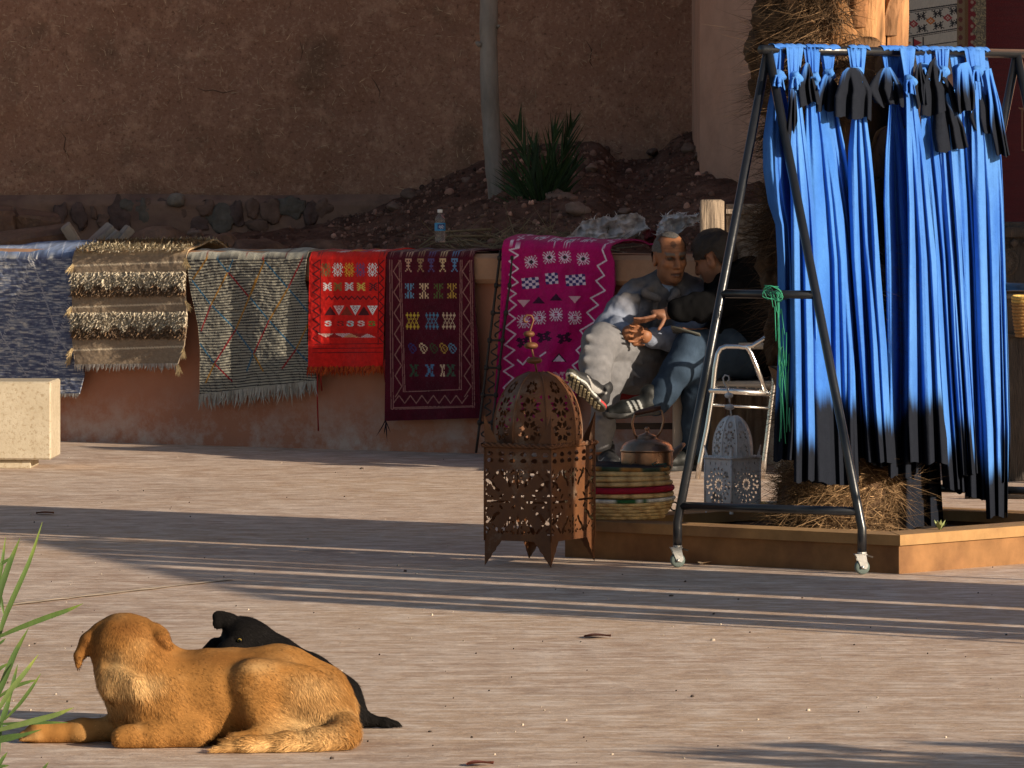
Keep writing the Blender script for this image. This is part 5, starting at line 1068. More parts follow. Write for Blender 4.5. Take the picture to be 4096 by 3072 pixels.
# ================================================================ clothes rack
MAT_BLKT = M('black_enamelled_tube', (.012, .013, .016), rough=.28, var=.2, vs_=20, bump=.15, bs=40, spec=.6)
r1 = np.array([.93, 24.7]); r2 = np.array([1.92, 25.86]); BR = Plane(r1, r2); brd = np.array([*BR.d, 0]); brn = np.array([*BR.n, 0]); BZ = 1.887
MAT_GALV = M('galvanised_caster', (.55, .54, .52), rough=.4, metal=.8, var=.2, bump=.2); MAT_TYRE = M('grey_green_tyre', (.10, .13, .12), rough=.5, var=.2, bump=0)
def caster(c, parent, yaw):
    c = np.array(c); Rz = rotz(yaw); r_ = .027
    mb = MB(); t = np.linspace(0, 2*np.pi, 21); mb.lathe([(.008, -.011), (.020, -.012), (.0265, -.009), (.027, 0), (.0265, .009), (.020, .012), (.008, .011)], (0, 0, 0), 20)
    V = np.concatenate(mb.v)@np.array([[1, 0, 0], [0, 0, -1], [0, 1, 0]]).T@Rz.T+c+[0, 0, .027]; o = mesh('caster_wheel', V, mb.f, MAT_TYRE, parent)
    mb = MB()
    for s2 in (-1, 1): mb.add((np.array([[-.004, s2*.0155, .072], [.034, s2*.0155, .072], [.012, s2*.0155, .022], [-.006, s2*.0155, .020], [-.012, s2*.0155, .030]]))@Rz.T+c-Rz@np.array([.008, 0, 0]), [(0, 1, 2, 3, 4)])
    mb.box(c+Rz@np.array([.006, 0, .0725]), (.044, .034, .003), Rz); mb.lathe([(.001, .0), (.017, 0), (.017, .006), (.001, .006)], c+np.array([0, 0, .075]), 12)
    mb.build('caster_fork', MAT_GALV, parent, False, False)
    mb = MB(); mb.tube([c+Rz@np.array([0, -.019, .027]), c+Rz@np.array([0, .019, .027])], .006, 8); mb.build('axle', MAT_GALV, parent, useCol=False)
    MB().box(c+Rz@np.array([-.026, 0, .066]), (.026, .022, .006), Rz@euler(0, -.3, 0)).build('brake_lever', MAT_IRON, parent, False, False)
def rack(label, e1, e2, feet1, feet2, zf2=0.0, zt=BZ, ext=.04):
    e1 = np.array([*e1, zt]); e2 = np.array([*e2, zt]); d = unit(e2-e1); root = thing('clothes_rack', (*((e1+e2)/2)[:2], 0), label, 'rack')
    MB().tube([e1-d*ext, e2+d*ext], .0175, 14).build('hanging_bar', MAT_BLKT, root, useCol=False)
    for e, fs, zf in ((e1, feet1, 0), (e2, feet2, zf2)):
        pts = []
        for f in fs:
            f = np.array([*f, zf]); bend = f+[0, 0, .165]; MB().tube([e, bend+(e-bend)*.02, bend, bend-[0, 0, .02], f+[0, 0, .082]], .0165, 12).build('leg', MAT_BLKT, root, useCol=False); pts.append((e, bend)); caster(f, root, math.pi+.15)
        for q in (.035, .485):
            a = pts[0][1]*(1-q)+pts[0][0]*q; b_ = pts[1][1]*(1-q)+pts[1][0]*q; MB().tube([a, b_], .0155, 12).build('crossbar', MAT_BLKT, root, useCol=False)
    return root
ft1 = [G(677.5, 567.5)[:2], G(862, 574.5)[:2]]; dv2 = (np.array(ft1[1])-np.array(ft1[0]))/2
rack('black A-frame clothes rack on casters hung with blue scarves', r1, r2, ft1, [r2-dv2, r2+dv2])
p = P(770, 296, 24.66); rk = bpy.data.objects['clothes_rack']
MB().tube([p-brd*.02, p+brd*.10], .0165, 12).build('side_rail', MAT_BLKT, rk, useCol=False)
# ================================================================ dip-dyed blue scarves
MAT_SCARF = M('indigo_muslin', attr=True, var=.10, vs_=30, bump=.5, bs=120, bd=.004, rough=.95, spec=0.0)
def barY(px): return HZ-(BZ-H)*FP/BR.pt(px, 100)[..., 1]
BLUE = np.array(srgb(78, 130, 200)); BLUE2 = np.array(srgb(50, 97, 180)); DARK = np.array(srgb(33, 36, 44))
def scarf_sheet(name, Lp, Rp, dye, off, seed, parent, npl=5, nu=66, nv=110, amp=1.0, hue=0.0, over=True, plane=None):
    pl_ = plane or BR; tv = np.linspace(0, 1, nv)**.92; lx, ly = edge(Lp, tv); rx, ry = edge(Rp, tv); u = np.linspace(0, 1, nu); U = u[:, None]; r_ = np.random.default_rng(seed)
    _w = np.interp(tv, [0, .12, .3, 1], [.04, .0, .06, .07])*(rx-lx)*(1 if over else .5); lx = lx-_w; rx = rx+_w
    PX = lx[None]*(1-U)+rx[None]*U; PY = ly[None]*(1-U)+ry[None]*U; Vv = np.broadcast_to(tv[None], PX.shape)
    drift = .75*n1(Vv*2.0, seed+1)+.12*n1(Vv*6, seed+2); ph = r_.uniform(0, 6)
    w = U+.05*n1(U*3+seed, seed+5); th = 2*np.pi*npl*w+ph+drift*2
    q1 = n1(U*npl*1.15+Vv*.35+drift, seed+31); q2 = n1(U*npl*2.6+Vv*.9+drift, seed+32); q3 = n1(U*npl*7+Vv*1.6, seed+33)
    crease = -1.6*np.exp(-(((U-.30-.25*r_.random()+.06*drift)/.085)**2))*np.clip(Vv*2.2, 0, 1)-1.3*np.exp(-(((U-.70-.2*r_.random()+.05*drift)/.07)**2))*np.clip(Vv*1.6-.1, 0, 1)
    early = np.clip(1-Vv*3.2, 0, 1)*(1 if over else .25)
    pleat = 1.9*q1+.42*q2+.05*q3+1.1*crease+early*(.45*np.cos(th*1.4+2*U))-.9*np.abs(U*2-1)**6
    a = amp*np.interp(tv, [0, .06, .12, .3, 1], [.004, .007, .012, .024, .036])[None]
    dn = off+a*pleat; PX = PX+.8*q2*np.clip(Vv*3, 0, 1)
    hem = 3.2*n1(U*3.5, seed+11)+2*n1(U*9, seed+12); PY = PY+hem*np.clip((Vv-.9)*10, 0, 1)
    hang = pl_.pt(PX, PY, dn)
    d_y = dye+20*n1(U*2.3, seed+20)+7*n1(U*11, seed+21)+4*n1(U*46, seed+22); t = np.clip((PY-d_y)/24+.5, 0, 1)[..., None]; t = t*t*(3-2*t)
    fade = .5+.5*fbm(np.stack([PX*.09, PY*.012, PX*0+seed], -1), 2, seed); bl = BLUE*(1-.8*fade[..., None])+BLUE2*.8*fade[..., None]; bl = bl*(1+hue*np.array([.25, .1, 0]))
    C = bl*(1-t)+DARK*t
    if over:
        ang = np.linspace(math.pi, .25, 9); top = []
        for q in ang:
            zz_ = .0215*math.sin(q); oo = -.0215*math.cos(q)*-1*-1
            p0 = pl_.pt(PX[:, 0], PY[:, 0], 0); p0[:, 2] = BZ; top.append(p0+np.array([*pl_.n, 0])*(-.0215*math.cos(q)*-1*-1*-1)+np.array([0, 0, zz_])+.0028*np.cos(th[:, :1]+q))
        top = np.stack(top, 1); hang = np.concatenate([top, hang], 1); C = np.concatenate([np.repeat(C[:, :1], 9, 1), C], 1); nv += 9
    o = mesh(name, hang.reshape(-1, 3), gridf(nu, nv), MAT_SCARF, parent, C.reshape(-1, 3)); return o
SC = [  # left edge, right edge, dye row, offset, tail (left,right), knot
 ([(771, 47), (773, 78), (768, 105), (764, 140), (765, 170), (770, 203), (777, 225), (779, 260), (780, 347), (776, 428), (775, 459)], [(786, 47), (782, 78), (788, 105), (793, 150), (797, 203), (799, 260), (801, 347), (800, 428), (798, 460)], 402, -.01, ([(790, 90), (788, 120), (789, 148)], [(796, 92), (796, 120), (795, 147)]), (779, 77), 'leftmost blue scarf on the rack, with a narrow dark tie end'),
 ([(787, 47), (789, 80), (788, 105), (790, 150), (792, 203), (793, 260), (795, 347), (796, 428), (796, 482)], [(803, 47), (799, 80), (802, 105), (807, 150), (813, 203), (817, 260), (821, 347), (823, 428), (823, 483)], 440, .02, None, (796, 79), 'second blue scarf from the left on the rack, with a blue knot'),
 ([(804, 47), (808, 80), (806, 105), (805, 150), (807, 203), (808, 260), (810, 347), (813, 428), (815, 483)], [(820, 47), (818, 80), (824, 105), (832, 150), (840, 203), (847, 260), (851, 347), (854, 428), (856, 484)], 388, .0, ([(804, 64), (800, 85), (801, 105)], [(811, 66), (816, 85), (818, 100)]), (814, 79), 'third blue scarf from the left on the rack, with a short black tie end'),
 ([(819, 47), (825, 78), (824, 105), (826, 150), (833, 203), (838, 260), (845, 347), (848, 428), (850, 458)], [(835.5, 47), (832, 78), (836, 105), (845, 150), (853, 203), (861, 260), (867, 347), (870, 428), (871, 456)], 408, -.03, ([(822, 76), (819, 92), (819, 108)], [(836, 80), (839, 92), (837, 110)]), (829, 76), 'fourth blue scarf from the left on the rack, tie end black and square'),
 ([(848, 48), (853, 80), (852, 115), (849, 150), (850, 203), (853, 260), (860, 347), (866, 428), (868, 463)], [(866, 48), (863, 80), (866, 115), (870, 150), (874, 203), (878, 260), (885, 347), (889, 428), (891, 466)], 420, .0, ([(843, 70), (839, 95), (838.5, 114)], [(862, 70), (868, 90), (868, 117)]), (857, 74), 'lone narrow blue scarf left of the gap, with a wide black tie end'),
 ([(881, 48), (887, 82), (889, 104), (886, 150), (885, 203), (887, 260), (889, 347), (889, 428), (890, 478)], [(900, 48), (896, 82), (899, 104), (907, 150), (912, 203), (916, 260), (918, 347), (917, 428), (916, 477)], 418, -.03, ([(878, 70), (871, 88), (879, 104)], [(893, 69), (900, 86), (899, 103)]), (897, 84), 'first blue scarf right of the gap, with a black tie end pointing left'),
 ([(900, 48), (905, 82), (906, 104), (907, 150), (909, 203), (910, 260), (910, 347), (911, 420), (913, 462)], [(915, 48), (912, 82), (917, 104), (924, 150), (929, 203), (935, 260), (940, 347), (944, 420), (946, 463)], 407, .03, None, (910, 82), 'blue scarf with a square black hem hanging in front, right of the gap'),
 ([(915, 48), (919, 76), (921, 104), (921, 150), (925, 203), (929, 260), (934, 347), (939, 420), (944, 488)], [(935, 49), (931, 76), (934, 104), (940, 150), (946, 203), (952, 260), (958, 347), (963, 430), (966, 494)], 441, -.01, ([(916, 66), (915, 88), (917, 103)], [(922, 64), (926, 84), (926, 103)]), (924, 70), 'blue scarf right behind the square hemmed one, its dark hem lower'),
 ([(935, 49), (938, 76), (939, 104), (939, 150), (943, 203), (948, 260), (953, 347), (957, 410), (961, 474)], [(949, 49), (947, 76), (950, 104), (955, 150), (960, 203), (964, 260), (969, 347), (973, 410), (977, 474)], 408, .015, ([(930, 61), (926, 85), (925, 115)], [(938, 63), (951, 86), (955, 106)]), (943, 72), 'narrow blue scarf under the largest crumpled black tie end'),
 ([(949, 49), (953, 76), (954, 112), (954, 150), (957, 203), (959, 260), (962, 347), (965, 430), (968, 499)], [(965, 49), (964, 76), (969, 112), (974, 150), (978, 203), (982, 260), (985, 347), (989, 430), (991, 498)], 467, -.02, ([(936, 100), (935, 130), (938, 147)], [(950, 95), (960, 125), (964, 144)]), (961, 70), 'third blue scarf from the right end, with a long folded black tie end'),
 ([(965, 49), (970, 76), (972, 130), (973, 160), (975, 203), (977, 260), (980, 347), (985, 430), (988, 516)], [(984, 50), (985, 70), (992, 110), (998, 145), (1001, 203), (1003, 260), (1005, 347), (1007, 430), (1006, 518)], 470, .02, ([(957, 66), (957, 90), (961, 112)], [(970, 64), (973, 85), (973, 106)]), (977, 72), 'second blue scarf from the right end, reaching almost to the soil'),
 ([(975, 50), (979, 76), (984, 110), (989, 150), (993, 203), (996, 260), (999, 347), (1001, 420), (1001, 480)], [(986, 50), (991, 80), (997, 120), (1001, 160), (1003, 203), (1005, 260), (1008, 347), (1010, 430), (1009, 482)], 452, -.05, ([(973, 92), (972, 115), (977, 128)], [(988, 86), (994, 115), (994, 134)]), (985, 74), 'rightmost blue scarf on the rack, its dark tie end spread wide'),
 ([(891, 48), (894, 100), (899, 200), (903, 347), (905, 450), (905, 531)], [(905, 48), (913, 100), (924, 200), (932, 347), (937, 450), (941, 526)], 435, -.11, ([(990, 110), (991, 140), (995, 153)], [(999, 108), (1006, 140), (1010, 157)]), None, 'hindmost scarf with a long black end reaching down into the planter')]
GRP = 'blue dip-dyed scarves tied on the rack'
MAT_TAIL = MAT_SCARF
for i, (Lp, Rp, dye, off, tail, kn, lab) in enumerate(SC):
    root = thing('blue_scarf', BR.pt((Lp[-1][0]+Rp[-1][0])/2, Lp[-1][1], off), lab, 'scarf', GRP)
    scarf_sheet('drape', Lp, Rp, dye, off+.022, 100+i*13, root, npl=1.9+.5*(i % 3), hue=[0, .5, -.3, .2, .1, -.2, .6, .1, .9, .2, .7, 1.0, 0][i])
    # rear fall of the same cloth, behind the bar
    sh_ = lambda P_, dx, dy: [(x+dx, y if k == 0 else y+dy) for k, (x, y) in enumerate(P_)]
    scarf_sheet('rear_fall', sh_(Lp, 1.5, 0), sh_(Rp, -1, 0), dye-20, off-.045, 300+i*13, root, npl=3, nu=40, nv=60, over=False)
    if tail and i != 12:
        _c = np.mean([*tail[0], *tail[1]], axis=0); tail = tuple([(_c[0]+(x-_c[0])*1.22, _c[1]+(y-_c[1])*1.08+1.5) for x, y in q] for q in tail)
        tail = tuple([(_c[0]+(q[0][0]-_c[0])*.45, q[0][1]-2), (_c[0]+(q[0][0]-_c[0])*.9, q[0][1]+2.5)]+[(x+1.6*n1(np.array([y*.21+i]), 7+i)[0], y) for x, y in q[1:]] for q in tail)
        o = scarf_sheet('tie_end', tail[0], tail[1], tail[0][0][1]-4 if i not in (10,) else tail[0][0][1]+14, off+.075, 500+i*7, root, npl=.8, nu=30, nv=30, amp=.75, over=False)
    elif tail:
        pass
    if kn:
        V, Fs = blob_mesh(60+i, 22, .22); V = V*np.array([.024, .026, .027]); V = V*(1+.10*np.sin(V[:, 2:3]*160+V[:, :1]*90))
        c = BR.pt(kn[0], kn[1], off+.04); sfl = np.array(BLUE)*(.9+.2*((i*37) % 10)/10); mesh('knot', V+c, Fs, MAT_SCARF, root, sfl)
        o = scarf_sheet('knot_fold', [(kn[0]-4, kn[1]-2), (kn[0]-6, kn[1]+9)], [(kn[0]+3, kn[1]-3), (kn[0]+6, kn[1]+12)], 600, off+.07, 800+i, root, npl=1, nu=18, nv=18, amp=.7, over=False)
tl = SC[12][4]; root = [o for o in bpy.data.objects if o.name.startswith('blue_scarf')][-2]
scarf_sheet('tie_end', [(985, 72), (989, 100), (990, 125), (996, 153)], [(991, 68), (1001, 105), (1007, 140), (1010, 157)], 112, .06, 977, root, npl=2, nu=30, nv=40, amp=.8, over=False)
# ================================================================ palm trunk
MAT_BOOT = M('palm_leaf_base', attr=True, var=.4, vs_=10, bump=.6, bs=30, bd=.01, stretch=(3, 3, .6), tint=(.14, .07, .03), tscale=7, tlo=.55, thi=.75)
MAT_FIB = M('palm_fibre', attr=True, var=.25, vs_=30, bump=0, rough=.9, spec=.1)
pax = np.array([1.225, 25.60]); pm = thing('palm_tree', (*pax, .09), 'thick shaggy palm trunk wrapped in brown fibre, rising from the planter', 'palm')
nz_ = 70; th, zz_ = np.meshgrid(np.linspace(0, 2*np.pi, 48, endpoint=False), np.linspace(.05, 3.4, nz_), indexing='ij')
rr = .185+.05*np.exp(-((zz_-.15)/.18)**2)+.018*fbm(np.stack([np.cos(th)*2, np.sin(th)*2, zz_*5], -1), 3, 5)+.012*np.cos(th*7+np.floor(zz_*8)*.5)*((zz_*8) % 1)
V = np.stack([pax[0]+rr*np.cos(th)+.05*(zz_-.2)/2, pax[1]+rr*np.sin(th), zz_], -1)
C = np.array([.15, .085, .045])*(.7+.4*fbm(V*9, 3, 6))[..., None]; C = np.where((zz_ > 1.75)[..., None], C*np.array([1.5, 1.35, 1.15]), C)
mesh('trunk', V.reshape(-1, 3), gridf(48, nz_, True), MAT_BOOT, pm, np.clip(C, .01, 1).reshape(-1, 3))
def boot(a, z0, h, w, lift, c0, seed):
    u, v = np.meshgrid(np.linspace(-1, 1, 11), np.linspace(0, 1, 9), indexing='ij'); r_ = np.random.default_rng(seed)
    ww = w*(1-.35*v)*(1+.06*n1(v*6, seed)); aa = a+u*ww/.2; rr_ = .195+.028*(1-u*u)+lift*v**1.6+.006*fbm(np.stack([u*2, v*3, u*0], -1), 2, seed)
    zz2 = z0+h*v-.03*u*u*v; cx = pax[0]+.05*(z0-.2)/2
    V = np.stack([cx+rr_*np.cos(aa), pax[1]+rr_*np.sin(aa), zz2], -1); Vi = np.stack([cx+(rr_-.03)*np.cos(aa), pax[1]+(rr_-.03)*np.sin(aa), zz2], -1)
    n = 99; Fs = gridf(11, 9); bb = [i*9 for i in range(11)]+[90+j for j in range(1, 9)]+[i*9+8 for i in range(9, -1, -1)]+[j for j in range(7, -1, -1)]
    Fs = np.concatenate([Fs, Fs[:, ::-1]+n, np.array([[bb[i], bb[i+1], bb[i+1]+n, bb[i]+n] for i in range(len(bb)-1)])])
    C = np.array(c0)*(.75+.5*v)[..., None]*(.85+.3*r_.random()); C = np.where((v > .93)[..., None], C*1.35, C)
    mesh('leaf_base', np.concatenate([V.reshape(-1, 3), Vi.reshape(-1, 3)]), Fs, MAT_BOOT, pm, np.concatenate([C.reshape(-1, 3)]*2))
for k in range(26): boot(k*2.4, .25+k*.065, .2, .085, .05, (.17, .095, .05), k)
for k, (a, z0, h, w, lf, cc) in enumerate(((-1.95, 1.72, .20, .055, .075, (.30, .17, .085)), (-1.0, 1.74, .17, .05, .06, (.34, .19, .09)), (-2.6, 1.78, .34, .05, .06, (.26, .15, .08)), (-.75, 1.95, .22, .04, .06, (.3, .15, .07)), (-1.45, 1.98, .16, .045, .05, (.26, .12, .05)), (-2.1, 2.06, .22, .045, .06, (.30, .15, .06)), (-1.75, 1.86, .5, .075, .01, (.36, .175, .07)), (-1.15, 1.80, .62, .075, .015, (.40, .20, .085)), (-.55, 1.84, .55, .05, .01, (.33, .155, .065)), (-2.35, 1.80, .22, .06, .05, (.42, .25, .13)), (-1.55, 1.78, .14, .085, .055, (.44, .29, .16)), (-2.9, 1.9, .4, .07, .03, (.36, .2, .1)), (0, 1.9, .5, .07, .02, (.4, .2, .09)), (-1.4, 2.3, .6, .09, .02, (.5, .27, .11)), (-2.2, 2.3, .6, .09, .03, (.42, .24, .1)), (-.6, 2.35, .6, .09, .03, (.42, .24, .1)), (.7, 2.1, .6, .09, .03, (.4, .2, .1)), (1.5, 2.2, .6, .09, .03, (.4, .2, .1)), (2.4, 2.0, .6, .09, .03, (.4, .2, .1)))): boot(a, z0, h, w, lf, cc, 70+k)
def fibre(n, a_rng, z_rng, r_rng, ln, c0, outw, down, tang, seed, curl=.05, wdt=.0034, name='fibre_tuft', clump=0):
    r_ = np.random.default_rng(seed); a = r_.uniform(*a_rng, n); z = r_.uniform(*z_rng, n)
    if clump: k = r_.integers(0, clump, n); ca = r_.uniform(*a_rng, clump); cz = r_.uniform(*z_rng, clump); a = ca[k]+r_.normal(0, .12, n); z = cz[k]+r_.normal(0, .025, n)
    q = r_.uniform(*r_rng, n); root = np.stack([pax[0]+.05*(z-.2)/2+q*np.cos(a), pax[1]+q*np.sin(a), z], 1); o_ = np.stack([np.cos(a), np.sin(a), 0*a], 1); t_ = np.stack([-np.sin(a), np.cos(a), 0*a], 1)
    if clump: cd_ = r_.normal(0, .45, (clump, 3))[k]; cs = r_.choice([-1, 1], clump)[k][:, None]
    else: cd_ = 0; cs = r_.choice([-1, 1], (n, 1))
    d = o_*outw+np.array([0, 0, -down])+t_*tang*cs+cd_+r_.normal(0, .3, (n, 3)); d /= np.linalg.norm(d, axis=1)[:, None]
    cc = np.array(c0)*r_.lognormal(0, .42, (n, 1))
    Vs, Fs, Cs = strands(root, d, ln*r_.uniform(.4, 1.2, n), wdt, o_+r_.normal(0, .4, (n, 3)), 4, r_.normal(0, curl, (n, 3))+np.array([0, 0, -.02]), np.clip(cc, .01, .8)); tag(mesh(name, Vs, Fs, MAT_FIB, pm, Cs, False), kind='stuff')
for k, (x, y, rx, rz, dY) in enumerate(((782, 22, 27, 30, -.02), (768, 52, 16, 34, 0), (776, 95, 22, 34, .03), (785, 150, 22, 40, .05), (783, 215, 16, 40, .05), (777, 275, 16, 36, .0), (786, 330, 18, 40, .05), (875, 160, 16, 60, .05), (872, 290, 16, 60, .05))):
    c_ = P(x, y, pax[1]+dY); V_, F_ = blob_mesh(700+k, 34, .42); V_ = V_*np.array([rx/266, .10, rz/266]); N2 = vnorm(V_, F_); V_ = V_+N2*(.02*fbm(V_*28, 3, k))[:, None]; mesh('fibre_mat', V_+c_, F_, MAT_FIB, pm, np.array([.085, .05, .028])*(.6+.7*np.random.default_rng(k).random((len(V_), 1))))
fibre(9000, (0, 6.28), (.25, 1.85), (.18, .22), .10, (.12, .07, .038), .5, .7, .8, 1, clump=260)
fibre(7000, (2.4, 4.6), (1.15, 2.2), (.22, .30), .10, (.095, .058, .033), 1.1, .45, .7, 2, .06, .0042, clump=110)
fibre(1500, (2.6, 4.3), (1.65, 2.15), (.22, .29), .14, (.15, .092, .05), .7, .35, 1.0, 3, .07, clump=26)
fibre(2200, (3.0, 5.4), (.85, 1.15), (.18, .24), .13, (.13, .08, .045), 1.0, .5, .8, 5, .06, clump=30)
fibre(7500, (0, 6.28), (.09, .34), (.14, .23), .085, (.14, .085, .046), .7, .3, 1.2, 4, .06, clump=130)
fibre(2600, (3.8, 6.0), (.10, .34), (.20, .26), .10, (.24, .15, .078), .35, .2, 1.5, 6, .07, clump=46)
for k in range(9):
    a = k*.7; b0 = np.array([pax[0]+.13, pax[1], 3.35]); e = b0+np.array([math.cos(a)*1.5, math.sin(a)*1.5, .9-.08*k]); frond('frond', [b0, b0*.6+e*.4+[0, 0, .5], b0*.25+e*.75+[0, 0, .45], e], pm, (.05, .08, .03), 26, .35, .9, .02, 400+k)
# green twine
gt = thing('green_twine', P(775, 300, 24.62), 'frayed green plastic twine looped on the rack beside the palm', 'twine'); MAT_TW = M('green_twine', (.03, .26, .15), var=.2, bump=0, rough=.5)
for k in range(12):
    r_ = np.random.default_rng(k); t = np.linspace(0, 1, 14)
    if k < 5: pts = [P(773+9*math.cos(a*5.5+k)+r_.normal(0, 1.2), 293+7*math.sin(a*5.5+k*1.3)+r_.normal(0, 1.2), 24.60-.02*k) for a in t]
    else: pts = [P(776+(k-8)*1.2+a*(8+4*r_.random())+2*math.sin(a*6+k), 292+a*(60+100*r_.random()), 24.60) for a in t]
    MB().tube(pts, .0016, 4).build('strand', MAT_TW, gt, useCol=False)
# leafy seedling in the planter
sd_ = thing('seedling', P(940, 531, 24.75), 'small pale green leafy seedling in the planter below the scarves', 'plant')
for k in range(9):
    a = k*2.4; b0 = P(940, 531, 24.75); d = np.array([math.cos(a)*.6, math.sin(a)*.6, .75+.2*(k % 3)]); d /= np.linalg.norm(d); s2 = np.cross(d, [0, 0, 1.]); s2 /= np.linalg.norm(s2)
    V = [b0, b0+d*.025+s2*.009, b0+d*.05+[0, 0, -.002], b0+d*.025-s2*.009]; mesh('leaf', V, [(0, 1, 2, 3)], MAT_LEAF, sd_, np.array([.30, .34, .14]))
# ================================================================ bodies as one continuous surface
class Body:
    def __init__(s): s.p = []
    def cone(s, a, b, ra, rb, k=.02, op='u'): s.p.append(('cone', (np.array(a, float), np.array(b, float), ra, rb, k, op))); return s
    def chain(s, pts, rad, k=.02):
        for i in range(len(pts)-1): s.cone(pts[i], pts[i+1], rad[i], rad[i+1], k)
        return s
    def ell(s, c, r, rot=None, k=.02, op='u'): s.p.append(('ell', (np.array(c, float), np.array(r, float), rot, k, op))); return s
    def box(s, c, hs, r, rot=None, k=.01, op='u'): s.p.append(('box', (np.array(c, float), np.array(hs, float), r, rot, k, op))); return s
    def build(s, h, noise=None, zmin=None, rel=1):
        lo, hi = [], []
        for t, a in s.p:
            if a[-1] != 'u': continue
            if t == 'cone': m = max(a[2], a[3])+a[4]; lo += [a[0]-m, a[1]-m]; hi += [a[0]+m, a[1]+m]
            else: m = (max(a[1]) if t == 'ell' else np.linalg.norm(a[1]))+.02; lo.append(a[0]-m); hi.append(a[0]+m)
        S_ = SDF(np.min(lo, axis=0)-3*h, np.max(hi, axis=0)+3*h, h)
        for t, a in s.p: getattr(S_, t)(*a)
        if noise: 
            for q in noise: S_.noise(*q)
        if zmin is not None: S_.cut(2, zmin)
        V, Fs = S_.extract()
        if rel: V = relax(V, Fs, rel, .5)
        return V, Fs
# ================================================================ dogs
def DG(Y): return lambda x, y, r=0, dY=0: (lambda p: np.array([p[0], p[1], max(p[2], r*.93)]))(P(x*.1921, 512.5+y*.1921, Y+dY))
MAT_COAT = M('dog_coat', attr=True, var=.12, vs_=40, bump=.3, bs=160, bd=.003, rough=.8, spec=.03)
MAT_FUR = M('dog_fur', attr=True, var=0, bump=0, rough=.7, spec=.06)
def fur(V, Fs, C, n, dirf, ln, wd0, parent, seed, lift=.25, bright=1.0):
    r_ = np.random.default_rng(seed); A = np.linalg.norm(np.cross(V[Fs[:, 1]]-V[Fs[:, 0]], V[Fs[:, 3]]-V[Fs[:, 0]]), axis=1); i = r_.choice(len(Fs), n, p=A/A.sum()); w = r_.random((n, 2))
    a, b_, c, d_ = (V[Fs[i, k]] for k in range(4)); u, v = w[:, :1], w[:, 1:]; p = a*(1-u)*(1-v)+b_*u*(1-v)+c*u*v+d_*(1-u)*v
    N_ = vnorm(V, Fs); nn = N_[Fs[i, 0]]; ok = p[:, 2] > .004; p, nn, i = p[ok], nn[ok], i[ok]; n = len(p); d = dirf(p)+r_.normal(0, .25, (n, 3)); d -= nn*np.sum(d*nn, 1)[:, None]; d /= np.linalg.norm(d, axis=1)[:, None]+1e-9
    d = d+nn*lift; d /= np.linalg.norm(d, axis=1)[:, None]; cc = C[Fs[i, 0]]*r_.lognormal(0, .25, (n, 1))*bright; L_ = ln(p)*r_.uniform(.6, 1.25, n)
    Vs, F2, Cs = strands(p-nn*.001, d, L_, wd0*r_.uniform(.7, 1.3, n), nn, 2, -nn*.0-np.array([0, 0, .002]), cc); Vs[:, 2] = np.maximum(Vs[:, 2], .002)
    tag(mesh('fur', Vs, F2, MAT_FUR, parent, Cs, False), kind='stuff')
D = DG(17.62); b = Body()
b.chain([D(830, 985, .12), D(1120, 965, .115), D(1460, 935, .11), D(1650, 985, .085), D(1735, 1060, .06)], [.119, .119, .112, .088, .06], .05)
b.ell(D(770, 1010), (.088, .095, .098), k=.05); b.chain([D(790, 920), D(700, 790), D(640, 690)], [.108, .094, .080], .05)
b.ell(D(655, 668), (.084, .088, .060), k=.03); b.chain([D(720, 650, 0, .06), D(800, 665, 0, .13), D(846, 690, 0, .19)], [.050, .036, .026], .03)      # skull, muzzle turned away
b.chain([D(520, 625, 0, -.01), D(462, 672, 0, -.02), D(432, 715, 0, -.025)], [.024, .024, .017], .012); b.chain([D(432, 715, 0, -.025), D(412, 742, 0, -.03), D(404, 805, 0, -.03)], [.016, .012, .003], .006)
b.chain([D(790, 612, 0, -.03), D(838, 650, 0, -.05), D(866, 690, 0, -.055), D(856, 712, 0, -.055)], [.018, .019, .014, .006], .007)
b.ell(D(850, 1040, 0, -.09), (.085, .045, .082), k=.045); b.chain([D(900, 1090, 0, -.10), D(1005, 1165, .04, -.12)], [.050, .040], .03); b.chain([D(1005, 1168, .038, -.12), D(800, 1195, .03, -.14), D(680, 1185, .028, -.15), D(635, 1182, .028, -.15)], [.040, .031, .027, .029], .02)
b.chain([D(680, 1110, .04, .02), D(430, 1140, .03, .0), D(290, 1165, .025, .0), D(200, 1170, .026, .0), D(120, 1184, .018, .0)], [.042, .031, .025, .027, .018], .02)
for k in range(4): b.cone(D(190, 1172, .016, -.024+k*.016), D(112, 1188, .010, -.024+k*.016), .013, .010, .006)
b.ell(D(1490, 985, 0, -.10), (.148, .052, .104), euler(0, .1, 0), k=.02); b.ell(D(1315, 905, 0, -.11), (.055, .045, .066), k=.035); b.ell(D(1660, 1060, 0, -.08), (.075, .06, .075), k=.04)
b.chain([D(1345, 1060, 0, -.12), D(1420, 1150, .035, -.13), D(1560, 1195, .03, -.14)], [.050, .038, .030], .03); b.chain([D(1560, 1196, .028, -.15), D(1330, 1196, .024, -.17), D(1215, 1194, .022, -.18)], [.030, .025, .024], .015)
for k in range(3): b.cone(D(1240, 1194, .014, -.19+k*.014), D(1178, 1196, .010, -.19+k*.014), .013, .010, .005)
b.chain([D(1160, 1185, .02, -.06), D(1090, 1192, .018, -.07)], [.024, .018], .012)
b.chain([D(1760, 1060, 0, -.10), D(1796, 1140, .03, -.15), D(1765, 1200, .03, -.20), D(1650, 1222, .028, -.24), D(1480, 1228, .025, -.27), D(1290, 1238, .02, -.29), D(1115, 1250, .008, -.31)], [.040, .036, .034, .030, .026, .020, .006], .02)
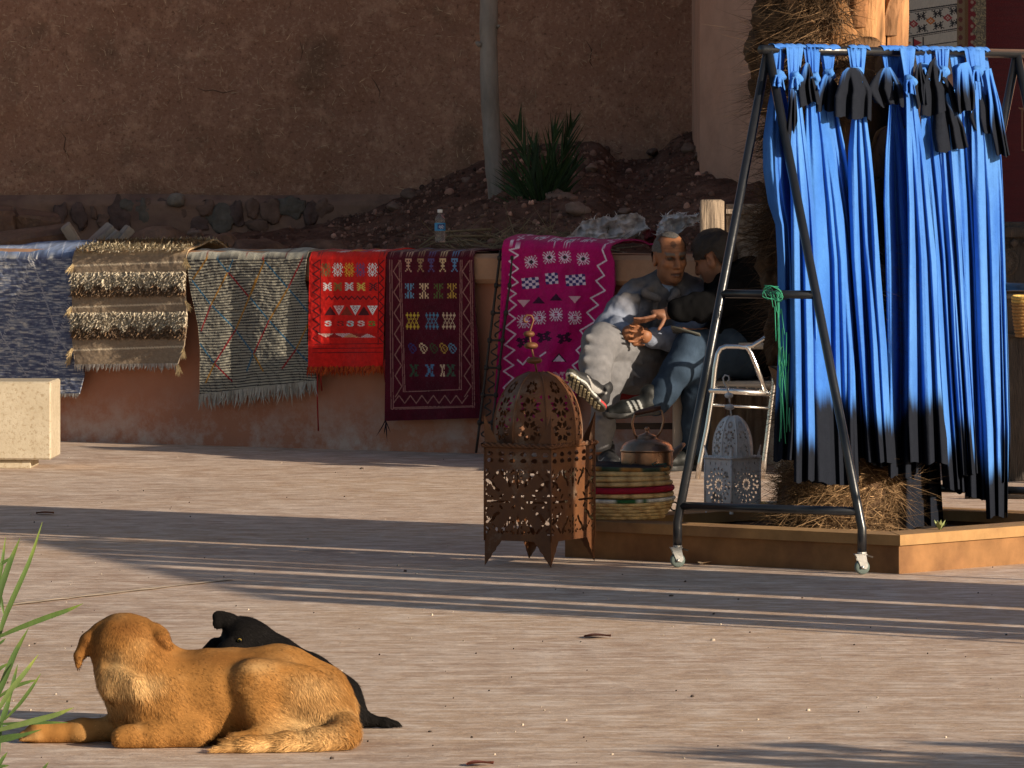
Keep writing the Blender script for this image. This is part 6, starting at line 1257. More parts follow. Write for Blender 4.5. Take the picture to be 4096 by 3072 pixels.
for k in range(3): b.cone(D(535+k*14, 830+k*50, 0, -.085-.004*k), D(690+k*20, 870+k*44, 0, -.135), .012, .008, .035)      # skin folds of the neck
V, Fs = b.build(.0045, [(.004, 14, 3, 3)], .0015, 2)
def pxz(V): px = 512+V[:, 0]/V[:, 1]*FP; py = HZ+(H-V[:, 2])/V[:, 1]*FP; return px/.1921, (py-512.5)/.1921
X, Yz = pxz(V); gold = np.array([.30, .140, .040]); pale = np.array([.52, .325, .14]); deep = np.array([.165, .066, .018])
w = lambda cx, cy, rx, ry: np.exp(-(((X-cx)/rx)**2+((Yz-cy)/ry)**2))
t = np.clip(1.0*w(590, 900, 120, 150)+.9*w(760, 890, 90, 60)+.9*w(1600, 1110, 150, 130)+.8*w(1330, 800, 90, 30)+.6*w(1640, 900, 130, 60)+.8*w(1400, 1230, 300, 30)+.5*w(170, 1160, 80, 40)+.25*fbm(V*18, 3, 4), 0, 1)[:, None]
dk = np.clip(.9*w(650, 600, 170, 70)+.8*w(450, 690, 70, 90)+.7*w(1150, 760, 350, 60)+.8*w(840, 670, 60, 60)+.3*w(1680, 850, 120, 60), 0, 1)[:, None]
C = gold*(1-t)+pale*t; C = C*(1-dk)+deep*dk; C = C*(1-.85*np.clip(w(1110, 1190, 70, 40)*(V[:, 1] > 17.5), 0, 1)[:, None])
tan = thing('dog', D(1100, 1225), 'golden tan dog lying in front with its head turned away', 'dog', 'two dogs lying on the pavement')
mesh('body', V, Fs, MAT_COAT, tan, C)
def dirf(p):
    X_, Y_ = pxz(p); d = np.tile(np.array([.75, 0, -.35]), (len(p), 1)); nk = (X_ < 900) & (Y_ < 1080); wk = (1/(1+np.exp(-(900-X_)/50))*1/(1+np.exp(-(1080-Y_)/40)))[:, None]; d = d*(1-wk)+wk*np.array([.35, -.1, -.9])
    rp_ = (X_ > 1500) & (Y_ > 820); d[rp_] = [.45, -.1, -.85]; tl_ = (Y_ > 1170) & (X_ > 1100); d[tl_] = [-1, 0, -.1]; ll = (X_ < 640) & (Y_ > 1080); d[ll] = [-1, 0, -.1]; return d
def lnf(p):
    X_, Y_ = pxz(p); sg = lambda a, b_, q: 1/(1+np.exp(-(q-a)/b_)); L_ = .0125+.010*sg(1480, 60, X_)*sg(850, 40, Y_)+.010*sg(1165, 12, Y_)*sg(1100, 20, X_)+.011*sg(-860, 40, -X_)*sg(780, 45, Y_)*sg(-1050, 40, -Y_)
    return L_*(1-.45*sg(-480, 30, -X_))*(1-.35*sg(-650, 30, -X_)*sg(1080, 20, Y_))
fur(V, Fs, C, 85000, dirf, lnf, .0028, tan, 5, .2, 1.05)
# black dog behind
D = DG(18.05); b = Body()
b.chain([D(1400, 800), D(1600, 915), D(1740, 1010), D(1790, 1070)], [.078, .080, .074, .05], .05); b.chain([D(1400, 780), D(1310, 700)], [.07, .058], .04)
b.ell(D(1262, 646), (.057, .062, .055), k=.03); b.chain([D(1240, 700, 0, -.03), D(1190, 740, 0, -.08), D(1160, 760, 0, -.11)], [.040, .032, .026], .025)
b.ell(D(1330, 680), (.045, .04, .04), k=.03)
b.chain([D(1120, 690, 0, .0), D(1085, 730, 0, .0)], [.022, .02], .015)
b.ell(D(1152, 552, 0, -.02), (.028, .008, .021), euler(.2, .35, .25), k=.008); b.ell(D(1132, 580, 0, -.028), (.016, .007, .018), euler(.2, -.2, .25), k=.008); b.ell(D(1200, 560, 0, -.015), (.022, .012, .02), euler(.2, .3, .25), k=.012); b.chain([D(1185, 585, 0, -.02), D(1205, 615, 0, -.02)], [.014, .018], .012)
b.ell(D(1192, 598, 0, -.065), (.012, .014, .013), k=.006, op='s')
b.ell(D(1225, 668, 0, -.075), (.012, .01, .008), k=.006, op='s')
b.chain([D(1805, 1000), D(1836, 985), D(1870, 1060, .02), D(1925, 1085, .016), D(2000, 1095, .012), D(2065, 1102, .010)], [.03, .021, .019, .015, .011, .008], .015); b.chain([D(1780, 1080, .02), D(1845, 1088, .017)], [.03, .017], .02)
b.chain([D(1500, 1060, .04), D(1650, 1090, .04)], [.07, .05], .03)
V, Fs = b.build(.0045, [(.003, 16, 8, 2)], .0015, 2); C = np.tile(np.array([.007, .0062, .006]), (len(V), 1))
bd2 = thing('dog', D(1500, 1100), 'black dog peering over the back of the tan dog', 'dog', 'two dogs lying on the pavement')
mesh('body', V, Fs, MAT_COAT, bd2, C); fur(V, Fs, C, 16000, lambda p: np.tile([.7, 0, -.6], (len(p), 1)), lambda p: np.where(p[:, 0] > -.75, .016, .009), .0026, bd2, 6, .22, 1.6)
V, Fs = blob_mesh(1, 12, 0); mesh('eye', V*.0075+D(1249, 667, 0, -.066), Fs, M('amber_eye', (.45, .30, .06), rough=.1, var=0, bump=0), bd2)
V, Fs = blob_mesh(1, 10, 0); mesh('pupil', V*.0042+D(1248, 667, 0, -.072), Fs, M('pupil_black', (.005, .005, .005), rough=.05, var=0, bump=0), bd2)
# ================================================================ two seated men
def Q(x, y, Y): return P(550+x*.1507, 212.5+y*.1507, Y)
MAT_SKIN = M('skin', attr=True, var=.12, vs_=30, bump=.15, bs=120, bd=.002, rough=.55, spec=.35)
MAT_CLOTH = M('garment_cloth', attr=True, var=.14, vs_=22, bump=.6, bs=180, bd=.003, rough=.95, spec=.0)
MAT_HAIR = M('hair', attr=True, var=.3, vs_=60, bump=.8, bs=200, bd=.004, rough=.6)
MAT_SHOE = M('shoe', attr=True, var=.15, vs_=25, bump=.2, bs=80, rough=.55)
def head(b, c, f, up, sc_=1.0):
    """adds a head to Body b; f = facing, up; returns local frame"""
    f = unit(f); r = unit(np.cross(f, up)); u = np.cross(r, f); Rm = np.stack([r, f, u], 1); L_ = lambda x, y, z: np.array(c)+Rm@(np.array([x, y, z])*sc_)
    k = sc_
    b.ell(L_(0, -.012, .035), np.array([.076, .096, .086])*k, Rm, .03)                       # cranium
    b.ell(L_(0, .018, -.035), np.array([.062, .072, .078])*k, Rm, .03)                       # face
    b.ell(L_(0, .052, -.095), np.array([.034, .030, .026])*k, Rm, .025)                      # chin
    for s2 in (-1, 1):
        b.ell(L_(s2*.036, .060, -.022), np.array([.024, .022, .020])*k, Rm, .015)            # cheekbone
        b.ell(L_(s2*.031, .085, .006), np.array([.020, .018, .014])*k, Rm, .008, 's')        # eye socket
        b.ell(L_(s2*.031, .072, .005), np.array([.013, .012, .010])*k, Rm, .003)             # eyeball / lids
        b.cone(L_(s2*.012, .083, .026), L_(s2*.050, .068, .024), .010*k, .008*k, .008)       # brow
        b.ell(L_(s2*.076, -.012, -.008), np.array([.010, .020, .034])*k, Rm@euler(.1, 0, s2*-.35), .006)   # ear
        b.ell(L_(s2*.084, -.004, -.006), np.array([.006, .010, .018])*k, Rm, .004, 's')
        b.cone(L_(s2*.020, .080, -.045), L_(s2*.034, .066, -.078), .005*k, .004*k, .006)     # nasolabial fold
        b.ell(L_(s2*.012, .093, -.036), np.array([.010, .012, .008])*k, Rm, .006)
    b.chain([L_(0, .084, .018), L_(0, .098, -.008), L_(0, .112, -.032)], [.009*k, .011*k, .012*k], .010)   # nose
    b.ell(L_(0, .076, -.062), np.array([.026, .018, .010])*k, Rm, .006); b.ell(L_(0, .077, -.079), np.array([.022, .016, .008])*k, Rm, .006)
    b.ell(L_(0, .097, -.071), np.array([.022, .010, .004])*k, Rm, .003, 's')
    return Rm, L_
def finger(b, base, dirn, bend_axis, lens, rad, bends, k=.003):
    p = np.array(base, float); d = unit(dirn); pts = [p]
    for L_, a in zip(lens, bends):
        c, s2 = math.cos(a), math.sin(a); ax = unit(bend_axis); d = d*c+np.cross(ax, d)*s2+ax*(ax@d)*(1-c); p = p+d*L_; pts.append(p)
    for i in range(len(pts)-1): b.cone(pts[i], pts[i+1], rad*(1-.12*i), rad*(1-.12*(i+1)), k)
    return pts
def head_colors(V, c, Rm, base, hair, lo_hair, beard=None, sc_=1.0):
    q = (V-np.array(c))@Rm/sc_; C = np.tile(np.array(base), (len(V), 1)); near = np.linalg.norm(q, axis=1) < .17
    for s2 in (-1, 1):
        e = np.hypot((q[:, 0]-s2*.031)/.021, (q[:, 2]-.005)/.012); m_ = near & (e < 1) & (q[:, 1] > .045); C[m_] = np.array(base)*.5; m_ = near & (e < .62) & (q[:, 1] > .045); C[m_] = np.array(base)*.22
        m_ = near & (np.hypot((q[:, 0]-s2*.031)/.009, (q[:, 2]-.005)/.006) < 1) & (q[:, 1] > .05); C[m_] = [.02, .015, .012]
        m_ = near & (np.abs(q[:, 2]-.026-.05*np.abs(q[:, 0])*0) < .008) & (s2*q[:, 0] > .010) & (s2*q[:, 0] < .052) & (q[:, 1] > .05); C[m_] = np.array(hair)*.8+np.array(base)*.15
    m_ = near & (np.abs(q[:, 2]+.071) < .0075-.1*np.abs(q[:, 0])) & (np.abs(q[:, 0]) < .027) & (q[:, 1] > .05); C[m_] = [.045, .016, .014]
    m_ = near & (np.abs(q[:, 2]+.071) < .013) & (np.abs(q[:, 0]) < .022) & (q[:, 1] > .065) & ~m_; C[m_] = np.array(base)*np.array([.8, .62, .62])
    if beard is not None:
        m_ = near & (q[:, 2] < -.045+.02*n1(q[:, 0]*80, 3)) & (q[:, 1] > -.03); C[m_] = C[m_]*(1-beard[1])+np.array(beard[0])*beard[1]
    return C, q
def hairmesh(c, Rm, col_, parent, front, side, thick, sc_=1.0, seed=0, noise_=.002):
    b = Body(); L_ = lambda x, y, z: np.array(c)+Rm@(np.array([x, y, z])*sc_)
    b.ell(L_(0, -.012, .035), np.array([.076, .096, .086])*sc_+thick, Rm, .03); b.ell(L_(0, -.030, -.01), np.array([.070, .076, .080])*sc_+thick*.6, Rm, .03)
    V, Fs = b.build(.005, [(noise_, 60, seed, 2)]); q = (V-np.array(c))@Rm/sc_
    lim = np.where(q[:, 1] > 0, front(q), side(q)); keep = q[:, 2] > lim; m_ = keep[Fs].all(1); Fs = Fs[m_]
    us = np.unique(Fs); mp = -np.ones(len(V), int); mp[us] = np.arange(len(us)); mesh('hair', V[us], mp[Fs], MAT_HAIR, parent, np.array(col_)*(.8+.5*np.random.default_rng(seed).random((len(us), 1))))
def shoe(parent, heel, xdir, updir, cols, L_=.275, seed=0, stripes=None, lugs=False):
    x = unit(xdir); z = np.array(updir, float); z = unit(z-x*(z@x)); y = np.cross(z, x); Rm = np.stack([x, y, z], 1); T = lambda a, b_, c: np.array(heel)+Rm@np.array([a, b_, c])
    b = Body(); b.chain([T(.035, 0, .045), T(.10, 0, .05), T(.17, 0, .038), T(.235, 0, .028)], [.038, .040, .040, .030], .02); b.cone(T(.05, 0, .05), T(.045, 0, .105), .036, .040, .02)
    V, Fs = b.build(.005, [(.002, 40, seed, 2)]); q = (V-np.array(heel))@Rm; C = np.tile(np.array(cols['upper']), (len(V), 1))
    if stripes == 'three':
        for k in range(3): m_ = (np.abs(q[:, 0]-.095-k*.024-.35*(q[:, 2]-.045)) < .0055) & (q[:, 2] > .02) & (q[:, 2] < .075); C[m_] = cols['mark']
    if stripes == 'swoosh':
        t_ = np.clip((q[:, 0]-.05)/.14, 0, 1); cy = .030+.045*(t_-.3)**2*1.6+.02*t_*0; m_ = (q[:, 0] > .05) & (q[:, 0] < .19) & (np.abs(q[:, 2]-(.075-.045*np.sin(np.pi*(.15+.75*(1-t_))))) < .004+.008*np.exp(-((t_-.45)/.3)**2)); C[m_] = cols['mark']
    o = mesh('shoe', V, Fs, MAT_SHOE, parent, C)
    b = Body(); b.chain([T(.03, 0, .010), T(.10, 0, .010), T(.18, .003, .010), T(.245, 0, .012)], [.034, .030, .042, .030], .02); V, Fs = b.build(.005); q = (V-np.array(heel))@Rm
    # flatten into a sole
    q[:, 2] = np.clip(q[:, 2], -.004, .020)+np.where(q[:, 0] > .2, (q[:, 0]-.2)*.25, 0); V = np.array(heel)+q@Rm.T; C = np.tile(np.array(cols['sole']), (len(V), 1)); m_ = (q[:, 2] > .006) & (q[:, 2] < .016); C[m_] = cols.get('mid', cols['sole']); m2 = m_ & (q[:, 0] < .06); C[m2] = cols.get('heel', cols['sole'])
    s_o = mesh('sole', V, Fs, MAT_SHOE, o, C)
    if lugs:
        mb = MB()
        for i in range(9):
            for j in range(-2, 3):
                xx = .03+i*.026+(.013 if j % 2 else 0); yy = j*.0145; w_ = .036 if xx > .13 else .029
                if abs(yy) < w_ and xx < .26: mb.box(T(xx, yy, -.005+(max(0, xx-.2)*.25)), (.014, .011, .008), Rm@rotz(.78), np.array(cols['lug']))
        mb.build('sole_lugs', MAT_SHOE, o, smooth=False)
    return o
def tint(V, base, seed, amt=.18, sc_=9): return np.array(base)*(1+amt*fbm(V*sc_, 3, seed))[:, None]
# ---------------------------------------------------------------- man with grey hair
m1 = thing('person', (.62, 32.35, 0), 'man with short grey hair in grey work jacket and pale trousers, legs crossed, hands clasped', 'person', 'two men talking')
SK1 = np.array([.235, .098, .046]); hc = Q(798, 300, 32.26); b = Body(); f1 = np.array([.34, -.93, -.10]); Rm, Lh = head(b, hc, f1, np.array([-.05, 0, 1]), .99)
b.chain([Q(795, 400, 32.29), Q(775, 520, 32.36)], [.058, .064], .03)
b.chain([Q(765, 600, 32.38), Q(740, 760, 32.42), Q(730, 980, 32.45)], [.12, .12, .13], .05); b.chain([Q(620, 560, 32.34), Q(900, 550, 32.40)], [.06, .06], .04)
b.chain([Q(575, 580, 32.32), Q(420, 750, 32.18), Q(500, 795, 32.02)], [.05, .042, .028], .02); b.chain([Q(940, 570, 32.38), Q(930, 810, 32.2), Q(660, 825, 32.03)], [.05, .042, .028], .02)
b.chain([Q(790, 970, 32.42), Q(340, 870, 31.98), Q(300, 1210, 31.84)], [.08, .055, .038], .03); b.chain([Q(740, 1010, 32.42), Q(400, 1060, 32.02), Q(335, 1560, 32.05)], [.08, .055, .038], .03)
# clasped hands: two palms, fingers interlaced over each other
pl1, pl2 = Q(525, 800, 31.985), Q(625, 815, 31.985)
b.ell(pl1, (.034, .022, .038), euler(0, .3, .2), .012); b.ell(pl2, (.034, .022, .038), euler(0, -.3, -.2), .012); b.cone(Q(500, 795, 32.02), pl1, .028, .03, .012); b.cone(Q(660, 825, 32.03), pl2, .028, .03, .012)
for i in range(4):
    zz0 = 758+i*32; finger(b, Q(600-i*2, zz0, 31.955-.004*(i % 2)), (-1, -.28, .10-.04*i), (0, .25, 1), (.027, .022, .017), .0082, (-.15, .5, .55)); finger(b, Q(548+i*2, zz0+19, 31.958), (1, -.30, .04-.05*i), (0, -.25, -1), (.026, .021, .016), .0082, (-.15, .5, .55))
finger(b, Q(535, 762, 31.965), (.55, -.45, .75), (1, 0, 0), (.024, .021), .0092, (0, .3)); finger(b, Q(612, 770, 31.962), (-.7, -.4, .62), (1, 0, 0), (.024, .021), .0092, (0, .3))
V, Fs = b.build(.0048, rel=1); C, q = head_colors(V, hc, Rm, SK1, (.12, .11, .10), 0, ((.16, .10, .07), .25)); C = C*(1+.18*fbm(V*28, 3, 2))[:, None]
m_ = np.hypot((q[:, 0]-.012)/.014, (q[:, 2]-.072)/.015) < 1; m_ &= (q[:, 1] > .04); C[m_] = C[m_]*.42
near = np.linalg.norm(q, axis=1) < .2; wr = near & (q[:, 1] > .05) & (np.abs(np.sin(q[:, 2]*210)) > .93) & (q[:, 2] > .036) & (q[:, 2] < .09); C[wr] = C[wr]*.8
C[~near & (V[:, 2] < 1.0)] *= 1.1
mesh('body', V, Fs, MAT_SKIN, m1, C)
hairmesh(hc, Rm, (.075, .07, .066), m1, lambda q: np.where(np.abs(q[:, 0]) > .062, .03, .098+.02*np.abs(q[:, 0])*10-.0), lambda q: np.where(q[:, 1] > -.055, .028, -.05), .0035, .99, 4)
b = Body()      # jacket
b.chain([Q(770, 560, 32.37), Q(745, 700, 32.40), Q(725, 880, 32.42), Q(715, 980, 32.43)], [.125, .150, .155, .150], .05); b.chain([Q(590, 560, 32.33), Q(770, 520, 32.36), Q(930, 545, 32.40)], [.085, .09, .085], .05)
b.chain([Q(572, 575, 32.32), Q(480, 670, 32.24), Q(400, 765, 32.16)], [.085, .078, .070], .03); b.chain([Q(400, 765, 32.16), Q(450, 785, 32.08), Q(505, 800, 32.02)], [.070, .058, .046], .025)
b.chain([Q(945, 560, 32.38), Q(965, 700, 32.28), Q(940, 815, 32.18)], [.085, .076, .068], .03); b.chain([Q(940, 815, 32.18), Q(800, 840, 32.09), Q(668, 832, 32.03)], [.068, .058, .046], .025)
for s2 in (-1, 1): b.chain([Q(745, 500+0, 32.25)+[s2*.055, .02, .0], Q(735, 535, 32.20)+[s2*.075, .0, 0], Q(760, 560, 32.19)+[s2*.03, -.01, -.01]], [.018, .020, .014], .010)      # collar
b.box(Q(535, 610, 32.205), (.044, .010, .052), .008, euler(0, 0, -.35), .006); b.box(Q(535, 575, 32.198), (.048, .010, .014), .006, euler(0, .1, -.35), .005)      # chest pocket, flap
b.chain([Q(700, 600, 32.225), Q(690, 780, 32.24), Q(685, 900, 32.25)], [.012, .012, .012], .012)
b.ell(Q(800, 430, 32.25), (.052, .06, .05), None, .01, 's')
V, Fs = b.build(.0062, [(.006, 10, 21, 2, (1, 1, .8)), (.0045, 28, 22, 2, (1.2, .6, 1.0))], None, 1); px_, py_ = 512+V[:, 0]/V[:, 1]*FP, HZ+(H-V[:, 2])/V[:, 1]*FP; zx, zy = (px_-550)/.1507, (py_-212.5)/.1507
C = tint(V, (.125, .114, .112), 3, .15, 40); dm = np.full(len(V), 9.)
for A_, B_ in ((Q(555, 600, 32.31), Q(400, 765, 32.16)), (Q(400, 765, 32.16), Q(505, 800, 32.02)), (Q(955, 600, 32.35), Q(940, 815, 32.18)), (Q(940, 815, 32.18), Q(668, 832, 32.03))):
    u_ = B_-A_; t_ = np.clip((V-A_)@u_/(u_@u_), 0, 1); dm = np.minimum(dm, np.linalg.norm(V-A_-t_[:, None]*u_, axis=1))
wS = np.clip((.105-dm)/.03, 0, 1)[:, None]; C = C*(1-wS)+tint(V, (.20, .225, .29), 5, .15, 40)*wS
mesh('jacket', V, Fs, MAT_CLOTH, m1, C)
b = Body(); b.chain([Q(740, 480, 32.24), Q(800, 505, 32.22)], [.03, .03], .02); b.ell(Q(775, 530, 32.27), (.055, .03, .04), None, .01); V, Fs = b.build(.006); V = V+np.array([0, .05, -.012]); mesh('shirt_collar', V, Fs, MAT_CLOTH, m1, np.array([.22, .27, .36]))
b = Body()      # trousers
b.chain([Q(800, 960, 32.42), Q(600, 930, 32.20), Q(345, 865, 31.97)], [.105, .096, .086], .03); b.chain([Q(340, 860, 31.97), Q(305, 1000, 31.90), Q(298, 1120, 31.86), Q(308, 1190, 31.85)], [.086, .076, .068, .056], .03)
b.chain([Q(760, 1010, 32.43), Q(560, 1080, 32.22), Q(410, 1090, 32.03)], [.105, .092, .076], .03); b.chain([Q(410, 1090, 32.03), Q(365, 1250, 32.02), Q(345, 1420, 32.04), Q(335, 1540, 32.06)], [.075, .060, .056, .052], .025)
for (x0, y0, x1_, y1_, yy) in ((250, 830, 420, 900, 31.885), (240, 900, 400, 960, 31.86), (235, 980, 390, 1020, 31.83), (240, 1060, 370, 1110, 31.80), (250, 1130, 350, 1170, 31.79), (450, 880, 620, 1010, 32.06), (520, 880, 680, 980, 32.10), (430, 960, 600, 1100, 32.02), (360, 1280, 410, 1330, 31.95), (330, 1380, 390, 1420, 31.97), (420, 1100, 560, 1150, 32.03)): b.cone(Q(x0, y0, yy), Q(x1_, y1_, yy+.02), .013, .007, .022)
V, Fs = b.build(.0062, [(.004, 8, 31, 2), (.0025, 26, 32, 2, (.7, 1, 1.5))], None, 1); C = tint(V, (.165, .163, .172), 8, .12, 50); mesh('trousers', V, Fs, MAT_CLOTH, m1, C)
blk = np.array([.02, .02, .022]); nk = {'upper': blk, 'mark': np.array([.30, .29, .28]), 'sole': np.array([.05, .045, .035]), 'mid': np.array([.5, .5, .48]), 'heel': np.array([.45, .03, .035]), 'lug': np.array([.36, .31, .20])}
shoe(m1, Q(352, 1318, 31.80), (-.62, -.42, .62), (.45, .62, .64), nk, .27, 1, 'swoosh', True)
b = Body(); b.ell(Q(265, 1172, 31.80), (.030, .03, .022), None, .01); b.ell(Q(245, 1150, 31.79), (.014, .02, .018), None, .01); V, Fs = b.build(.005, [(.003, 50, 3)]); mesh('sock', V, Fs, MAT_CLOTH, m1, np.array([.55, .54, .53]))
nk2 = dict(nk); nk2['sole'] = np.array([.40, .05, .04]); nk2['mid'] = np.array([.30, .05, .04]); sp0 = G(606, 467); shoe(m1, np.array([sp0[0]-.01, 32.14, .006]), (.15, -.98, 0), (0, 0, 1), nk2, .27, 2, 'swoosh')
# ---------------------------------------------------------------- man in black
m2 = thing('person', (1.02, 32.25, 0), 'dark haired man in black jacket and jeans leaning over with a phone', 'person', 'two men talking')
SK2 = np.array([.21, .095, .054]); hc = Q(1088, 294, 32.18); b = Body(); f2 = np.array([-.76, .42, -.42]); Rm, Lh = head(b, hc, f2, np.array([-.35, 0, .94]), 1.02)
b.chain([Q(1085, 380, 32.17), Q(1165, 500, 32.2)], [.058, .066], .03)
b.chain([Q(1200, 540, 32.22), Q(1290, 700, 32.27), Q(1330, 900, 32.3)], [.11, .12, .12], .05); b.chain([Q(1190, 560, 32.0), Q(1200, 540, 32.44)], [.06, .06], .04)
b.chain([Q(1185, 575, 31.98), Q(1000, 640, 31.93), Q(815, 652, 31.90)], [.05, .042, .027], .02); b.chain([Q(1190, 580, 32.42), Q(1170, 780, 32.2), Q(1050, 805, 32.03)], [.05, .042, .027], .02)
b.chain([Q(1330, 920, 32.28), Q(950, 890, 31.95), Q(700, 1260, 31.9)], [.08, .055, .036], .03); b.chain([Q(1330, 940, 32.32), Q(1000, 960, 31.98), Q(955, 1560, 32.02)], [.08, .055, .036], .03)
pm_ = Q(735, 678, 31.895); b.cone(Q(815, 652, 31.90), pm_, .027, .024, .015); b.ell(pm_, (.050, .034, .019), euler(0, .32, .1), .012)       # reaching hand
for i in range(4): finger(b, Q(690, 694+(i-1.5)*5, 31.868+i*.016), (-1, -.05+.06*i, -.26-.04*i), (0, 1, 0), (.042, .030, .024), .0086, (.02, .16, .16))
finger(b, Q(760, 700, 31.875), (-.35, -.25, -.85), (0, 1, 0), (.032, .030), .0105, (0, .2))
ph = Q(985, 805, 31.98); b.cone(Q(1050, 805, 32.03), ph, .027, .026, .015); b.ell(ph, (.048, .030, .020), euler(0, .1, 0), .012)          # hand under the phone
for i in range(4): finger(b, Q(950, 815, 31.955+i*.016), (-1, -.25, .05), (0, 1, 0), (.036, .026, .02), .0086, (.05, .5, .6))
finger(b, Q(965, 785, 31.955), (-.9, -.35, .1), (0, 1, 0), (.034, .030), .0105, (0, .1))
V, Fs = b.build(.0048, rel=1); C, q = head_colors(V, hc, Rm, SK2, (.015, .012, .012), 0, ((.07, .045, .035), .4), 1.02); C = C*(1+.12*fbm(V*28, 3, 2))[:, None]; mesh('body', V, Fs, MAT_SKIN, m2, C)
hairmesh(hc, Rm, (.016, .012, .010), m2, lambda q: np.where(np.abs(q[:, 0]) > .058, .0+.35*np.clip(q[:, 1], 0, 1), .072), lambda q: np.where(q[:, 1] > -.045, .022, -.065), .011, 1.02, 9, .004)
b = Body(); b.chain([Q(1215, 520, 32.21), Q(1290, 640, 32.25), Q(1310, 780, 32.28), Q(1310, 890, 32.3)], [.135, .165, .165, .16], .05); b.ell(Q(1330, 440, 32.26), (.115, .16, .085), euler(0, .35, 0), .05); b.ell(Q(1180, 470, 32.2), (.085, .11, .07), None, .04)
b.chain([Q(1195, 560, 31.99), Q(1010, 632, 31.93), Q(838, 655, 31.90)], [.085, .064, .050], .03); b.chain([Q(1200, 580, 32.42), Q(1185, 780, 32.2), Q(1070, 806, 32.04)], [.085, .07, .05], .03)
b.chain([Q(1230, 400, 32.14), Q(1330, 352, 32.2), Q(1440, 390, 32.28)], [.040, .045, .040], .03); b.chain([Q(1140, 430, 32.08), Q(1090, 500, 32.06), Q(1060, 560, 32.05)], [.026, .020, .014], .015)
b.ell(Q(1070, 400, 32.16), (.055, .07, .05), None, .01, 's')
V, Fs = b.build(.0062, [(.012, 10, 41, 2), (.006, 28, 42, 2, (1.3, 1, .6))], None, 1); mesh('jacket', V, Fs, MAT_CLOTH, m2, tint(V, (.0055, .0055, .006), 3, .3))
b = Body(); b.chain([Q(1350, 930, 32.3), Q(1150, 900, 32.12), Q(950, 900, 31.96)], [.115, .10, .085], .04); b.chain([Q(950, 900, 31.96), Q(850, 1050, 31.93), Q(760, 1180, 31.91), Q(705, 1262, 31.9)], [.085, .076, .066, .060], .03)
b.chain([Q(1340, 950, 32.33), Q(1010, 975, 31.99)], [.11, .085], .04); b.chain([Q(1010, 975, 31.99), Q(985, 1200, 32.0), Q(965, 1400, 32.01), Q(955, 1560, 32.03)], [.085, .072, .064, .06], .03)
V, Fs = b.build(.0062, [(.004, 10, 51, 2), (.003, 28, 52, 2, (.7, 1, 1.4))], None, 1); C = tint(V, (.028, .043, .066), 8, .35, 9); px_ = 512+V[:, 0]/V[:, 1]*FP; py_ = HZ+(H-V[:, 2])/V[:, 1]*FP
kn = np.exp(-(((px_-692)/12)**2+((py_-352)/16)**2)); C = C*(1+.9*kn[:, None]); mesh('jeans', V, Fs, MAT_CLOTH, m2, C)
ad = {'upper': np.array([.007, .008, .008]), 'mark': np.array([.32, .33, .32]), 'sole': np.array([.03, .03, .03]), 'lug': np.array([.1, .1, .1])}
shoe(m2, Q(735, 1335, 31.88), (-.97, -.12, -.10), (-.12, .05, 1), ad, .27, 5, 'three')
sp0 = G(690, 467); shoe(m2, np.array([sp0[0]+.04, 32.05, .006]), (-.8, -.6, 0), (0, 0, 1), {**ad, 'mark': ad['upper']}, .27, 6)
o = MB().box((0, 0, 0), (.148, .072, .009), None, bev=.003).build('mobile_phone', M('phone_body', (.10, .10, .085), rough=.2, var=0, bump=0), None, useCol=False); o.location = Q(905, 800, 31.93); o.rotation_euler = (R(-28), R(14), R(-18))
tag(o, 'dark mobile phone held by the man in black', 'phone')
MB().box((0, 0, .0052), (.138, .064, .001)).build('screen', M('phone_screen', (.02, .025, .03), rough=.08, var=0, bump=0, spec=.6), o, False, False)
# ================================================================ reeds at the left, litter, things beyond the frame
MAT_REED = M('reed_leaf', attr=True, var=.2, vs_=14, bump=.3, bs=60, rough=.45, stretch=(1, 1, .2))
rd = thing('reed_clump', P(-8, 800, 15.9), 'clump of long green reed leaves at the lower left edge', 'reeds')
Z9 = lambda x, y: (x*.1541, 512.5+y*.1541)
def blade(pts, w, c0, dY=0, seed=0):
    p = np.array([P(*Z9(*q), 15.9+dY) for q in pts]); k = np.linspace(0, len(p)-1, 16); q = np.stack([np.interp(k, np.arange(len(p)), p[:, i]) for i in range(3)], 1)
    for _ in range(2): q[1:-1] = (q[:-2]+2*q[1:-1]+q[2:])/4
    T = np.gradient(q, axis=0); T /= np.linalg.norm(T, axis=1)[:, None]; s_ = np.cross(T, [0.25, -1., .1]); s_ /= np.linalg.norm(s_, axis=1)[:, None]; n_ = np.cross(s_, T)
    ww = w*np.sin(np.pi*np.clip(np.linspace(.12, 1, 16), 0, 1))**.75*.0062; ww[-1] = .0004; V = np.stack([q-s_*ww[:, None]+n_*ww[:, None]*.35, q, q+s_*ww[:, None]+n_*ww[:, None]*.35], 1).reshape(-1, 3)
    Fs = [(i*3+j, i*3+j+1, (i+1)*3+j+1, (i+1)*3+j) for i in range(15) for j in (0, 1)]; C = np.array(c0)*np.linspace(.8, 1.15, 16)[:, None]; C[-4:] = C[-4:]*[1.5, 1.25, 1]; mesh('leaf_blade', V, Fs, MAT_REED, rd, np.repeat(C, 3, 0))
g1 = (.075, .125, .03); g2 = (.055, .10, .025); g3 = (.12, .17, .05)
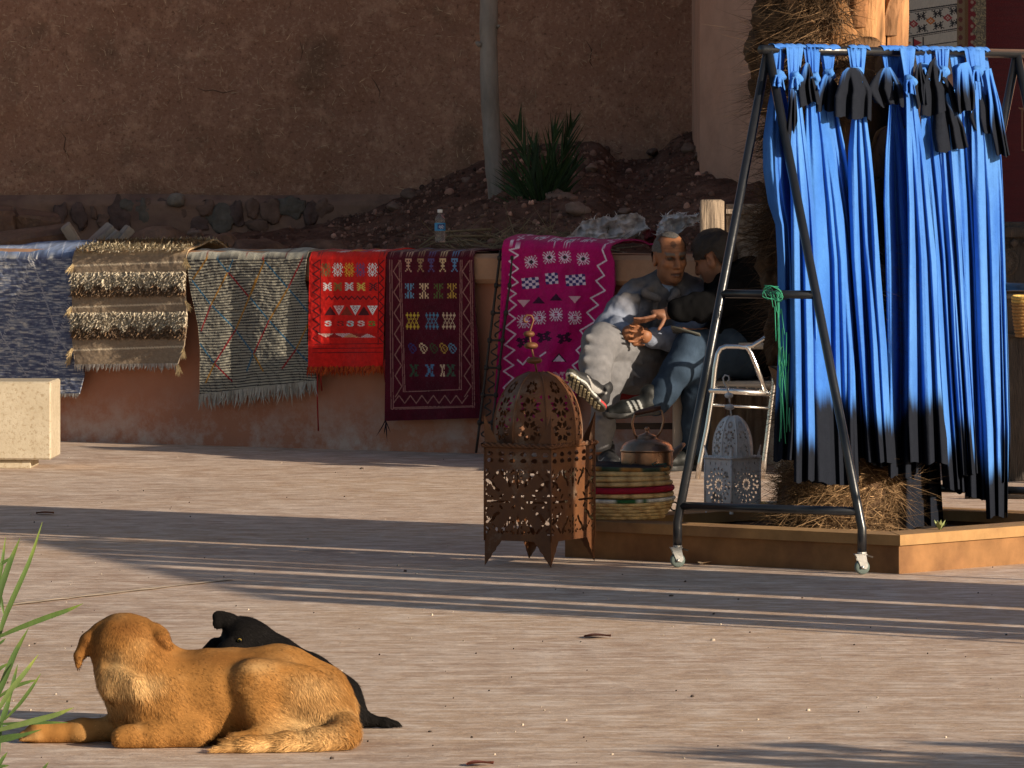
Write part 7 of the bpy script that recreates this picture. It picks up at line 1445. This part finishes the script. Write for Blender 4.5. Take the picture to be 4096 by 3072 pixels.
for i, (pts, w, c0, d) in enumerate(((([(-20, 860), (20, 700), (90, 540), (200, 300), (275, 60)]), 1.0, g1, 0), ([(-30, 700), (0, 500), (60, 330), (130, 165)], 1.2, g2, -.1), ([(-20, 500), (10, 350), (36, 160)], .7, g1, .1), ([(-40, 360), (30, 320), (80, 285)], .6, g2, .1), ([(-60, 420), (0, 540), (30, 690)], .8, g2, .05),
        ([(-20, 812), (120, 750), (330, 670), (440, 635), (540, 590)], 1.0, g1, -.1), ([(-60, 1280), (20, 1100), (90, 920), (185, 750)], 1.2, g2, 0), ([(-40, 1330), (60, 1160), (160, 1040), (250, 920)], 1.0, g3, -.05), ([(-40, 1220), (90, 1130), (180, 1100), (240, 1085)], .7, g1, .1),
        ([(10, 1360), (60, 1200), (90, 1080), (115, 985)], .8, g2, .1), ([(30, 1345), (130, 1240), (210, 1130), (265, 1045)], .7, g1, .05), ([(-40, 1420), (150, 1370), (360, 1315), (480, 1265)], 1.1, g3, -.1), ([(-40, 1375), (150, 1368), (300, 1362), (440, 1364)], .7, g2, -.05),
        ([(-60, 1500), (60, 1470), (160, 1440), (270, 1408)], .8, g2, -.15), ([(-40, 1470), (60, 1450), (150, 1435)], .7, g2, -.1), ([(-30, 1700), (0, 1620), (48, 1555)], .8, g2, 0), ([(240, 1720), (285, 1660), (315, 1620)], .6, g2, 0), ([(-60, 1080), (0, 1010), (60, 975)], .7, g1, .1), ([(-30, 870), (10, 840), (38, 815)], .5, g2, .1), ([(5, 1365), (30, 1300), (75, 1165)], 1.1, g2, 0), ([(-40, 1700), (10, 1645), (60, 1642)], .6, g2, 0))):
    blade(pts, w, c0, d, i)
# stems down to the ground, below the frame
b0 = P(-8, 800, 15.9)
for k, (x, y) in enumerate(((-20, 860), (-30, 700), (-60, 1280), (-40, 1330), (10, 1360), (-40, 1420), (-60, 1500))):
    e = P(*Z9(x, y), 15.9); MB().tube([[b0[0]+.05*n1(np.array([k*1.7]), 3)[0]-.04, 15.9, 0], (e+np.array([b0[0], 15.9, 0]))/2, e], [.006, .005, .004], 6, np.array(g2)).build('stem', MAT_REED, rd)
# crumbs, straw bits on the pavement
n = 260; px = rng.uniform(0, 1024, n); py = rng.uniform(450, 768, n); c = np.array([G(a, b_) for a, b_ in zip(px, py)]); sz = rng.lognormal(-6.2, .45, n); Vb, Fb = blob_mesh(8, 6, .4)
V = Vb[None]*sz[:, None, None]*rng.uniform(.6, 1.3, (n, 1, 3))+c[:, None]+[0, 0, .002]; cc = np.where(rng.random((n, 1)) < .5, np.array([[.55, .46, .36]]), np.array([[.07, .05, .04]]))*rng.uniform(.7, 1.2, (n, 1))
tag(mesh('pavement_grit', V.reshape(-1, 3), (Fb[None]+(np.arange(n)*len(Vb))[:, None, None]).reshape(-1, 4), MAT_GRAV, None, np.repeat(cc, len(Vb), 0)), 'small crumbs of grit scattered over the pavement', 'grit', kind='stuff')
n = 46; c = np.array([G(a, b_) for a, b_ in zip(rng.uniform(0, 1024, n), rng.uniform(470, 765, n))])+[0, 0, .003]; a = rng.uniform(0, 3.14, n); d = np.c_[np.cos(a), np.sin(a), 0*a]
Vs, Fs, C = strands(c, d, rng.uniform(.02, .09, n), .004, np.tile([0, 0, 1.], (n, 1)), 2, rng.normal(0, .004, (n, 3))*[1, 1, 0], np.array([.52, .42, .26])*rng.uniform(.6, 1.2, (n, 1)))
tag(mesh('straw_litter', Vs, Fs, MAT_STRAW, None, C, False), 'loose bits of straw scattered over the pavement', 'straw', kind='stuff')
def leafobj(x, y, L_, w, c0, lab, yaw=0.):
    p = G(x, y); t = np.linspace(0, 1, 9); V = []
    for q in t: ww = w*math.sin(math.pi*max(.04, min(.98, q)))**.8; z = .003+.004*math.sin(q*3); d = rotz(yaw)@np.array([L_*(q-.5), 0, 0]); s_ = rotz(yaw)@np.array([0, ww, 0]); V += [p+d+s_+[0, 0, z+.004], p+d+[0, 0, z], p+d-s_+[0, 0, z+.008]]
    o = mesh('dry_leaf', np.array(V), [(i*3+j, i*3+j+1, (i+1)*3+j+1, (i+1)*3+j) for i in range(8) for j in (0, 1)], MAT_STRAW, None, np.array(c0)); tag(o, lab, 'leaf', 'dead leaves on the pavement')
leafobj(597.5, 638, .085, .055, (.10, .035, .022), 'curled dark brown leaf lying alone on the sunlit pavement', .15)
leafobj(45, 514.5, .075, .05, (.30, .13, .05), 'orange brown dead leaf lying in the shadow at the left', .1)
leafobj(480, 766, .07, .04, (.20, .06, .04), 'reddish dead leaf at the bottom edge of the pavement', .3); leafobj(705, 512+53, .05, .03, (.35, .25, .16), 'pale dead leaf at the foot of the planter', 1.0)
# second rack with scarves, right of the frame: its shadow falls across the pavement
e1, e2 = np.array([4.15, 19.35]), np.array([3.02, 22.95]); dd = unit(np.r_[e2-e1, 0])[:2]; nn_ = np.array([dd[1], -dd[0]])*.33
rack('long black clothes rack hung with scarves beyond the right edge', e1, e2, [e1-nn_, e1+nn_], [e2-nn_, e2+nn_])
class RackPlane:
    n = unit(np.r_[np.array([-dd[1], dd[0]]), 0])[:2]
    @staticmethod
    def pt(t, z, off=0.):
        t, z, off = np.broadcast_arrays(np.asarray(t, float), np.asarray(z, float), np.asarray(off, float)); p = e1[None]+t[..., None]*dd if t.ndim == 1 else e1+t[..., None]*dd; p = p+RackPlane.n*off[..., None]; return np.concatenate([p, z[..., None]], -1)
MAT_SC2 = MAT_SCARF; t0 = .04; k = 0
for (a, c, zb) in ((-.05, .42, .35), (.40, .80, .25), (.92, 1.30, .3), (1.24, 1.62, .22), (1.56, 1.9, .28), (2.02, 2.42, .2), (2.36, 2.80, .3), (2.74, 3.2, .25), (3.1, 3.74, .2)):
    U, Wv = np.meshgrid(np.linspace(0, 1, 22), np.linspace(0, 1, 24), indexing='ij'); T_ = a+(c-a)*(U*(.75+.25*Wv)+.125*(1-Wv)); Z_ = 1.905-(1.905-zb)*Wv; off = .03+.02*np.sin(U*14+k)+.01*n1(U*5+Wv, k)
    V = np.concatenate([e1+T_[..., None]*dd+RackPlane.n*off[..., None], Z_[..., None]], -1); C = np.where((Wv > .82)[..., None], DARK, BLUE); o = mesh('blue_scarf', V.reshape(-1, 3), gridf(22, 24), MAT_SCARF, None, C.reshape(-1, 3)); tag(o, ['nearest', 'second', 'third', 'fourth', 'fifth', 'sixth', 'seventh', 'eighth', 'farthest', 'last'][k]+' blue scarf from the camera on the rack beyond the right edge', 'scarf', 'scarves on the rack beyond the right edge'); k += 1
# unseen carpet stand, added beyond the right edge to shade the two men
st = thing('added_shade_stand', (3.65, 30.05, 0), 'unseen wooden stand with a hanging carpet, added beyond the right edge for shade', 'stand')
sd0 = np.array([3.42, 30.07]); sd1 = np.array([3.75, 30.55])
for p_ in (sd0, sd1): MB().tube([[*p_, 0], [*p_, 2.12]], .03, 8).build('post', MAT_DARKW, st, useCol=False)
MB().tube([[*sd0, 2.085], [*sd1, 2.085]], .025, 8).build('top_rail', MAT_DARKW, st, useCol=False)
U, Wv = np.meshgrid(np.linspace(0, 1, 24), np.linspace(0, 1, 30), indexing='ij'); pp_ = sd0+(sd1-sd0)*U[..., None]; V = np.concatenate([pp_+np.array([-.02, .02])*np.sin(U*9)[..., None], (2.07-1.75*Wv*(1-.12*np.sin(U*5)))[..., None]], -1); mesh('carpet', V.reshape(-1, 3), gridf(24, 30), MAT_RUG, st, np.array(srgb(120, 40, 36)))
# shrub beyond the lower right corner, casting the corner shadow
SX, SY = 4.6, 14.22
sb = thing('oleander_shrub', (SX, SY, 0), 'leafy shrub beyond the lower right corner', 'shrub')
for k in range(8):
    a = k*.8; MB().tube([[SX+.05*math.cos(a), SY+.05*math.sin(a), 0], [SX+.3*math.cos(a), SY+.3*math.sin(a), .6], [SX+.55*math.cos(a), SY+.5*math.sin(a), 1.15]], [.018, .014, .006], 6).build('stem', MAT_BARK, sb, useCol=False)
V, Fs, C = leaf_cloud([[SX+.55*math.cos(k*.8)*(.4+.6*(k % 3)/2), SY+.75*math.sin(k*.8)*(.4+.6*(k % 2)), .45+.10*(k % 6)] for k in range(22)], .44, 17000, .17, (.06, .10, .035), 9, .1, 2.6); tag(mesh('foliage', V, Fs, MAT_LEAF, sb, C, False), kind='stuff')
